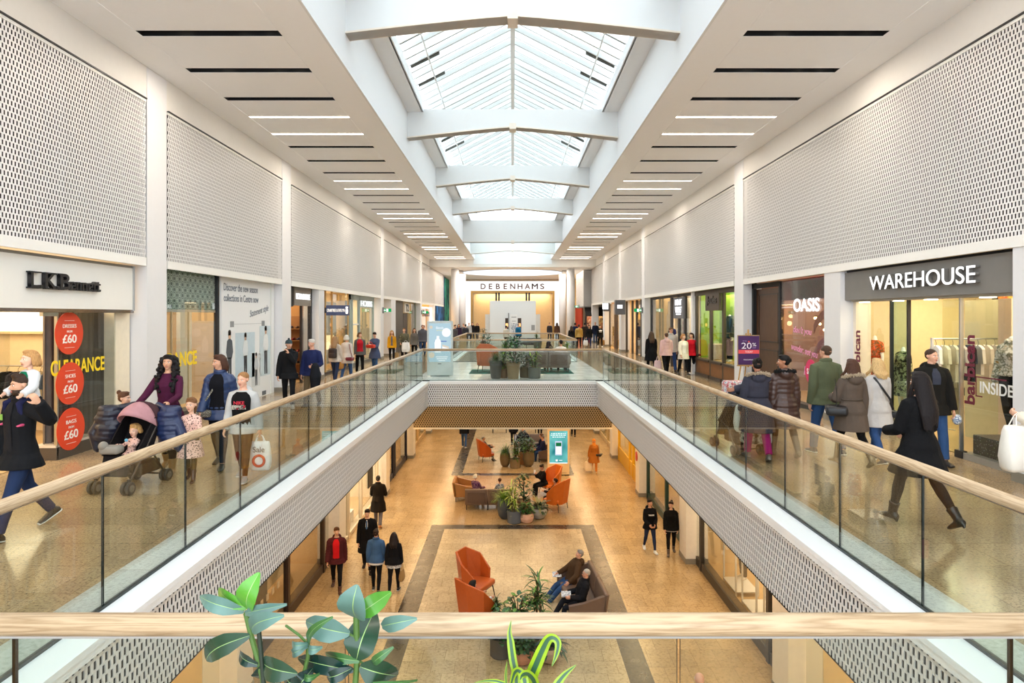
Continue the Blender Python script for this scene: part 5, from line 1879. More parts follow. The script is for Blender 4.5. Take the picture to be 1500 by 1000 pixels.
def pram(loc, rz, label, hood1, hood2, seat, frame='#3a3634', deep=True):
    """pushchair travelling towards local -Y, handle at +Y"""
    r = thing('pushchair', label, 'pushchair', loc, rz)
    fm = pm(frame, .35, .6)
    for sx in (-1, 1):
        x = .23 * sx
        MB().tube([(x, -.40, .14), (x, -.1, .48), (x, .32, 1.0), (x, .42, 1.03)], .014, 8).build('side_frame', fm, r)
        MB().tube([(x, .33, .13), (x, .1, .42), (x, -.15, .5)], .013, 8).build('rear_strut', fm, r)
        for q in (-.035, .035):
            wheel(r, (x + q, -.42, .085), .085, .04)
            wheel(r, (x + q, .36, .085), .085, .04)
        MB().cyl((x, -.41, .1), (x, -.40, .2), .02).build('fork', fm, r)
        MB().tube([(x, .42, 1.03), (x * .55, .47, 1.04)], .018, 8).build('handle', pm('#17161a', .7), r)
    MB().tube([(-.23, .36, .1), (.23, .36, .1)], .012, 8).build('axle', fm, r)
    MB().tube([(-.23, -.36, .26), (.23, -.36, .26)], .012, 8).build('crossbar', fm, r)
    # seat: reclined padded trough
    m = MB()
    prof = [(-.34, .30), (-.30, .47), (.02, .44), (.26, .92)]
    for x0, x1 in ((-.2, .2),):
        rings = []
        for (y, z) in prof:
            rings.append([V((-.2, y, z)), V((.2, y, z)), V((.2, y + .05, z - .06)), V((-.2, y + .05, z - .06))])
        m.loft(rings)
    for sx in (-1, 1):
        m.prism([V((sx * .21, -.3, .47)), V((sx * .21, .02, .42)), V((sx * .21, .28, .92)), V((sx * .21, .12, .92)), V((sx * .21, -.14, .62))], (.02 * sx, 0, 0))
    m.build('seat', cloth(seat), r)
    # hood: quarter shell of ribs
    def shell(a0, a1, mat, R=.27, name='hood'):
        c = V((0, .14, .80))
        vs, fs = [], []
        n, k = 12, 6
        for i in range(k + 1):
            a = rad(a0 + (a1 - a0) * i / k)
            for j in range(n + 1):
                b = PI * j / n
                d = V((-cos(b), -sin(b) * cos(a), sin(b) * sin(a)))
                p = V((d.x * .245, d.y * (R + .12), d.z * (R + .06)))
                vs += [c + p]
        for i in range(k):
            for j in range(n):
                q = i * (n + 1) + j
                fs.append((q, q + 1, q + n + 2, q + n + 1))
        nv = len(vs)
        vs += [c + (v - c) * .95 for v in vs]
        fs += [tuple(reversed([x + nv for x in f])) for f in fs]
        for i in range(k):
            pass
        for j in range(n):
            fs.append((j + 1, j, j + nv, j + 1 + nv))
            q = k * (n + 1) + j
            fs.append((q, q + 1, q + 1 + nv, q + nv))
        MB().add(vs, fs).build(name, mat, r, smooth=True)
    shell(35, 88, cloth(hood1), .27)
    shell(88, 165, cloth(hood2), .275)
    MB().rbox(-.2, .2, -.12, .3, .17, .34, .03, 2).build('basket', pm('#24211f', .8), r)
    MB().rbox(-.19, .19, -.40, -.30, .22, .34, .02, 2).build('footrest', pm('#2f2b2a', .7), r)
    return r


PRAM1 = (-5.13, 8.95)
pram((PRAM1[0], PRAM1[1], 0), rad(-6), 'dusty pink and black pushchair with a baby, pushed by the woman in burgundy', '#b98a90', '#4a3034', '#1c191b')
PRAM2 = (3.86, 11.35)
pram((PRAM2[0], PRAM2[1], 0), rad(188), 'black pushchair with bags hanging on it, pushed by the woman in the dark parka', '#22232c', '#2a2c3a', '#1a1a1e')


# ------------------------------------------------------------------ bags
def tote(loc, rz, w, h, d, col, label, cat='bag', hand=.16, group=None, mat=None, soft=True, rough=.6):
    """shopping bag hanging below its handle loop; origin at the top of the handles"""
    r = thing('shopping_bag', label, cat, loc, rz, group)
    z1, z0 = -hand, -hand - h
    M_ = mat or pm(col, rough, noise=.05, bump=.15)
    m = MB()
    n = 16
    rings = []
    for t, kx, ky in ((0, .82, .75), (.08, .95, .95), (.3, 1.03, 1.12), (.6, 1.0, .95), (.9, .9, .7), (1, .82, .5)):
        z = z0 + h * t
        rings.append([V((w / 2 * kx * (abs(cos(a)) ** .5) * (1 if cos(a) > 0 else -1), d / 2 * ky * (abs(sin(a)) ** .5) * (1 if sin(a) > 0 else -1) * (1 + .06 * sin(7 * a + 9 * t) * soft), z)) for a in [2 * PI * i / n for i in range(n)]])
    m.loft(rings)
    m.build('bag_body', M_, r, smooth=soft)
    for sy in (-1, 1):
        MB().tube([(-w * .22, sy * d * .25, z1 - .02), (-w * .12, sy * .012, -.03), (0, sy * .008, 0), (w * .12, sy * .012, -.03), (w * .22, sy * d * .25, z1 - .02)], .006, 6).build('handle', M_, r)
    return r


def handbag(loc, rz, w, h, d, col, label, strap=None, cat='handbag'):
    """rounded handbag, origin at the top of its body; strap = list of local points"""
    r = thing('handbag', label, cat, loc, rz)
    M_ = pm(col, .4, noise=.06) if isinstance(col, str) else col
    MB().rbox(-w / 2, w / 2, -d / 2, d / 2, -h, 0, min(d, h) * .3, 3).build('bag_body', M_, r, smooth=True)
    MB().rbox(-w / 2 * .97, w / 2 * .97, -d / 2 - .008, -d / 2 + .02, -h * .5, -.01, .006, 1).build('flap', M_, r)
    if strap:
        MB().tube(strap, .012, 6, flat=.4).build('strap', M_, r)
    return r
# ------------------------------------------------------------------ people
def lerp(a, b, t):
    return a + (b - a) * t


def prof_at(prof, z):
    for (p, q) in zip(prof, prof[1:]):
        if p[0] <= z <= q[0]:
            t = (z - p[0]) / max(1e-6, q[0] - p[0])
            t = t * t * (3 - 2 * t)
            return [lerp(a, b, t) for a, b in zip(p[1:], q[1:])]
    return list((prof[0] if z < prof[0][0] else prof[-1])[1:])


MALE = [(.53, .10, .09, .0), (.585, .152, .105, .012), (.64, .150, .10, .006), (.71, .138, .092, -.004), (.78, .146, .098, -.006), (.86, .155, .108, -.004), (.91, .150, .092, .004), (.948, .092, .068, .012), (.975, .062, .058, .016)]
FEML = [(.53, .10, .09, .0), (.585, .162, .112, .016), (.64, .150, .10, .008), (.71, .118, .082, -.002), (.78, .128, .092, -.010), (.855, .136, .115, -.016), (.908, .130, .085, .002), (.946, .08, .062, .012), (.975, .054, .052, .016)]


def person(label, pos, h, face, hair=('short', '#3a2a20'), skin='#d8a88b', top=None, bottom=None, shoes=None, pose=None, lod=1, fem=False, build=1., name='person', cat='person', headless=False, group=None):
    pose = pose or {}
    top = dict(top or {})
    bottom = dict(bottom or {})
    shoes = dict(shoes or {'col': '#1b1a1c'})
    root = empty(name, pos, rad(face), label, cat, group)
    hs = .150 + .043 * h
    B = h - hs
    k = B / 1.525
    hz = .595
    vox = (.0085, .013, .021)[lod] * (1 if h > 1.3 else .8)
    prof = [(z, a * k * build, b * k * build, c * k) for z, a, b, c in (FEML if fem else MALE)]

    def dr(p, ab, side):
        p, ab = rad(p), rad(ab)
        return V((side * sin(ab), -sin(p) * cos(ab), -cos(p) * cos(ab)))
    # legs -------------------------------------------------------------------
    legs = pose.get('legs', ((4, 4, 3), (-2, 3, 3)))
    L1, L2 = .268 * B, .275 * B
    hip, knee, ank, fdir = [], [], [], []
    fyaw = pose.get('feet', (8, 8))
    for i, side in enumerate((1, -1)):
        p, kb, ab = legs[i][:3]
        a = V((side * .057 * B * build ** .5, 0, 0))
        b = a + dr(p, ab, side) * L1
        c = b + dr(p - kb, ab * .4, side) * L2
        sp = p - kb
        if len(legs[i]) > 3:
            fp = legs[i][3]
        else:
            fp = min(60, (-sp - 14) * 1.1) if sp < -14 else (-10 if sp > 16 else 0)
        fw = V((side * sin(rad(fyaw[i])), -cos(rad(fyaw[i])), 0))
        f = fw * cos(rad(fp)) - V((0, 0, 1)) * sin(rad(fp))
        hip.append(a), knee.append(b), ank.append(c), fdir.append(f)
    heel = shoes.get('heel', 0.)
    low = 1e9
    for c, f in zip(ank, fdir):
        up = V((0, 0, 1)) - f * f.z
        up.normalize()
        for q in (c - f * .05 * k - up * .078 * k, c + f * .16 * k - up * .078 * k):
            low = min(low, q.z)
    pz = -low + .004 + heel
    if 'sit' in pose:
        pz = pose['sit'] + .085 * k * build
    PV = V((pose.get('px', 0), pose.get('py', 0), pz))
    hip, knee, ank = [[p + PV for p in q] for q in (hip, knee, ank)]
    # torso frame ---------------------------------------------------------------
    RT = Euler((rad(-pose.get('lean', 0)) * -1 * -1, rad(pose.get('tilt', 0)), rad(pose.get('twist', 0)))).to_matrix()
    # leaning forward means the top moves to -Y
    RT = Matrix.Rotation(rad(pose.get('twist', 0)), 3, 'Z') @ Matrix.Rotation(rad(pose.get('tilt', 0)), 3, 'Y') @ Matrix.Rotation(rad(pose.get('lean', 0)), 3, 'X')
    ux, uy = RT @ V((1, 0, 0)), RT @ V((0, 1, 0))

    def T(x, y, zf):
        return PV + RT @ V((x, y, (zf - hz) * B))
    n = 16
    seated = 'sit' in pose

    def torso(off, z0, z1, step=.03, puff=0., flare=0.):
        out = []
        zs = []
        z = z0
        st = .012 if puff else step
        while z < z1:
            zs.append(z)
            z += st
        zs.append(z1)
        for z in zs:
            rx, ry, cy = prof_at(prof, z)
            o = off * (1 if z < .94 else .75) + (.012 * k * min(1, max(0, (.68 - z) / .06)) if off > .016 else 0)
            if puff:
                o += puff * abs(sin(PI * (z * B) / .075)) ** .6
            out.append(ring_ell(T(0, cy, z), ux, uy, rx + o, ry + o, n))
        return out

    def legpt(i, z):
        a, b, c = hip[i], knee[i], ank[i]
        if z > b.z:
            t = (a.z - z) / max(1e-5, a.z - b.z)
            return a + (b - a) * t
        t = (b.z - z) / max(1e-5, b.z - c.z)
        return b + (c - b) * min(1, t)

    def skirt(off, hemz, flare=0., puff=0., top_z=.60):
        """lower part of a coat, dress or skirt following the thighs, absolute heights"""
        z1 = PV.z + (top_z - hz) * B
        out = []
        m = 14 if not puff else 26
        for i in range(m + 1):
            t = i / m
            z = z1 + (hemz - z1) * t
            a, b = legpt(0, min(z, hip[0].z)), legpt(1, min(z, hip[1].z))
            cy = (a.y + b.y) / 2
            sy = abs(a.y - b.y) / 2
            cx = (a.x + b.x) / 2
            sx = abs(a.x - b.x) / 2
            rx, ry, c0 = prof_at(prof, .6)
            w = min(1, t * 4)
            RX = lerp(rx, max(rx, sx + .098 * k * build ** .6), w) + off + .012 * k + flare * t
            RY = lerp(ry, max(ry, sy + .104 * k * build ** .6), w) + off + .012 * k + flare * t
            if puff:
                RX += puff * abs(sin(PI * z / .075)) ** .6
                RY += puff * abs(sin(PI * z / .075)) ** .6
            out.append([V((cx + RX * cos(2 * PI * j / n), cy + c0 * (1 - w) + RY * sin(2 * PI * j / n), z)) for j in range(n)])
        return out[::-1]
    # arms ------------------------------------------------------------------------
    A1, A2 = .195 * B, .168 * B
    sw = (.099 if fem else .112) * B * build ** .5
    sho, elb, wri = [], [], []
    arms = pose.get('arms', (('a', -4, 7, 14), ('a', 4, 7, 14)))
    Minv = None
    for i, side in enumerate((1, -1)):
        s0 = T(side * sw, .01 * k, .905)
        sp = arms[i]
        if sp[0] == 'a':
            e = s0 + RT @ dr(sp[1], sp[2], side) * A1
            ab2 = sp[4] if len(sp) > 4 else sp[2] * .4
            w = e + RT @ dr(sp[1] + sp[3], ab2, side) * A2
        else:
            w = V(sp[1:4])
            d = w - s0
            if d.length > (A1 + A2) * .995:
                w = s0 + d.normalized() * (A1 + A2) * .995
                d = w - s0
            dl = d.length
            ca = (A1 * A1 + dl * dl - A2 * A2) / (2 * A1 * dl)
            ca = max(-1, min(1, ca))
            pole = V((side * .55, .5, -.8)) if len(sp) < 5 else V(sp[4])
            dn = d.normalized()
            pv = (pole - dn * pole.dot(dn)).normalized()
            e = s0 + dn * (A1 * ca) + pv * (A1 * math.sqrt(1 - ca * ca))
        sho.append(s0), elb.append(e), wri.append(w)
    # head frame --------------------------------------------------------------------
    nb = T(0, .015 * k, .965)
    RH = RT @ Matrix.Rotation(rad(pose.get('yaw', 0)), 3, 'Z') @ Matrix.Rotation(rad(pose.get('nod', 0) - pose.get('lean', 0) * .7), 3, 'X') @ Matrix.Rotation(rad(pose.get('cock', 0)), 3, 'Y')
    piv = T(0, .02 * k, 1.0) + RT @ V((0, 0, .1 * hs))

    def Hd(x, y, z):
        return piv + RH @ V((x * hs, (y - .06) * hs, (z - .1) * hs))
    MH = Matrix.Translation(piv) @ RH.to_4x4() @ Matrix.Translation((0, -.06 * hs, -.1 * hs)) @ Matrix.Scale(hs, 4)
    sk = skinm(skin)
    # body: one continuous surface -----------------------------------------------------
    m = MB()
    m.loft(torso(0, .53, .975))
    if not headless:
        m.tube([nb - RT @ V((0, 0, .03 * k)), nb + RT @ V((0, -.0, .05 * k)), Hd(0, .08, .22)], [.06 * k * (1 if not fem else .86), .052 * k * (1 if not fem else .86), .05 * k], 12)
        m.ell((0, .07, .62), (.335, .405, .37), 18, 12, MH)
        m.ell((0, -.10, .40), (.27, .27, .34), 18, 12, MH)
        m.ell((0, -.20, .10), (.125, .12, .095), 10, 8, MH)
        for sx in (-1, 1):
            m.ell((sx * .34, .05, .47), (.035, .075, .105), 8, 6, MH)
            m.ell((sx * .16, -.24, .40), (.10, .10, .09), 8, 6, MH)
        m.ell((0, -.305, .60), (.2, .07, .04), 10, 6, MH)
        m.tube([MH @ V((0, -.34, .56)), MH @ V((0, -.405, .44)), MH @ V((0, -.455, .37)), MH @ V((0, -.38, .33))], [.032 * hs, .038 * hs, .055 * hs, .045 * hs], 8)
    else:
        m.tube([nb, nb + RT @ V((0, 0, .07 * k))], [.05 * k, .042 * k], 12)
    ak = 1. if not fem else .88
    for i, side in enumerate((1, -1)):
        s0, e, w = sho[i], elb[i], wri[i]
        m.tube([T(side * sw * .35, .008, .935), s0, (s0 + e) / 2, e, lerp(e, w, .35), w], [.045 * k * ak, .056 * k * ak, .046 * k * ak, .038 * k * ak, .037 * k * ak, .026 * k * ak], 12)
        # hand
        d = (w - e).normalized()
        hd = pose.get('hand_dir', (None, None))[i]
        if hd is not None:
            d = (d * .4 + V(hd)).normalized()
        nn = RT @ V((-side, .15, 0))
        if pose.get('palm', (None, None))[i] is not None:
            nn = V(pose['palm'][i])
        nn = (nn - d * nn.dot(d)).normalized()
        l = d.cross(nn)
        if l.dot(RT @ V((0, -1, .35))) < 0:
            l = -l
        hl = .185 * k
        pc = w + d * hl * .27
        rings = []
        for t, a, b in ((-.06, .5, .9), (.12, .85, 1.), (.32, 1., 1.), (.5, .98, .8)):
            rings.append(ring_ell(w + d * hl * t, l, nn, .041 * k * a, .016 * k * b + .003, 10))
        m.loft(rings)
        cu = pose.get('curl', (28, 28))[i]
        for q, fl in ((.030, .40), (.0105, .45), (-.0095, .42), (-.028, .33)):
            p0 = w + d * hl * .46 + l * q * k
            seg = hl * fl / 3
            pts = [p0]
            a = 0
            for j in range(3):
                a += rad(cu) * (.6 if j == 0 else 1.1)
                pts.append(pts[-1] + (d * cos(a) + nn * sin(a)).normalized() * seg + l * (q * .04))
            m.tube(pts, [.0095 * k + .001, .009 * k + .001, .0085 * k + .001, .0075 * k + .001], 7)
        p0 = w + d * hl * .10 + l * .026 * k
        td = (d * .62 + l * .66 + nn * .35).normalized()
        m.tube([p0, p0 + td * .038 * k, p0 + td * .038 * k + (d * .8 + l * .3 + nn * .35).normalized() * .036 * k], [.0135 * k, .0115 * k, .009 * k], 7)
    for i in (0, 1):
        a, b, c = hip[i], knee[i], ank[i]
        m.tube([a + V((0, 0, .03 * k)), lerp(a, b, .3), lerp(a, b, .7), b, lerp(b, c, .3), lerp(b, c, .75), c], [q * k * build ** .6 for q in (.088, .084, .066, .052, .053, .036, .032)], 12)
        f = fdir[i]
        up = (V((0, 0, 1)) - f * f.z).normalized()
        sd = f.cross(up)
        m.loft([ring_ell(c + f * t * k - up * dz * k, sd, up, a_ * k, b_ * k, 10) for t, dz, a_, b_ in ((-.055, .045, .022, .022), (-.03, .04, .033, .034), (.05, .045, .038, .03), (.12, .058, .042, .018), (.155, .062, .03, .012))])
    body = m.build('body', sk, root, remesh=vox, sm=3)
    if cat == 'mannequin':
        body.data.materials[0] = pm('#efece6', .35)
    # face ------------------------------------------------------------------------------
    if not headless and lod <= 1:
        for sx in (-1, 1):
            me = MB().mat(0).ell((sx * .135, -.325, .505), (.062, .03, .034), 10, 7, MH)
            me.mat(1).ell((sx * .135 + pose.get('gaze', 0), -.35, .505), (.027, .012, .029), 8, 6, MH)
            me.build('eye', [pm('#efe9e4', .3), pm('#2a1d14', .3)], root, smooth=True)
            MB().tube([MH @ V((sx * .06, -.37, .575)), MH @ V((sx * .14, -.365, .60)), MH @ V((sx * .22, -.31, .575))], [.012 * hs, .016 * hs, .009 * hs], 6).build('eyebrow', pm(hair[1] if hair[0] != 'bald' else '#7a6a5a', .7), root)
        MB().ell((0, -.375, .225), (.105, .03, .022), 12, 6, MH).ell((0, -.37, .19), (.085, .03, .022), 12, 6, MH).build('lips', pm(pose.get('lips', '#b06a60'), .5), root, smooth=True)
    # trousers / tights -----------------------------------------------------------------
    bt = bottom.get('type', 'trousers')
    bm_ = bottom.get('mat') or cloth(bottom.get('col', '#20242e'), .2)
    sl = bottom.get('slim', 1.)
    if bt in ('trousers', 'tights'):
        m = MB()
        o = .014 if bt == 'trousers' else .006
        m.loft(torso(o, .53, bottom.get('rise', .66)))
        for i in (0, 1):
            a, b, c = hip[i], knee[i], ank[i]
            c2 = lerp(b, c, bottom.get('len', .97))
            rr = (.09, .094, .078, .066, .066, .058, .056) if bt == 'trousers' else (.093, .089, .071, .057, .058, .043, .038)
            if bt == 'trousers' and sl < 1:
                rr = (.088, .093, .075, .061, .062, .046, .041)
            pts = [a + V((0, 0, .03 * k)), lerp(a, b, .3), lerp(a, b, .7), b, lerp(b, c2, .3), lerp(b, c2, .7), c2]
            rr = [q * k * build ** .6 for j, q in enumerate(rr)]
            m.tube(pts, rr, 12, False)
        m.build(bottom.get('name', 'trousers' if bt == 'trousers' else 'leggings'), bm_, root, remesh=vox * 1.1, sm=2)
    # shoes -----------------------------------------------------------------------------
    if shoes.get('type') != 'none':
        for i in (0, 1):
            f, c = fdir[i], ank[i]
            up = (V((0, 0, 1)) - f * f.z).normalized()
            sd = f.cross(up)
            m = MB()
            m.loft([ring_ell(c + f * t * k - up * dz * k, sd, up, a_ * k, b_ * k, 12) for t, dz, a_, b_ in ((-.075, .05, .024, .026), (-.05, .043, .04, .045), (.0, .036, .044, .05), (.06, .047, .047, .036), (.13, .056, .05, .025), (.175, .06, .036, .018))])
            sh = shoes.get('shaft', 0)
            if sh:
                d = (knee[i] - c).normalized()
                m.tube([c - d * .03, c + d * sh * .5, c + d * sh], [.047 * k, .052 * k, .062 * k], 12, False)
            else:
                m.tube([c - up * .04 * k, c + up * .012 * k], [.042 * k, .04 * k], 12, False)
            if heel:
                m.tube([c - f * .05 * k - up * .05 * k, c - f * .055 * k - up * (.075 * k + heel)], [.028 * k, .014 * k], 8, False)
            o = m.build('boot' if sh else 'shoe', pm(shoes['col'], shoes.get('rough', .45), noise=.1), root, remesh=vox * 1.05, sm=1)
            if shoes.get('sole'):
                rings = [[c + f * t * k - up * dz * k + sd * (a_ * k * cos(2 * PI * j / 12)) + up * (.012 * k * sin(2 * PI * j / 12)) for j in range(12)] for t, dz, a_ in ((-.08, .068, .02), (-.055, .068, .042), (.0, .068, .044), (.07, .068, .05), (.14, .068, .05), (.185, .066, .03))]
                MB().loft(rings).build('sole', pm(shoes['sole'], .5), o)
    # upper garments ------------------------------------------------------------------------
    garments = [top] if isinstance(top, dict) else top
    for g in garments:
        if not g:
            continue
        off = g.get('off', .018) * (k ** .5)
        puff = g.get('puff', 0.) * k
        hem = g.get('hem', .56)
        gm = g.get('mat') or cloth(g.get('col', '#333338'), g.get('bump', .25))
        m = MB()
        hi = g.get('neck', .968)
        zl = max(hem, .575)
        m.loft(torso(off, zl, hi, puff=puff))
        if hem < .575 and not seated:
            m.loft(skirt(off, PV.z + (hem - hz) * B, g.get('flare', .02) * k, puff))
        sl_ = g.get('sleeve', 1.)
        if sl_ > 0:
            for i, side in enumerate((1, -1)):
                s0, e, w = sho[i], elb[i], wri[i]
                path = [T(side * sw * .35, .008, .935), s0]
                rr = [.047 * k * ak, .061 * k * ak]
                N = 14 if puff else 4
                tot = A1 + A2 * 1.0
                for j in range(1, 2 * N + 1):
                    t = j / (2 * N) * sl_ * 1.02
                    dist = t * tot
                    p = s0 + (e - s0) * min(1, dist / A1) if dist <= A1 else e + (w - e) * ((dist - A1) / A2)
                    r0 = lerp(.062, .048, min(1, t / .55)) if t < .55 else lerp(.048, .037, (t - .55) / .45)
                    path.append(p)
                    rr.append(r0 * k * ak + (puff * .9 * abs(sin(PI * dist / .075)) ** .6 if puff else 0))
                rr = [q + off * .75 for q in rr]
                m.tube(path, rr, 12, False)
        if g.get('hood'):
            c = T(0, .12 * k, .95)
            m.ell((0, 0, 0), (.125 * k, .085 * k, .10 * k), 12, 8, Matrix.Translation(c) @ RT.to_4x4())
        if g.get('collar'):
            c = T(0, .012 * k, .985)
            m.torus((0, 0, 0), .072 * k, .026 * k, 18, 8, Matrix.Translation(c) @ RT.to_4x4() @ Matrix.Rotation(rad(12), 4, 'X') @ Matrix.Diagonal((1, 1, 1.3, 1)))
        go = m.build(g.get('name', 'jacket'), gm, root, remesh=vox * 1.1, sm=2)
        if g.get('fur'):
            c = T(0, .06 * k, .965)
            mf = MB()
            M4 = Matrix.Translation(c) @ RT.to_4x4() @ Matrix.Rotation(rad(g.get('furtilt', 22)), 4, 'X')
            q = random.Random(5)
            for i in range(90):
                a = 2 * PI * i / 90
                R_ = g.get('furR', .14) * k
                b0 = M4 @ V((R_ * cos(a) * 1.05, R_ * sin(a) * .8, 0))
                for j in range(4):
                    dv = RT @ V((q.uniform(-1, 1) + cos(a), q.uniform(-1, 1) + sin(a), q.uniform(-.6, 1.1)))
                    mf.tube([b0, b0 + dv.normalized() * .03 * k, b0 + dv.normalized() * .052 * k], [.016 * k, .010 * k, .003], 5, False)
            mf.build('fur_trim', pm(g['fur'], .9, noise=.35, nscale=40), go)
        if g.get('front'):
            fc, fw_ = g['front'][0], g['front'][1]
            z0 = g['front'][2] if len(g['front']) > 2 else max(hem, .58)
            vs, fs = [], []
            zs = [z0 + (.955 - z0) * j / 12 for j in range(13)]
            for z in zs:
                rx, ry, cy = prof_at(prof, z)
                o = off + puff + .008
                ww = fw_ * (1 if z < .9 else lerp(1, .7, (z - .9) / .055))
                for j in range(7):
                    a = -PI / 2 + (j / 3 - 1) * ww
                    vs.append(T(0, cy, z) + ux * ((rx + o) * cos(a)) + uy * ((ry + o) * sin(a)))
                for j in range(7):
                    a = -PI / 2 + (j / 3 - 1) * ww
                    vs.append(T(0, cy, z) + ux * ((rx + o - .03) * cos(a)) + uy * ((ry + o - .03) * sin(a)))
            for r_ in range(12):
                for j in range(6):
                    a = r_ * 14 + j
                    fs.append((a, a + 1, a + 15, a + 14))
            fm_ = fc if not isinstance(fc, str) else cloth(fc, .2)
            MB().add(vs, fs).build(g.get('front_name', 'shirt_front'), fm_, go, smooth=True)
        if g.get('belt'):
            MB().loft(torso(off + puff + .006, .715, .735)).build('belt', cloth(g['belt']), go, smooth=True)
    # skirt -----------------------------------------------------------------------------------
    if bottom.get('skirt') and not seated:
        MB().loft(skirt(.0, PV.z + (bottom['skirt'][1] - hz) * B, .02 * k, 0, .585)).build('skirt', bottom['skirt'][0] if not isinstance(bottom['skirt'][0], str) else cloth(bottom['skirt'][0]), root, remesh=vox * 1.1, sm=2)
    # hair ---------------------------------------------------------------------------------------
    if not headless:
        st, hc = hair[0], hair[1]
        hm = hairm(hc)
        m = MB()
        hv = vox * (.75 if lod == 0 else 1.0)
        q = random.Random(len(label) * 7 + 3)

        def cap(front=.0, low=0.):
            m.ell((0, .085, .70), (.362, .405, .325), 18, 10, MH)
            m.ell((0, .20, .52 - low), (.325, .27, .30), 16, 10, MH)
            m.ell((0, -.12 + front, .90), (.25, .22, .13), 12, 8, MH)
        if st == 'short':
            cap()
            if len(hair) > 2:
                m.ell((0, -.16, .95), (.23, .2, .12), 12, 8, MH)
        elif st == 'crop':
            m.ell((0, .085, .67), (.35, .40, .33), 18, 10, MH)
            m.ell((0, .19, .52), (.31, .27, .26), 16, 10, MH)
        elif st == 'bald':
            m.ell((0, .20, .52), (.345, .285, .16), 16, 10, MH)
        elif st in ('long', 'bob', 'curly'):
            cap()
            L = hair[2] if len(hair) > 2 else (1.9 if st != 'bob' else .55)
            NS = (30 if st == 'curly' else 21) if lod < 2 else 9
            for i in range(NS):
                a = rad(-25 + 230 * i / (NS - 1))
                x, y = .34 * cos(a), .12 + .30 * sin(a)
                fr = .72 if y < .0 else 1.
                p0 = MH @ V((x * .9, y, .72))
                ln = L * (.84 + .2 * q.random()) * (.94 if y < .1 else 1)
                w1 = 1.12 + .1 * min(1, L)
                if L > .8:
                    sg = 1 if x > 0 else -1
                    if y < .12 and (st == 'curly' or abs(x) > .25):      # side locks fall in front of the shoulders
                        lo = [(sg * .46, -.02, .10), (sg * .52, -.36, .45 - ln * .7), (sg * .47, -.50, .45 - ln)]
                    else:
                        lo = [(x * 1.2, y * 1.15 + .06, .08), (x * 1.25, y * .7 + .42, .45 - ln * .7), (x * 1.05, y * .6 + .45, .45 - ln)]
                    pts = [p0, MH @ V((x * 1.12, y * 1.05 + .02, .45))] + [MH @ V(v) for v in lo]
                else:
                    pts = [p0, MH @ V((x * 1.08, y * 1.05 + .02, .45)), MH @ V((x * w1, y * 1.12 + .05, .45 - ln * .4)), MH @ V((x * w1 * .98, y * 1.1 + .07, .45 - ln * .75)), MH @ V((x * w1 * .85, y * 1.0 + .08, .45 - ln))]
                if st == 'curly':
                    for j in range(18):
                        t = j / 17
                        ii = min(3, int(t * 4))
                        c = lerp(pts[ii], pts[ii + 1], t * 4 - ii) + V((q.uniform(-1, 1), q.uniform(-1, 1), q.uniform(-1, 1))) * .035 * hs / .22
                        if y > -.05 or t > .15:
                            m.ell(c, q.uniform(.085, .15) * hs, 8, 6)
                else:
                    m.tube(pts, [.10 * hs * fr, .105 * hs * fr, .10 * hs * fr, .085 * hs, .04 * hs], 8)
        elif st in ('bun', 'pony'):
            cap()
            if st == 'bun':
                m.ell((0, .42, hair[2] if len(hair) > 2 else .75), (.19, .17, .18), 12, 9, MH)
            else:
                m.tube([MH @ V((0, .42, .75)), MH @ V((.0, .56, .68)), MH @ V((.03, .58, .3)), MH @ V((.05, .5, -.15))], [.08 * hs, .12 * hs, .13 * hs, .05 * hs], 9)
        elif st == 'beanie':
            m.ell((0, .2, .42), (.32, .26, .2), 14, 8, MH)
        elif st == 'hijab':
            m.ell((0, .09, .62), (.40, .44, .43), 18, 12, MH)
            m.tube([MH @ V((0, .02, .5)), MH @ V((0, .02, .05)), T(0, .0, .93)], [.36 * hs, .34 * hs, .5 * hs], 14)
            m.ell((0, -.12, -.02), (.30, .26, .20), 14, 9, MH)
        nm = 'headscarf' if st == 'hijab' else 'hair'
        m.build(nm, cloth(hc) if st == 'hijab' else hm, root, remesh=hv, sm=1)
        if st == 'beanie':
            mm = MB().ell((0, .06, .74), (.375, .43, .31), 18, 10, MH).torus((0, .04, .62), .375, .05, 22, 8, MH, 0, 1.12)
            o = mm.build('bobble_hat', cloth(hair[2]), root, remesh=hv, sm=1)
            MB().ell((0, .06, 1.10), .12, 12, 9, MH).build('pompom', cloth(hair[3]), o)
        if pose.get('beard'):
            m = MB().ell((0, -.105, .20), (.272, .285, .235), 16, 10, MH)
            m.build('beard', hairm(pose['beard']), root, smooth=True)
        if pose.get('glasses'):
            gm = pm(pose['glasses'], .3)
            m = MB()
            for sx in (-1, 1):
                m.torus((0, 0, 0), .085, .012, 16, 6, MH @ Matrix.Translation((sx * .135, -.385, .5)) @ Matrix.Rotation(rad(90), 4, 'X'))
                m.tube([MH @ V((sx * .22, -.37, .51)), MH @ V((sx * .35, .05, .52))], .010 * hs, 5)
            m.tube([MH @ V((-.05, -.39, .51)), MH @ V((.05, -.39, .51))], .01 * hs, 5)
            if pose.get('dark_lens'):
                for sx in (-1, 1):
                    m.ell((sx * .135, -.385, .5), (.085, .012, .07), 10, 6, MH)
            m.build('glasses', gm, root)
    W = Matrix.Translation(V(pos)) @ Matrix.Rotation(rad(face), 4, 'Z')
    return {'root': root, 'W': W, 'hand': [W @ (w + (w - e).normalized() * .09 * k) for w, e in zip(wri, elb)], 'sho': [W @ s_ for s_ in sho], 'T': lambda x, y, z: W @ T(x, y, z), 'H': lambda x, y, z: W @ Hd(x, y, z), 'hip': W @ PV, 'k': k, 'B': B}


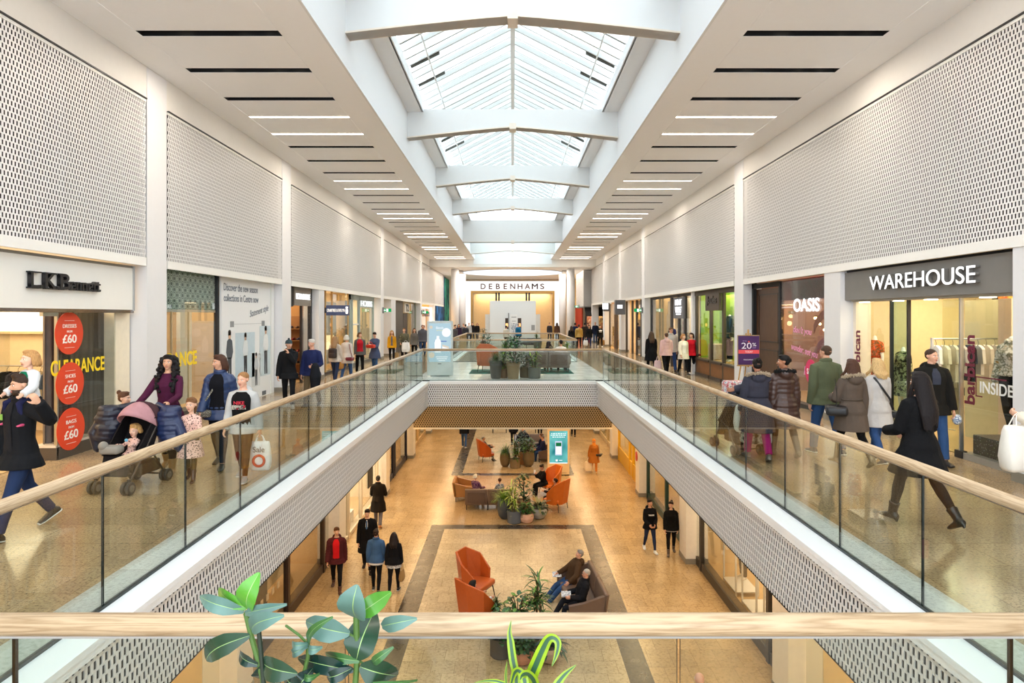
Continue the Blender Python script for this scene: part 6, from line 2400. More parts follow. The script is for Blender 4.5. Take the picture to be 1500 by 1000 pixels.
def walk(a=1., ph=1):
    f, b = (24 * a, 6, 2), (-16 * a, 16 * a + 4, 2)
    return (f, b) if ph > 0 else (b, f)


SW = lambda p=18: (('a', -p, 8, 18), ('a', p, 8, 22))
# ------------------------------------------------------------------ the cast
BLK, NAVY = '#141416', '#1c2236'


def W_(d):
    return {'col': d}


def shirt_text(pp, s, z, w, h, c, dy=.03, ry=.115):
    k = pp['k']
    return text(s, pp['W'].inverted() @ pp['T'](0, -(ry + dy) * k, z), w * k, h * k, 'cam', pm(c, .6), pp['root'], .003, bold=.02, name='print')


# --- upper left, near
a = person('bearded man in black jacket and jeans carrying a toddler on his shoulders', FL(30, 782), 1.73, -22, ('short', '#3a281c', 1), '#d3a283',
           dict(col='#17181b', off=.03, hem=.50, collar=1, hood=1, front=('#1d1d20', .35)), dict(col='#22304f'), dict(col='#17181a', sole='#d9d6d0'),
           dict(legs=((22, 4, 2), (-20, 18, 2)), arms=(('t', .50, -.13, 1.42), ('a', 6, 8, 20)), hand_dir=((-.3, -.3, .7), None), yaw=-14, nod=3, beard='#3a281c', palm=((-.3, .4, -.8), None), curl=(45, 30)), 0)
MB().box(-.05, .02, -.004, .004, -.03, .03).build('print', pm('#7fae4a', .6), a['root'], loc=a['W'].inverted() @ a['T'](-.04, -.165, .86))
person('toddler in white puffer coat riding on the shoulders of a bearded man', V((a['W'].translation.x, a['W'].translation.y, 1.36)), .92, -22, ('bob', '#b98a55', .35), '#e8bb9f',
       dict(col='#d9dadb', off=.04, puff=.012, front=('#0f6b4a', .75), hem=.56, name='coat'), dict(col='#1f2140'), dict(col='#d2507a'),
       dict(sit=.05, py=.09, legs=((70, 82, 20), (70, 82, 20)), arms=(('a', 20, 18, 40), ('a', 20, 18, 40)), yaw=-8, nod=-2), 0)
t_ = a['root']
LEOP = spots('#e3b9ab', '#3a2424', 42, .36, 'leopard_print')
w = person('woman in a burgundy top with long curly black hair pushing the pink pushchair', FL(246, 690), 1.74, 6, ('curly', '#141012', 1.75), '#d9a888',
           dict(col='#4d1c38', off=.012, hem=.52, name='sweater', noise=.1), dict(col='#15161c', slim=.9), dict(col='#9a7648', shaft=.13),
           dict(legs=((12, 5, 2), (-12, 14, 3)), arms=(('t', .17, -.40, 1.06), ('t', -.26, -.40, 1.05)), yaw=4, curl=(50, 50), hand_dir=((0, -.6, -.5), (0, -.6, -.5))), 0, True, 1.08)
person('baby in leopard print with a blue dummy sitting in the pink pushchair', V((PRAM1[0], PRAM1[1] - .06, .0)), .74, -6, ('bob', '#c79a60', .2), '#ecc0a6',
       dict(mat=LEOP, off=.012, name='top', hem=.56), dict(mat=LEOP), dict(col='#c9a9a0'),
       dict(sit=.43, lean=-22, legs=((72, 62, 12), (72, 62, 12)), arms=(('a', 40, 12, 40), ('a', 40, 12, 40)), nod=10), 0)
o = MB().lathe([(.0, 0), (.022, .004), (.022, .012), (.009, .014), (.009, .03)], n=14, M=Matrix.Rotation(rad(90), 4, 'X')).build('dummy_pacifier', pm('#6fb6d6', .4), None, loc=(PRAM1[0] - .0, PRAM1[1] - .15, .655))
tag(o, 'light blue baby dummy in the mouth of the pushchair baby', 'dummy')
for (x, y, z, sx, lb) in ((-5.55, 9.15, .80, -1, 'black and navy puffer coat hanging on the left side of the pink pushchair'), (-4.78, 9.22, .78, 1, 'shiny navy puffer coat hanging on the right side of the pink pushchair')):
    m = MB()
    q = random.Random(sx + 5)
    for i in range(9):
        t = i / 8
        m.torus((x + .03 * q.uniform(-1, 1) + sx * .03 * t, y + .02 * q.uniform(-1, 1), z + .22 - .5 * t), .09 + .06 * sin(PI * t), .052, 16, 8, None, .12, .85)
        m.ell((x + sx * .03 * t, y, z + .22 - .5 * t), (.1 + .06 * sin(PI * t), .1 + .04 * sin(PI * t), .06), 10, 6)
    m.tube([(x, y, z + .2), (x - sx * .25, y + .16, z + .27)], [.06, .04], 8)
    m.tube([(x + sx * .1, y - .02, z + .1), (x + sx * .2, y - .06, z - .1), (x + sx * .16, y - .04, z - .32)], [.07, .075, .06], 10)
    o = m.build('puffer_coat', pm('#1e2c52' if sx > 0 else '#171b2e', .38, noise=.1), None, remesh=.011, sm=2)
    tag(o, lb, 'coat')
tag(MB().rbox(-.13, .13, -.09, .09, -.05, .06, .04, 3).ell((-.08, -.05, .06), .06, 10, 8).build('soft_toy', pm('#8f8a82', .9), None, smooth=True, loc=(PRAM1[0] - .12, PRAM1[1] - .28, .55)), 'grey soft toy lying at the foot end of the pink pushchair', 'toy')
person('small girl with a hair bun half hidden behind the pink pushchair', V((-5.86, 10.0, 0)), 1.16, 150, ('bun', '#5a3a26', .95), '#e0b498',
       dict(mat=LEOP, off=.014, name='dress', hem=.34, flare=.05), dict(col='#5a4632', type='tights'), dict(col='#3a2620'), dict(yaw=-60), 0, True)
g = person('little girl in a leopard print dress walking beside the woman in burgundy', FL(280, 704), 1.17, 8, ('pony', '#7a5334'), '#e6b99d',
           dict(mat=LEOP, off=.014, name='dress', hem=.36, flare=.06), dict(col='#4a3a24', type='tights'), dict(col='#3a1f1c', shaft=.12, rough=.25),
           dict(legs=((16, 4, 2), (-10, 12, 2)), arms=(('a', 14, 8, 75, -25), ('a', 12, 26, 8)), yaw=-8), 0, True)
n7 = person('woman with brown bob in open navy puffer jacket behind the boy', FL(322, 684), 1.73, 4, ('bob', '#4a2e20', .62), '#dba888',
            dict(col='#24365c', off=.028, puff=.014, hem=.50, collar=1, front=('#131318', .62, .52), mat=pm('#24385f', .4, noise=.1)), dict(col='#1a1f33', slim=.9), dict(col='#17171a'),
            dict(legs=walk(.7), arms=SW(14), yaw=-42, nod=4), 0, True)
handbag(n7['T'](-.20, -.12, .60), rad(10), .26, .1, .24, spots('#6a665c', '#c9c4b4', 60, .3, 'glitter'), 'sparkly grey shoulder bag of the woman in the navy puffer jacket',
        [(-.06, 0, 0), (.08, -.05, .2), (.2, -.04, .40), (.25, .06, .47)])
b8 = person('boy in black printed shirt and open grey hoodie with a white bag', FL(356, 702), 1.53, 2, ('crop', '#9a6f44'), '#e6b196',
            dict(col='#b9b9b7', off=.028, hem=.51, flare=0, name='hoodie', hood=1, front=('#121214', .95, .52)), dict(col='#241820', slim=.9), dict(col='#9a9896', sole='#cfcdc9', rough=.7),
            dict(legs=((18, 6, 2), (-12, 16, 3)), arms=(('a', -6, 13, 8), ('a', 10, 8, 20)), yaw=-10, nod=4), 0)
shirt_text(b8, 'NIKE', .845, .17, .055, '#c9243a', .062)
MB().box(-.1, .1, -.003, .003, -.03, .03).build('print', floral(['#3f4f44', '#b9b2a4', '#2a2a2c', '#c9243a'], 20), b8['root'], loc=b8['W'].inverted() @ b8['T'](0, -.172, .80))
bg = tote(b8['hand'][0], rad(5), .30, .40, .12, '#efefee', 'white carrier bag with a round red emblem, held by the boy', hand=.10)
MB().torus((0, -.078, -.36), .075, .018, 24, 6, Matrix.Translation((0, -.078, -.36)) @ Matrix.Rotation(rad(90), 4, 'X') @ Matrix.Translation((0, .078, .36))).build('emblem', pm('#c8402a', .5), bg)
text('Sale', (0, -.078, -.2), .16, .08, 'cam', pm('#2a2a2c', .5), bg, .002)
# --- left, middle distance
c9 = person('man in black tracksuit and bobble hat with hand at his chin', FL(423, 597), 1.72, 14, ('beanie', '#2b2320', '#3a4a50', '#2a3238'), '#d9a98c',
            dict(col='#1b1c1f', off=.03, hem=.50, collar=1), dict(col='#1a1b1e'), dict(col='#b9b4ac', sole='#d9d6d0'),
            dict(legs=walk(.7), arms=(('t', .02, -.26, 1.38), ('a', 4, 12, 12)), yaw=20), 0)
c10 = person('white-haired man in navy sweater carrying a dark coat over his arm', FL(457, 595), 1.73, -4, ('short', '#cfcac2'), '#dba68c',
             dict(col='#232b55', off=.022, hem=.53, name='sweater'), dict(col='#6a5c46'), dict(col='#2a211c'), dict(legs=walk(.6, -1), arms=(('t', .16, -.28, 1.05), ('a', 4, 10, 8)), yaw=-26, nod=8), 0, build=1.1)
m = MB().tube([c10['W'].inverted() @ c10['hand'][0] + V((.10, -.02, .02)), c10['W'].inverted() @ c10['hand'][0] + V((.12, -.05, -.25)), c10['W'].inverted() @ c10['hand'][0] + V((.1, -.02, -.55))], [.10, .14, .11], 12)
o = m.build('carried_coat', cloth('#1d1f25'), None, remesh=.014)
o.location, o.rotation_euler = FL(457, 595), (0, 0, rad(-4))
tag(o, 'dark coat draped over the arm of the white-haired man in navy', 'coat')
c11 = person('long-haired woman with a dark backpack walking away on the left', FL(491, 560), 1.62, 172, ('long', '#9a7a58', 1.6), '#dcae92', dict(col='#c9beb2', off=.03, hem=.52), dict(col='#2a3550'), dict(col='#2a2422'), dict(legs=walk(.7), arms=SW(8)), 1, True)
r = thing('backpack', 'dark brown backpack of the long-haired woman walking away on the left', 'backpack', c11['T'](0, .21, .74), rad(172))
MB().rbox(-.14, .14, -.08, .08, -.17, .17, .05, 3).build('bag_body', pm('#2a1c18', .5), r, smooth=True)
MB().rbox(-.1, .1, .06, .11, -.15, .02, .03, 2).build('pocket', pm('#33221c', .5), r, smooth=True)
c12 = person('person in pale coat and knitted hat with wine red bag', FL(508, 557), 1.64, 165, ('bob', '#d9d2c6', .3), '#dcae92', dict(col='#d3cbc4', off=.035, hem=.44), dict(col='#3a5680'), dict(col='#3a3532'), dict(legs=walk(.6, -1), yaw=20), 1, True)
handbag(c12['T'](-.2, .14, .60), rad(165), .26, .12, .22, '#6a1c2c', 'wine red shoulder bag of the person in pale coat', [(-.08, 0, 0), (-.02, .02, .28), (.06, -.05, .46)])
tote(c12['T'](.22, .1, .62), rad(165), .34, .36, .12, '#b98a4a', 'tan paper bag carried by the person in pale coat', hand=.1, soft=False)
c13 = person('woman in red jumper and grey jacket with black trousers on the left', FL(527, 547), 1.66, 18, ('bob', '#6a4a30', .3), '#dcae92', dict(col='#5d5a58', off=.03, hem=.52, front=('#b81f2c', .75)), dict(col='#141416'), dict(col='#1d1a1c'), dict(legs=walk(.4), yaw=30), 1, True, 1.1)
c14 = person('woman in blue coat holding a bright red handbag in front of her', FL(549, 545), 1.66, -14, ('short', '#2a1a18', 1), '#dcae92', dict(col='#4a5470', off=.035, hem=.40, flare=.03, name='coat'), dict(col='#3a5a85'), dict(col='#5a4a44'), dict(legs=walk(.4), arms=(('t', .02, -.3, 1.12), ('t', -.12, -.32, 1.2)), nod=22), 1, True)
handbag(c14['T'](-.02, -.32, .80), rad(-14), .34, .14, .24, '#d13a26', 'bright red handbag held up by the woman in the blue coat', [(-.1, 0, 0), (0, -.02, .12), (.1, 0, 0)])
c15 = person('long-haired woman in a mustard yellow jacket on the left walkway', FL(574, 531), 1.62, 8, ('long', '#b98a50', 1.3), '#e0b498', dict(col='#d99a1c', off=.025, hem=.54, front=('#6a6468', .3)), dict(col='#1b1a1e', slim=.88), dict(col='#1b1a1c'), dict(legs=walk(.8)), 1, True)
tote(c15['hand'][0], rad(8), .3, .36, .1, '#a5834e', 'brown carrier bag held by the woman in the mustard jacket', soft=False)
c16 = person('person in olive camouflage jacket holding a large white carrier bag', FL(592, 530), 1.72, 5, ('short', '#8a6a4a'), '#dcae92', dict(mat=floral(['#4a4a3c', '#6f6a52', '#3a382e', '#8a856c'], 9), off=.035, hem=.50), dict(col='#1a1a1e'), dict(col='#2a2422'), dict(legs=walk(.5), arms=(('a', 8, 10, 50, -10), ('a', 4, 10, 60, -10))), 1)
tote(c16['T'](.10, -.30, .74), rad(5), .40, .48, .14, '#ededec', 'large white carrier bag held by the person in camouflage jacket', hand=.1, soft=False)
c17 = person('woman with wavy hair in grey top and black trousers on the far left walkway', FL(607, 525), 1.66, 10, ('long', '#6a4a34', 1.0), '#dcae92', dict(col='#6a655f', off=.025, hem=.52), dict(col='#18181b', slim=.9), dict(col='#1b1a1c'), dict(legs=walk(.6)), 2, True)
tote(c17['hand'][0], rad(5), .28, .34, .1, '#e6e4e0', 'white bag held by the wavy-haired woman in grey top')
person('man in charcoal half-zip jumper and jeans on the far left walkway', FL(619, 522), 1.82, 6, ('crop', '#6a4a38'), '#d9a386', dict(col='#5a5a62', off=.022, hem=.53, collar=1), dict(col='#33486c'), dict(col='#2a211c'), dict(legs=walk(.6, -1)), 1, build=1.1)
person('person in red top far back on the left walkway beside the black door', V((-5.9, 44, 0)), 1.7, 120, ('short', '#2a2020'), '#d9a386', dict(col='#a8242c', off=.03), dict(col='#20242e'), None, dict(legs=walk(.5)), 2)
# --- far left crowd
FARL = [(643, 40, 'person in dark navy coat just right of the pale kiosk', '#1a2140', 'short', '#2a2220', 8), (656, 48, 'far person in dark brown coat beside the first round column', '#3a2c28', 'long', '#2a1a18', 170),
        (672, 53, 'far person in purple and black coat behind the first round column', '#34243a', 'long', '#2a1820', 10), (679, 56, 'far person in grey coat with light brown hair between the round columns', '#6a6a70', 'short', '#7a5a44', 5),
        (682, 50, 'far seated-height person in dark grey jacket between the round columns', '#3f3f46', 'short', '#2a2420', 180), (687, 61, 'far man in pale grey shirt before the glowing portal', '#9a9ea2', 'crop', '#5a4a3c', 0),
        (692, 63, 'far person in black top at the left portal edge', '#151517', 'short', '#3a2a20', 20), (699, 64, 'far person in black coat inside the left part of the portal', '#1a1818', 'bob', '#6a4a30', -10),
        (667, 46.0, 'far person in a charcoal coat leaning at the left end of the far rail', '#4a4648', 'short', '#3a3030', 60), (805, 62, 'far person in dark coat at the right side of the portal', '#2c2a2e', 'short', '#3a2c24', 5),
        (816, 60, 'far person in brown coat near the right round columns', '#4a3428', 'long', '#2c1c14', 170)]
for px, d, lb, c, hs_, hc, fa in FARL:
    person(lb, V(((px - CX) * d / F, d, 0)), 1.62 + .12 * rnd.random(), fa, (hs_, hc) if hs_ != 'long' else (hs_, hc, .9), '#d9a68a', dict(col=c, off=.03, hem=.48), dict(col='#23283a'), None, dict(legs=walk(.6)), 2)
# --- exhibition visitors
person('grey-haired man in a bright blue sweater in front of the exhibition box', V((.42, 49.6, 0)), 1.76, 130, ('short', '#9a958e'), '#d9a386', dict(col='#1f6a94', off=.03, hem=.53), dict(col='#1d1c22'), None, dict(nod=14, legs=walk(.2)), 2, build=1.15)
person('person in cream top before the exhibition box, beside the man in blue', V((-.48, 49.4, 0)), 1.6, 160, ('short', '#2a2422'), '#d9a386', dict(col='#d9d2c6', off=.03, hem=.53), dict(col='#4a3a30'), None, dict(legs=walk(.2)), 2)
person('man in a cream sweater sitting on the taupe sofa on the tiled bridge', V((2.0, 27.45, 0)), 1.72, 172, ('short', '#141214', 1), '#c9987a', dict(col='#e3ddd2', off=.025, name='sweater'), dict(col='#2a3040'), None, dict(sit=.40, lean=4, legs=((85, 85, 6), (85, 85, 6)), arms=(('a', 40, 10, 50), ('a', 40, 10, 50)), yaw=20), 1)
person('dark-haired woman in grey beside the man on the taupe sofa', V((1.52, 27.55, 0)), 1.62, 185, ('long', '#1d1416', .9), '#d3a083', dict(col='#3a383c', off=.025), dict(col='#22222a'), None, dict(sit=.40, lean=10, legs=((85, 85, 6), (85, 85, 6)), arms=(('a', 40, 10, 60), ('a', 40, 10, 60)), yaw=-50), 1, True)
# --- far right crowd
g46 = person('man in a golden bomber jacket walking away on the far right walkway', FL(848, 511), 1.74, 176, ('short', '#3a2a20'), '#c9987a', dict(col='#a87d2e', off=.035, hem=.55, mat=pm('#b08a3c', .35, noise=.15)), dict(col='#141418', slim=.9), None, dict(legs=walk(.7)), 1)
person('long-haired woman in a black coat walking away left of the golden jacket', V((3.95, 44.5, 0)), 1.66, 178, ('long', '#3a2a1e', 1.3), '#d3a083', dict(col='#1d1c1e', off=.035, hem=.46), dict(col='#1c1c22'), None, dict(legs=walk(.5)), 2, True)
person('man in dark blue coat walking away beyond the golden jacket', V((4.85, 51.5, 0)), 1.8, 180, ('short', '#1d1a1c'), '#c9987a', dict(col='#1a2444', off=.035, hem=.5), dict(col='#22263a'), None, dict(legs=walk(.5)), 2)
g5 = person('man in dark brown coat behind the woman with the white plastic bag', V((5.55, 51, 0)), 1.8, 178, ('short', '#141214'), '#c9987a', dict(col='#2a211e', off=.035, hem=.48), dict(col='#22324a'), None, dict(legs=walk(.6)), 2)
tote(g5['hand'][1], 0, .34, .36, .12, '#6a1830', 'dark red bag carried between the golden jacket and the white plastic bag')
g62 = person('woman in black hoodie and jeans coming towards us with a white plastic bag', FL(863, 509), 1.66, -6, ('long', '#1a1414', .9), '#d3a083', dict(col='#141417', off=.035, hem=.52), dict(col='#27355a', slim=.9), None, dict(legs=walk(.7)), 1, True, 1.1)
tote(g62['hand'][1] + V((-.06, 0, 0)), 0, .34, .4, .14, '#dfe3ea', 'white plastic bag held by the woman in black hoodie on the far right')
person('person in black coat behind the hooded woman on the far right', V((6.3, 55.5, 0)), 1.74, 0, ('short', '#141214'), '#c08a70', dict(col='#1a191c', off=.035, hem=.45), dict(col='#1c1c20'), None, dict(legs=walk(.6)), 2)
person('bald man in navy jacket and jeans behind the sweatshirt logo on the far right', FL(872, 504), 1.84, -4, ('bald', '#5a4a40'), '#d9a386', dict(col='#1a2034', off=.03, hem=.53), dict(col='#33486c'), None, dict(legs=walk(.7, -1)), 2)
g79 = person('woman in black sweatshirt with white print carrying a brown bag, far right', FL(879, 508.5), 1.68, 4, ('pony', '#2a1c18'), '#dcae92', dict(col='#121214', off=.035, hem=.50, name='sweatshirt'), dict(col='#141416', slim=.9), dict(col='#dcdad6'), dict(legs=walk(.8)), 1, True)
shirt_text(g79, 'adidas', .80, .2, .05, '#f0f0f0', .045)
text('▲', V((0, 0, 0)), .01, .01, 'cam', pm('#f0f0f0', .6), g79['root']) if False else None
MB().prism([V((-.1, 0, 0)), V((.1, 0, 0)), V((.13, 0, .09)), V((.06, 0, .05)), V((0, 0, .11)), V((-.06, 0, .05)), V((-.13, 0, .09))], (0, .004, 0)).build('print', pm('#f0f0f0', .6), g79['root'], loc=g79['W'].inverted() @ g79['T'](0, -.165, .835))
tote(g79['hand'][0], 0, .3, .38, .12, '#9a7440', 'brown paper bag held by the young woman in the logo sweatshirt', soft=False)
# --- right, middle distance
e1 = person('long-haired woman in a long black coat walking away on the right walkway', FL(954, 547), 1.70, 182, ('long', '#4a3628', 1.5), '#dcae92', dict(col='#141416', off=.035, hem=.36, flare=.03, name='coat'), dict(col='#1a1a1e', slim=.9), dict(col='#1c1a1b', shaft=.2), dict(legs=walk(.6), arms=SW(8)), 0, True, 1.08)
e2 = person('person in a pale pink hoodie and black trousers walking away on the right', FL(976, 549), 1.66, 186, ('crop', '#4a3022'), '#dcae92', dict(col='#d3aeac', off=.04, hem=.54, hood=1, name='hoodie'), dict(col='#121214', slim=.9), dict(col='#cfc9c4'), dict(legs=walk(.7, -1), arms=SW(8)), 0, build=1.12)
tote((e1['hand'][1] + e2['hand'][0]) / 2 + V((.0, 0, -.02)), 0, .3, .36, .1, '#e8c9cc', 'pale pink carrier bag between the black coat and the pink hoodie', soft=False)
person('man in glasses and grey shirt walking towards us on the right walkway', V((6.5, 27.2, 0)), 1.84, 12, ('short', '#6a4a34'), '#d9a386', dict(col='#b5b2b0', off=.025, hem=.52, name='shirt', collar=1), dict(col='#2f477a'), None, dict(legs=walk(.6), yaw=15, glasses='#2a2422'), 0, build=1.15)
e4 = person('woman in a cream cardigan and black trousers coming towards us on the right', FL(1001, 549), 1.62, 10, ('bob', '#a5764a', .35), '#e0b498', dict(col='#e3dccb', off=.03, hem=.46, front=('#f0ece2', .5), name='cardigan'), dict(col='#131315', slim=.92), dict(col='#1b1a1c'), dict(legs=walk(.8), arms=SW(12), yaw=25), 0, True)
e5 = person('woman in a red jumper beside the cream cardigan', FL(1013, 548), 1.66, -6, ('bob', '#3a2420', .5), '#dcae92', dict(col='#c01828', off=.025, hem=.53, name='jumper'), dict(col='#15151a', slim=.92), dict(col='#e8e4de', sole='#ffffff'), dict(legs=walk(.8, -1), yaw=-35, arms=SW(10)), 0, True)
handbag(e5['T'](.24, -.05, .58), 0, .2, .08, .2, '#1a1718', 'small black shoulder bag of the woman in the red jumper', [(0, 0, 0), (-.06, -.08, .25), (-.14, -.06, .48)])
# --- right, near
r1 = person('woman in dark grey fur-trimmed parka and magenta trousers pushing a pushchair', FL(1109, 672), 1.64, 174, ('bun', '#17120f', .88), '#a8745a',
            dict(col='#3a3a46', off=.045, hem=.33, hood=1, fur='#b3a088', furR=.155, belt='#2f2f3a', flare=.03, name='parka'), dict(col='#a3206a'), dict(col='#6a625c', sole='#8a827a'),
            dict(legs=((16, 4, 2), (-14, 16, 2)), arms=(('a', 8, 10, 16), ('t', .42, -.22, 1.06)), nod=6), 0, True, 1.18)
r2 = person('woman in a long brown quilted coat with black fur collar, head turned left', FL(1148, 668), 1.68, 180, ('bun', '#120e0e', .62), '#b07a5c',
            dict(col='#46302a', off=.03, puff=.015, hem=.34, hood=1, fur='#0f0d0d', furR=.135, furtilt=10, name='coat', mat=pm('#4a332c', .38, noise=.12)), dict(col='#1a1818', type='tights'), dict(col='#6a5a4a', shaft=.30, rough=.5),
            dict(legs=((14, 4, 2), (-14, 18, 2)), arms=(('a', -4, 8, 8), ('a', 4, 12, 8)), yaw=68), 0, True, 1.12)
tg = tote(V((PRAM2[0] + .02, PRAM2[1] - .42, .98)), rad(6), .46, .44, .16, '#d3d2c8', 'large cream tote bag with dark letters hanging on the dark pushchair', hand=.14)
text('next', (-.02, -.115, -.33), .3, .13, 'cam', pm('#4a4a46', .6), tg, .002)
tag(MB().rbox(-.2, .2, -.1, .1, -.16, .16, .05, 3).build('patterned_bag', floral(['#1d2c44', '#c9d2d6', '#b0323a', '#e9e4da', '#2a4a5a'], 14), None, smooth=True, loc=(PRAM2[0] - .03, PRAM2[1] + .1, 1.03)), 'colourful patterned blanket bundled in the dark pushchair', 'blanket')
tag(MB().rbox(-.24, .24, -.14, .14, 0, .34, .05, 3).build('shopping_bag', floral(['#15120f', '#2c2620', '#d9d2c2', '#1a1714'], 8), None, smooth=True, loc=(PRAM2[0] + .16, PRAM2[1] - .38, .2)), 'black and white patterned bag on the lower rack of the dark pushchair', 'bag')
r3 = person('balding man in olive green jacket and jeans walking away on the right', FL(1209, 665), 1.83, 184, ('crop', '#4a3628'), '#d3a083',
            dict(col='#5a6048', off=.032, hem=.53, collar=1, bump=.4), dict(col='#33507c'), dict(col='#1f2a3f', sole='#d9d9d6'), dict(legs=((14, 6, 2), (-14, 10, 3)), arms=SW(6), yaw=22, glasses='#2a2624'), 0, build=1.14)
MB().tube([r3['W'].inverted() @ r3['H'](0, 0, 0)] * 1 + [r3['W'].inverted() @ r3['H'](0, .01, .01)], .001, 5) if False else None
r4 = person('woman in a taupe fur-hooded parka with a black shoulder bag walking away', FL(1247, 684), 1.65, 186, ('long', '#4a2f22', .95), '#dcae92',
            dict(col='#5d5148', off=.04, hem=.40, hood=1, fur='#b8a68c', furR=.14, belt='#544940', name='parka'), dict(col='#131214', type='tights'), dict(col='#5a4c3a', shaft=.28, heel=.03),
            dict(legs=((20, 6, 1), (-16, 24, 1)), arms=(('a', 14, 14, 80, -20), ('a', 4, 14, 10))), 0, True, 1.12)
handbag(r4['T'](.27, .05, .665), rad(186 + 60), .36, .14, .30, '#18161a', 'black leather shoulder bag of the woman in the taupe parka', [(-.12, 0, 0), (-.05, .0, .22), (.0, -.02, .40), (.05, 0, .22), (.12, 0, 0)])
r5 = person('blonde woman in a long pale grey cardigan with a black crossbody strap', FL(1284, 678), 1.66, 188, ('long', '#c9a672', .85), '#dcae92',
            dict(col='#c3bfbc', off=.04, hem=.42, name='cardigan', bump=.4), dict(col='#34507f'), dict(col='#2a2c34', sole='#d9d6d0'), dict(legs=walk(.8, -1), arms=SW(8)), 0, True, 1.12)
handbag(r5['T'](-.25, .02, .58), rad(188 - 60), .26, .1, .24, '#17161a', 'black crossbody bag at the right hip of the blonde woman', [(-.05, 0, 0), (.02, .0, .05)])
k5 = r5['k']
o = MB().tube([r5['T'](-.26 * k5, .06 * k5, .60), r5['T'](-.12 * k5, .165 * k5, .72), r5['T'](.02 * k5, .165 * k5, .84), r5['T'](.11 * k5, .10 * k5, .945), r5['T'](.10 * k5, -.03 * k5, .955)], .016, 6, flat=.4).build('crossbody_strap', pm('#17161a', .5), None)
tag(o, 'black strap running diagonally across the back of the pale grey cardigan', 'strap')
r6 = person('woman in a short black woollen coat with very long dark hair striding away', FL(1346, 771), 1.70, -168, ('long', '#130b0c', 2.2), '#d3a083',
            dict(col='#131315', off=.035, hem=.40, flare=.05, name='coat', bump=.7), dict(col='#1a191b', type='tights'), dict(col='#151416', shaft=.12, heel=.03, rough=.3),
            dict(legs=((20, 6, 4), (-16, 24, 4)), arms=(('a', 16, 9, 62, -14), ('a', 12, 9, 58, -14)), nod=4), 0, True, 1.1)
r7 = person('short-haired man in a black hooded jacket facing us by the shop doorway', V((6.55, 10.35, 0)), 1.80, -8, ('crop', '#3f2d22'), '#dda98c',
            dict(col='#1b1a18', off=.035, hem=.50, hood=1, collar=1, front=('#3a3d4a', .28, .80)), dict(col='#33507c'), dict(col='#2a2422'), dict(legs=walk(.6), arms=(('a', 4, 12, 10), ('a', 8, 10, 40)), yaw=24), 0, build=1.1)
tag(MB().ell((0, 0, 0), (.07, .05, .08), 10, 8).build('blue_cloth_bundle', floral(['#c9d6e2', '#3a5a8a', '#e9eef2', '#7a98b8'], 30), None, smooth=True, loc=r7['hand'][0] + V((.03, -.02, -.06))), 'small blue and white bundle held by the man in black hooded jacket', 'bundle')
r8 = person('person in cream coat at the right edge holding a white bag', V((6.02, 7.25, 0)), 1.66, 178, ('long', '#6a4a34', 1.), '#dcae92', dict(col='#d9cdbb', off=.04, hem=.42, name='coat'), dict(col='#1c2030'), None, dict(legs=walk(.5), arms=(('t', .43, -.04, 1.2), ('a', 4, 8, 10)), curl=(55, 30)), 0, True, 1.1)
tote(r8['hand'][0] + V((.03, -.07, .0)), rad(10), .40, .50, .2, '#e6e0d6', 'white slouchy cloth bag held at the right edge by the cream coat', hand=.14)

# --- ground floor walkers
def gp(px, py):
    return FL(px, py, G)


g1 = person('young man in burgundy padded jacket over a red hoodie', gp(493, 864), 1.76, 10, ('short', '#5a3a26', 1), '#dcae92', dict(col='#4a1e22', off=.03, puff=.012, hem=.52, hood=1, front=('#c81c22', .45, .56)), dict(col='#141416', slim=.9), dict(col='#4a2a20', shaft=.1), dict(legs=((20, 5, 2), (-16, 16, 2)), arms=SW(8), nod=4, yaw=10), 0)
g2 = person('tall man in black overcoat, white shirt and tie on the ground floor', gp(538, 836), 1.86, 6, ('short', '#1d1512', 1), '#dcae92', dict(col='#121114', off=.035, hem=.38, name='overcoat', front=('#e8e6e4', .16, .84)), dict(col='#16161a'), dict(col='#2a1c16', rough=.25), dict(legs=walk(.8), arms=(('a', 2, 14, 22), ('a', 6, 8, 10)), nod=12), 0)
MB().prism([V((-.02, 0, .12)), V((.02, 0, .12)), V((.026, 0, -.1)), V((0, 0, -.13)), V((-.026, 0, -.1))], (0, -.006, 0)).build('tie', cloth('#4a6a94'), g2['root'], loc=g2['W'].inverted() @ g2['T'](0, -.168, .88))
person('young man in a blue denim jacket walking away on the ground floor', gp(551, 866), 1.72, 178, ('short', '#2a1c16', 1), '#d3a083', dict(col='#3f5f8a', off=.028, hem=.55, collar=1, flare=0, name='denim_jacket', bump=.4), dict(col='#121214', slim=.85, skirt=('#dcdad8', .515)), dict(col='#17171a', sole='#e3e3e0'), dict(legs=walk(.5), arms=SW(6)), 0)
g4 = person('long-haired young woman in black top and plaid shirt, ground floor', gp(577, 868), 1.66, 184, ('long', '#1d1414', 1.2), '#dcae92', dict(col='#141418', off=.035, hem=.56, name='top'), dict(col='#131315', slim=.85, skirt=(spots('#c9c9c9', '#2a2a30', 60, .4, 'plaid'), .50)), dict(col='#141416', sole='#eaeaea'), dict(legs=walk(.6, -1), arms=SW(5)), 0, True)
tote(g4['hand'][1], rad(80), .26, .3, .12, '#a8834e', 'brown paper bag carried by the young woman in black on the ground floor', soft=False)
person('man in a long dark overcoat walking away on the ground floor', gp(554, 771), 1.84, 180, ('short', '#1d1512'), '#c9987a', dict(col='#1d1712', off=.035, hem=.36, name='overcoat', collar=1), dict(col='#6a6468'), dict(col='#a5622a'), dict(legs=walk(.7), arms=(('a', 16, 10, 60, -12), ('a', 16, 10, 60, -12))), 0, build=1.1)
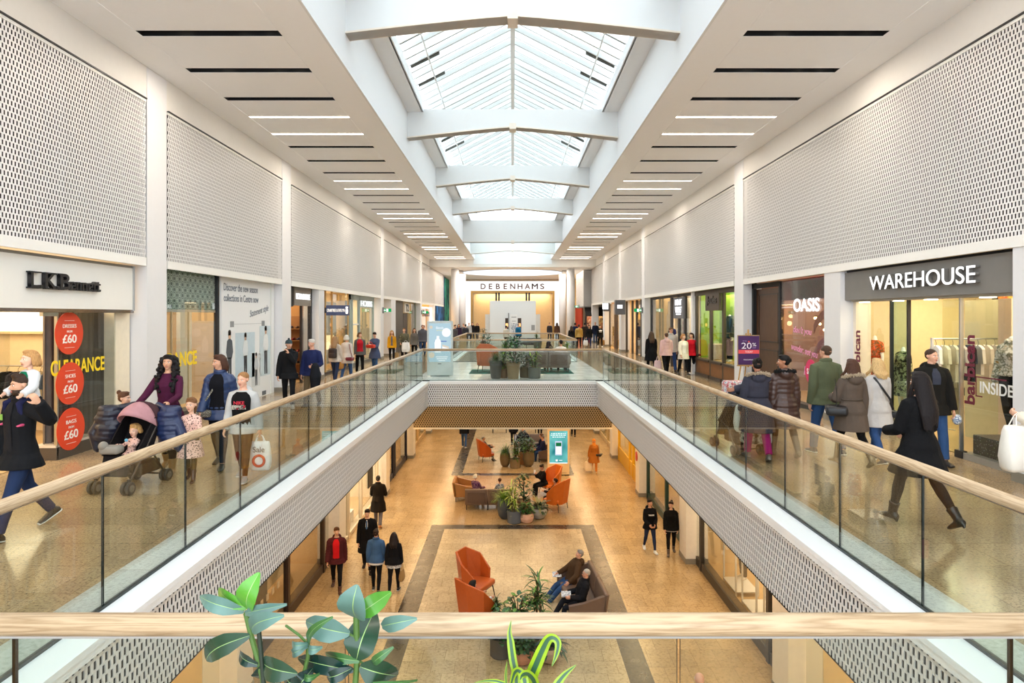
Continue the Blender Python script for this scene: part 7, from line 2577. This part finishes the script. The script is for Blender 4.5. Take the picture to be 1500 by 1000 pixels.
g7 = person('girl in black hoodie with white lettering and ripped jeans on the ground floor', gp(952, 807), 1.68, 6, ('bun', '#17110f', .9), '#d3a083', dict(col='#101012', off=.035, hem=.52, hood=1, name='hoodie'), dict(col='#27314f', slim=.85), dict(col='#e9e9e6', sole='#ffffff'), dict(legs=((18, 5, 2), (-14, 14, 2)), arms=(('a', 10, 8, 50, -22), ('a', 10, 8, 50, -22)), yaw=18), 0, True)
shirt_text(g7, 'THRASHER', .835, .2, .05, '#f0f0f0', .045)
g8 = person('woman in short black padded jacket and leggings on the ground floor right', gp(983, 811), 1.68, -8, ('bun', '#2a1a14', .95), '#dcae92', dict(col='#141312', off=.03, puff=.012, hem=.54, hood=1), dict(col='#111113', slim=.85, skirt=('#e3e0dc', .52)), dict(col='#5a4a3e', shaft=.12), dict(legs=walk(.7, -1), arms=SW(6), yaw=-20), 0, True)
gh = person('woman in orange headscarf, tunic and trousers on the ground floor', gp(870, 692), 1.64, -4, ('hijab', '#d68a3a'), '#a8704a', dict(col='#a8682a', off=.035, hem=.36, flare=.05, name='tunic'), dict(col='#d08038'), dict(col='#c9a06a'), dict(legs=walk(.5), arms=(('a', 6, 10, 20), ('a', -2, 16, 6))), 0, True, 1.12)
tote(gh['hand'][1], 0, .38, .46, .14, '#ecdcc0', 'cream carrier bag held by the woman in the orange headscarf', soft=False)
handbag(gh['T'](.24, -.02, .66), rad(70), .3, .12, .26, '#1c1814', 'black shoulder bag of the woman in the orange headscarf', [(-.1, 0, 0), (-.02, .0, .42), (.1, 0, 0)])
person('elderly bald man in orange and black jacket at the bottom edge of the view', V((3.06, 10.85, G)), 1.72, 4, ('bald', '#c9c4bc'), '#d9a78f', dict(col='#c8541c', off=.035, hem=.52, collar=1, front=('#15161c', .5)), dict(col='#2a2c34'), None, dict(legs=walk(.6), nod=14), 0, build=1.15)
gj = person('walker in dark jacket and blue jeans on the far ground floor', gp(680, 656), 1.76, 176, ('short', '#2a2020'), '#d3a083', dict(col='#17181c', off=.03), dict(col='#3f5a86'), dict(col='#e6e6e6'), dict(legs=walk(.6)), 1)
for px, py, lb in ((752, 652, 'person in dark clothes standing beside the high benches beyond the far planters'), (791, 637, 'person in black boots at the far end of the ground floor, above the kiosk'), (840, 639, 'person in dark trousers far back, right of the lit kiosk')):
    person(lb, gp(px, py), 1.74, 170, ('short', '#2a2020'), '#d3a083', dict(col='#1a1a1e', off=.03, hem=.5), dict(col='#15151a'), None, dict(legs=walk(.4)), 2)
# --- ground floor sitters
def sit(lb, x, y, h, face, hair, skin, top, bottom, seat=.40, lean=-10, legs=((82, 75, 6), (82, 78, 6)), arms=(('a', 30, 10, 55), ('a', 30, 10, 55)), lod=1, fem=False, build=1., shoes=None, **kw):
    p = dict(sit=seat, lean=lean, legs=legs, arms=arms)
    p.update(kw)
    return person(lb, V((x, y, G)), h, face, hair, skin, top, bottom, shoes, p, lod, fem, build)


s1 = sit('man in brown jacket and jeans lounging at the far end of the brown sofa', 1.55, 17.75, 1.76, -82, ('short', '#8a8580'), '#d9a386', dict(col='#463322', off=.035, hood=1, collar=1), dict(col='#33507c'), .38, -20, ((62, 20, 8), (64, 26, 8)), (('a', 10, 45, 30), ('t', -.12, -.36, .60)), 0, build=1.15, nod=-6, shoes=dict(col='#2a2422'))
s2 = sit('man in black jacket and sunglasses sitting with crossed legs on the brown sofa', 1.66, 16.45, 1.74, -84, ('crop', '#b0aaa2'), '#d9a386', dict(col='#17181d', off=.03, puff=.01, collar=1), dict(col='#1d2029'), .36, -14, ((78, 72, 4), (95, 62, -6)), (('a', 12, 10, 62, -14), ('a', 12, 10, 62, -14)), 0, build=1.12, glasses='#1a1a1c', dark_lens=1, shoes=dict(col='#3a3a3e'))
for nm, pp, lb in (('newspaper', s1, 'folded paper on the lap of the man in the brown jacket'), ('newspaper', s2, 'white paper in the hands of the man in sunglasses')):
    p = (pp['hand'][0] + pp['hand'][1]) / 2 if pp is s2 else pp['hand'][1] + V((.03, .0, -.02))
    tag(MB().box(-.12, .12, -.09, .09, 0, .012, Matrix.Rotation(rad(25), 4, 'X')).build(nm, floral(['#efefec', '#c9ccd2', '#8a94a2', '#efefec'], 14), None, loc=p + V((.0, 0, .03))), lb, 'newspaper')
sit('dark-haired woman sitting low in the orange armchair nearest the railing', -.86, 16.15, 1.5, 128, ('long', '#141012', .8), '#d3a083', dict(col='#e0ded9', off=.025), dict(col='#1b1c22'), .36, -14, fem=True, lod=1, nod=10)
sit('white-haired woman in purple patterned top on the brown sofa', -1.5, 26.75, 1.55, 150, ('bob', '#ded8cc', .1), '#d9a88e', dict(mat=floral(['#2a1a34', '#5a2f5c', '#8a6a7a', '#1d1424'], 16), off=.03), dict(col='#2a2430'), .34, 0, fem=True, lod=1, build=1.1)
sit('short-haired child in a patterned top on the brown sofa', -.52, 26.6, 1.25, 185, ('crop', '#5a3a28'), '#d9a88e', dict(mat=floral(['#1c2034', '#d9dce2', '#2a3a5a', '#8a98b0'], 18), off=.03), dict(col='#2a2c3a'), .38, 0, lod=1)
ph = sit('woman in black reading her phone on the bright orange armchair', 1.32, 28.0, 1.68, -66, ('bun', '#1d1414', .85), '#c9987a', dict(col='#141316', off=.035), dict(col='#131317'), .40, 8, arms=(('t', .06, -.36, .92), ('t', -.06, -.36, .90)), fem=True, lod=1, build=1.1, nod=18)
tag(MB().rbox(-.04, .04, -.006, .006, -.08, .08, .005, 1).build('phone', pm('#e9e9ec', .3), None, loc=(ph['hand'][0] + ph['hand'][1]) / 2 + V((-.03, -.02, .05))), 'phone held by the woman in black on the orange armchair', 'phone')
sit('dark-haired sitter deep in the bright orange armchair beside the bowl planter', 1.60, 26.0, 1.5, -122, ('bun', '#2a1a12', .7), '#c9987a', dict(col='#1c1a1e', off=.03), dict(col='#1c1a20'), .40, -8, lod=1, fem=True)
sit('sitter in grey with pale hair leaning back in the far orange armchair', -1.42, 34.62, 1.62, 108, ('crop', '#8f8a84'), '#d3a083', dict(col='#5a4a44', off=.03), dict(col='#e6e2dc'), .42, -10, lod=2)
sit('man in navy jacket sitting on the mauve grey sofa behind the planters', .55, 36.9, 1.8, 10, ('bald', '#3a2a22'), '#d9a386', dict(col='#1a1f34', off=.035), dict(col='#2a3040'), .42, 16, arms=(('a', 30, 30, 50, -5), ('a', 30, 30, 50, -5)), lod=1, build=1.15)
sit('man in navy with short hair on the sofa beside the kiosk', 1.62, 34.6, 1.72, -88, ('crop', '#7a6a60'), '#d9a386', dict(col='#232a4e', off=.03), dict(col='#33507c'), .40, 6, lod=1, build=1.1)
sit('brown-haired person beside the man in navy on the sofa beside the kiosk', 1.55, 35.2, 1.7, -100, ('bob', '#6a4630', .2), '#d9a386', dict(col='#1c2036', off=.03), dict(col='#33507c'), .42, 4, lod=1, fem=True)

# --- mannequins --------------------------------------------------------------------------------
ORF = floral(['#d8431c', '#e8602a', '#3f4a24', '#e36a30', '#c23a1c'], 14)
WHF = floral(['#e8e2d4', '#efeadf', '#6a6a48', '#efe9dc', '#b58a4a'], 13)


def mann(lb, x, y, z, h, face, top, bottom, headless=True, pose=None, fem=True, lod=1):
    return person(lb, V((x, y, z)), h, face, ('bald', '#efece6'), '#efece6', top, bottom, dict(type='none', col='#ffffff'), pose or dict(legs=((3, 3, 3), (-3, 3, 3)), arms=(('a', 0, 10, 12), ('a', 0, 10, 12))), lod, fem, 1., 'mannequin', 'mannequin', headless)


mann('mannequin in orange floral dress in the left window of the grey fascia shop', 7.95, 14.55, .35, 1.7, -70, dict(mat=ORF, off=.02, sleeve=.33, hem=.34, name='dress', belt='#b8401c'), dict(type='none'))
mann('headless mannequin in a white floral blouse and black trousers on the speckled plinth', 7.82, 10.4, .42, 1.74, -75, dict(mat=WHF, off=.03, hem=.62, name='blouse', collar=1), dict(col='#16161a', slim=.85), pose=dict(legs=((6, 4, 3), (-6, 8, 3)), arms=(('a', 4, 14, 30), ('a', 0, 12, 12))))
mann('headless mannequin in an orange floral dress on the speckled plinth at the right edge', 7.72, 9.72, .42, 1.7, -80, dict(mat=ORF, off=.02, sleeve=.5, hem=.24, flare=.1, name='dress'), dict(type='none'))
mann('dark dressed mannequin in the left window of the grey fascia shop', 8.6, 14.6, .1, 1.7, -80, dict(mat=floral(['#17191a', '#2a2f28', '#b0b48a', '#17191a'], 16), off=.02, hem=.3, name='dress'), dict(type='none'))
jm = mann('headless mannequin in green hooded jacket and dark trousers on the lime display', 7.7, 23.55, .68, 1.86, -70, dict(col='#33402e', off=.035, hem=.54, hood=1, collar=1), dict(col='#1a2036'), fem=False)
mann('mannequin with a navy dress in the window of the cream shop', 7.8, 32.4, .15, 1.84, -60, dict(col='#2a2c58', off=.02, hem=.3, name='dress'), dict(type='none'), False)
mann('second mannequin with pale wrap in the window of the cream shop', 7.8, 31.2, .15, 1.6, -60, dict(col='#e9e2d6', off=.02, hem=.55, name='top'), dict(col='#1c1c22'), False)
mann('mannequin in pink top and black trousers in the shop beside the grey projecting sign', 7.7, 36.9, .1, 1.74, -60, dict(col='#d9a0a2', off=.02, name='top'), dict(col='#17171b'), True)
mann('dark green dressed mannequin in the ground floor window with white frames', 6.5, 18.7, G + .15, 1.76, -70, dict(col='#5a5238', off=.03, hem=.4, name='coat'), dict(col='#2a2620'), True)
mann('black dressed mannequin in the ground floor window nearer the dark post', 6.45, 15.9, G + .15, 1.76, -70, dict(mat=spots('#191817', '#8a8578', 50, .25, 'dots'), off=.025, hem=.2, name='dress'), dict(type='none'), True)
mann('mannequin in red and white outfit in the bright ground floor cosmetics window', -6.4, 24.9, G + .15, 1.76, 60, dict(mat=floral(['#f0ece6', '#c9a08a', '#b5443a', '#f0ece6'], 9), off=.03, hem=.45, name='dress'), dict(type='none'), True)
mann('mannequin in black at the doorway of the bright ground floor cosmetics shop', -6.2, 21.9, G + .05, 1.85, 70, dict(col='#121114', off=.03, hem=.4, name='coat'), dict(col='#121114'), True)
# ------------------------------------------------------------------ light, world, camera
finish()
LK = 1.0
# warm downlights under the walkways (ground floor ceilings)
for sx in (-1, 1):
    for y in (8, 15.5, 23, 30.5, 38, 46):
        area('soffit_lamp', (sx * 4.3, y, -1.08), .5, 5.0, 62, (1, .68, .36))
area('bridge_soffit_lamp', (0, 28.5, -1.8), 4.0, 6.0, 110, (1, .68, .36))
area('far_soffit_lamp', (0, 52, -1.1), 4.0, 8.0, 130, (1, .72, .42))
# warm area lights below the far low ceiling, power lifted to brighten that end
area('far_ceiling_fill', (-4.5, 64, 6.4), 4, 10, 330, (1, .86, .7))
area('far_ceiling_fill', (4.5, 64, 6.4), 4, 10, 330, (1, .86, .7))
area('far_ceiling_fill', (0, 57.6, 6.4), 9, 2, 240, (1, .9, .78))  # extra lamp added to brighten the far end, no fitting there
# recessed spot rows over the walkways
for sx in (-1, 1):
    for k in range(7):
        area('slot_lamp', (sx * 5.1, 5.2 + 7.5 * k, CEIL - .02), 2.2, .3, 52, (1, .88, .74))

w = bpy.data.worlds.new('sky')
S.world = w
w.use_nodes = True
nt = w.node_tree
nt.nodes.clear()
bg = nt.nodes.new('ShaderNodeBackground')
bg.inputs[0].default_value = (.86, .93, 1.0, 1)
bg.inputs[1].default_value = 2.95
wo = nt.nodes.new('ShaderNodeOutputWorld')
nt.links.new(bg.outputs[0], wo.inputs[0])


def portal(loc, sx, sy, rot=(0, 0, 0)):
    l = bpy.data.lights.new('sky_portal', 'AREA')
    l.shape = 'RECTANGLE'
    l.size, l.size_y = sx, sy
    l.cycles.is_portal = True
    o = bpy.data.objects.new('sky_portal', l)
    COL.objects.link(o)
    o.location = loc
    o.rotation_euler = rot


portal((0, (SKY0 + SKY1) / 2, 10.6), 5.6, SKY1 - SKY0)
portal((0, 49.5, 9.0), 6.4, 12)
portal((0, YN - .1, 3.5), 14, 7.2, (rad(90), 0, 0))  # unseen rear end left open so sky fills in from behind the camera

cd = bpy.data.cameras.new('camera')
cam = bpy.data.objects.new('camera', cd)
COL.objects.link(cam)
cam.location = (0, 0, H)
cam.rotation_euler = (rad(90), 0, 0)
cd.sensor_width = 36
cd.lens = 36 * F / 1500
cd.shift_x = -(CX - 750) / 1500
cd.shift_y = (CY - 500) / 1500
cd.clip_start, cd.clip_end = .05, 300
S.camera = cam
S.view_settings.view_transform = 'Standard'
S.view_settings.look = 'None'
S.view_settings.exposure = 0.82
S.view_settings.gamma = 1.0
S.view_settings.use_curve_mapping = False
c = S.cycles
c.use_denoising = True
c.max_bounces = 8
c.diffuse_bounces = 4
c.glossy_bounces = 3
c.transmission_bounces = 4
c.transparent_max_bounces = 24
c.caustics_reflective = False
c.caustics_refractive = False
c.sample_clamp_indirect = 6
c.use_light_tree = True
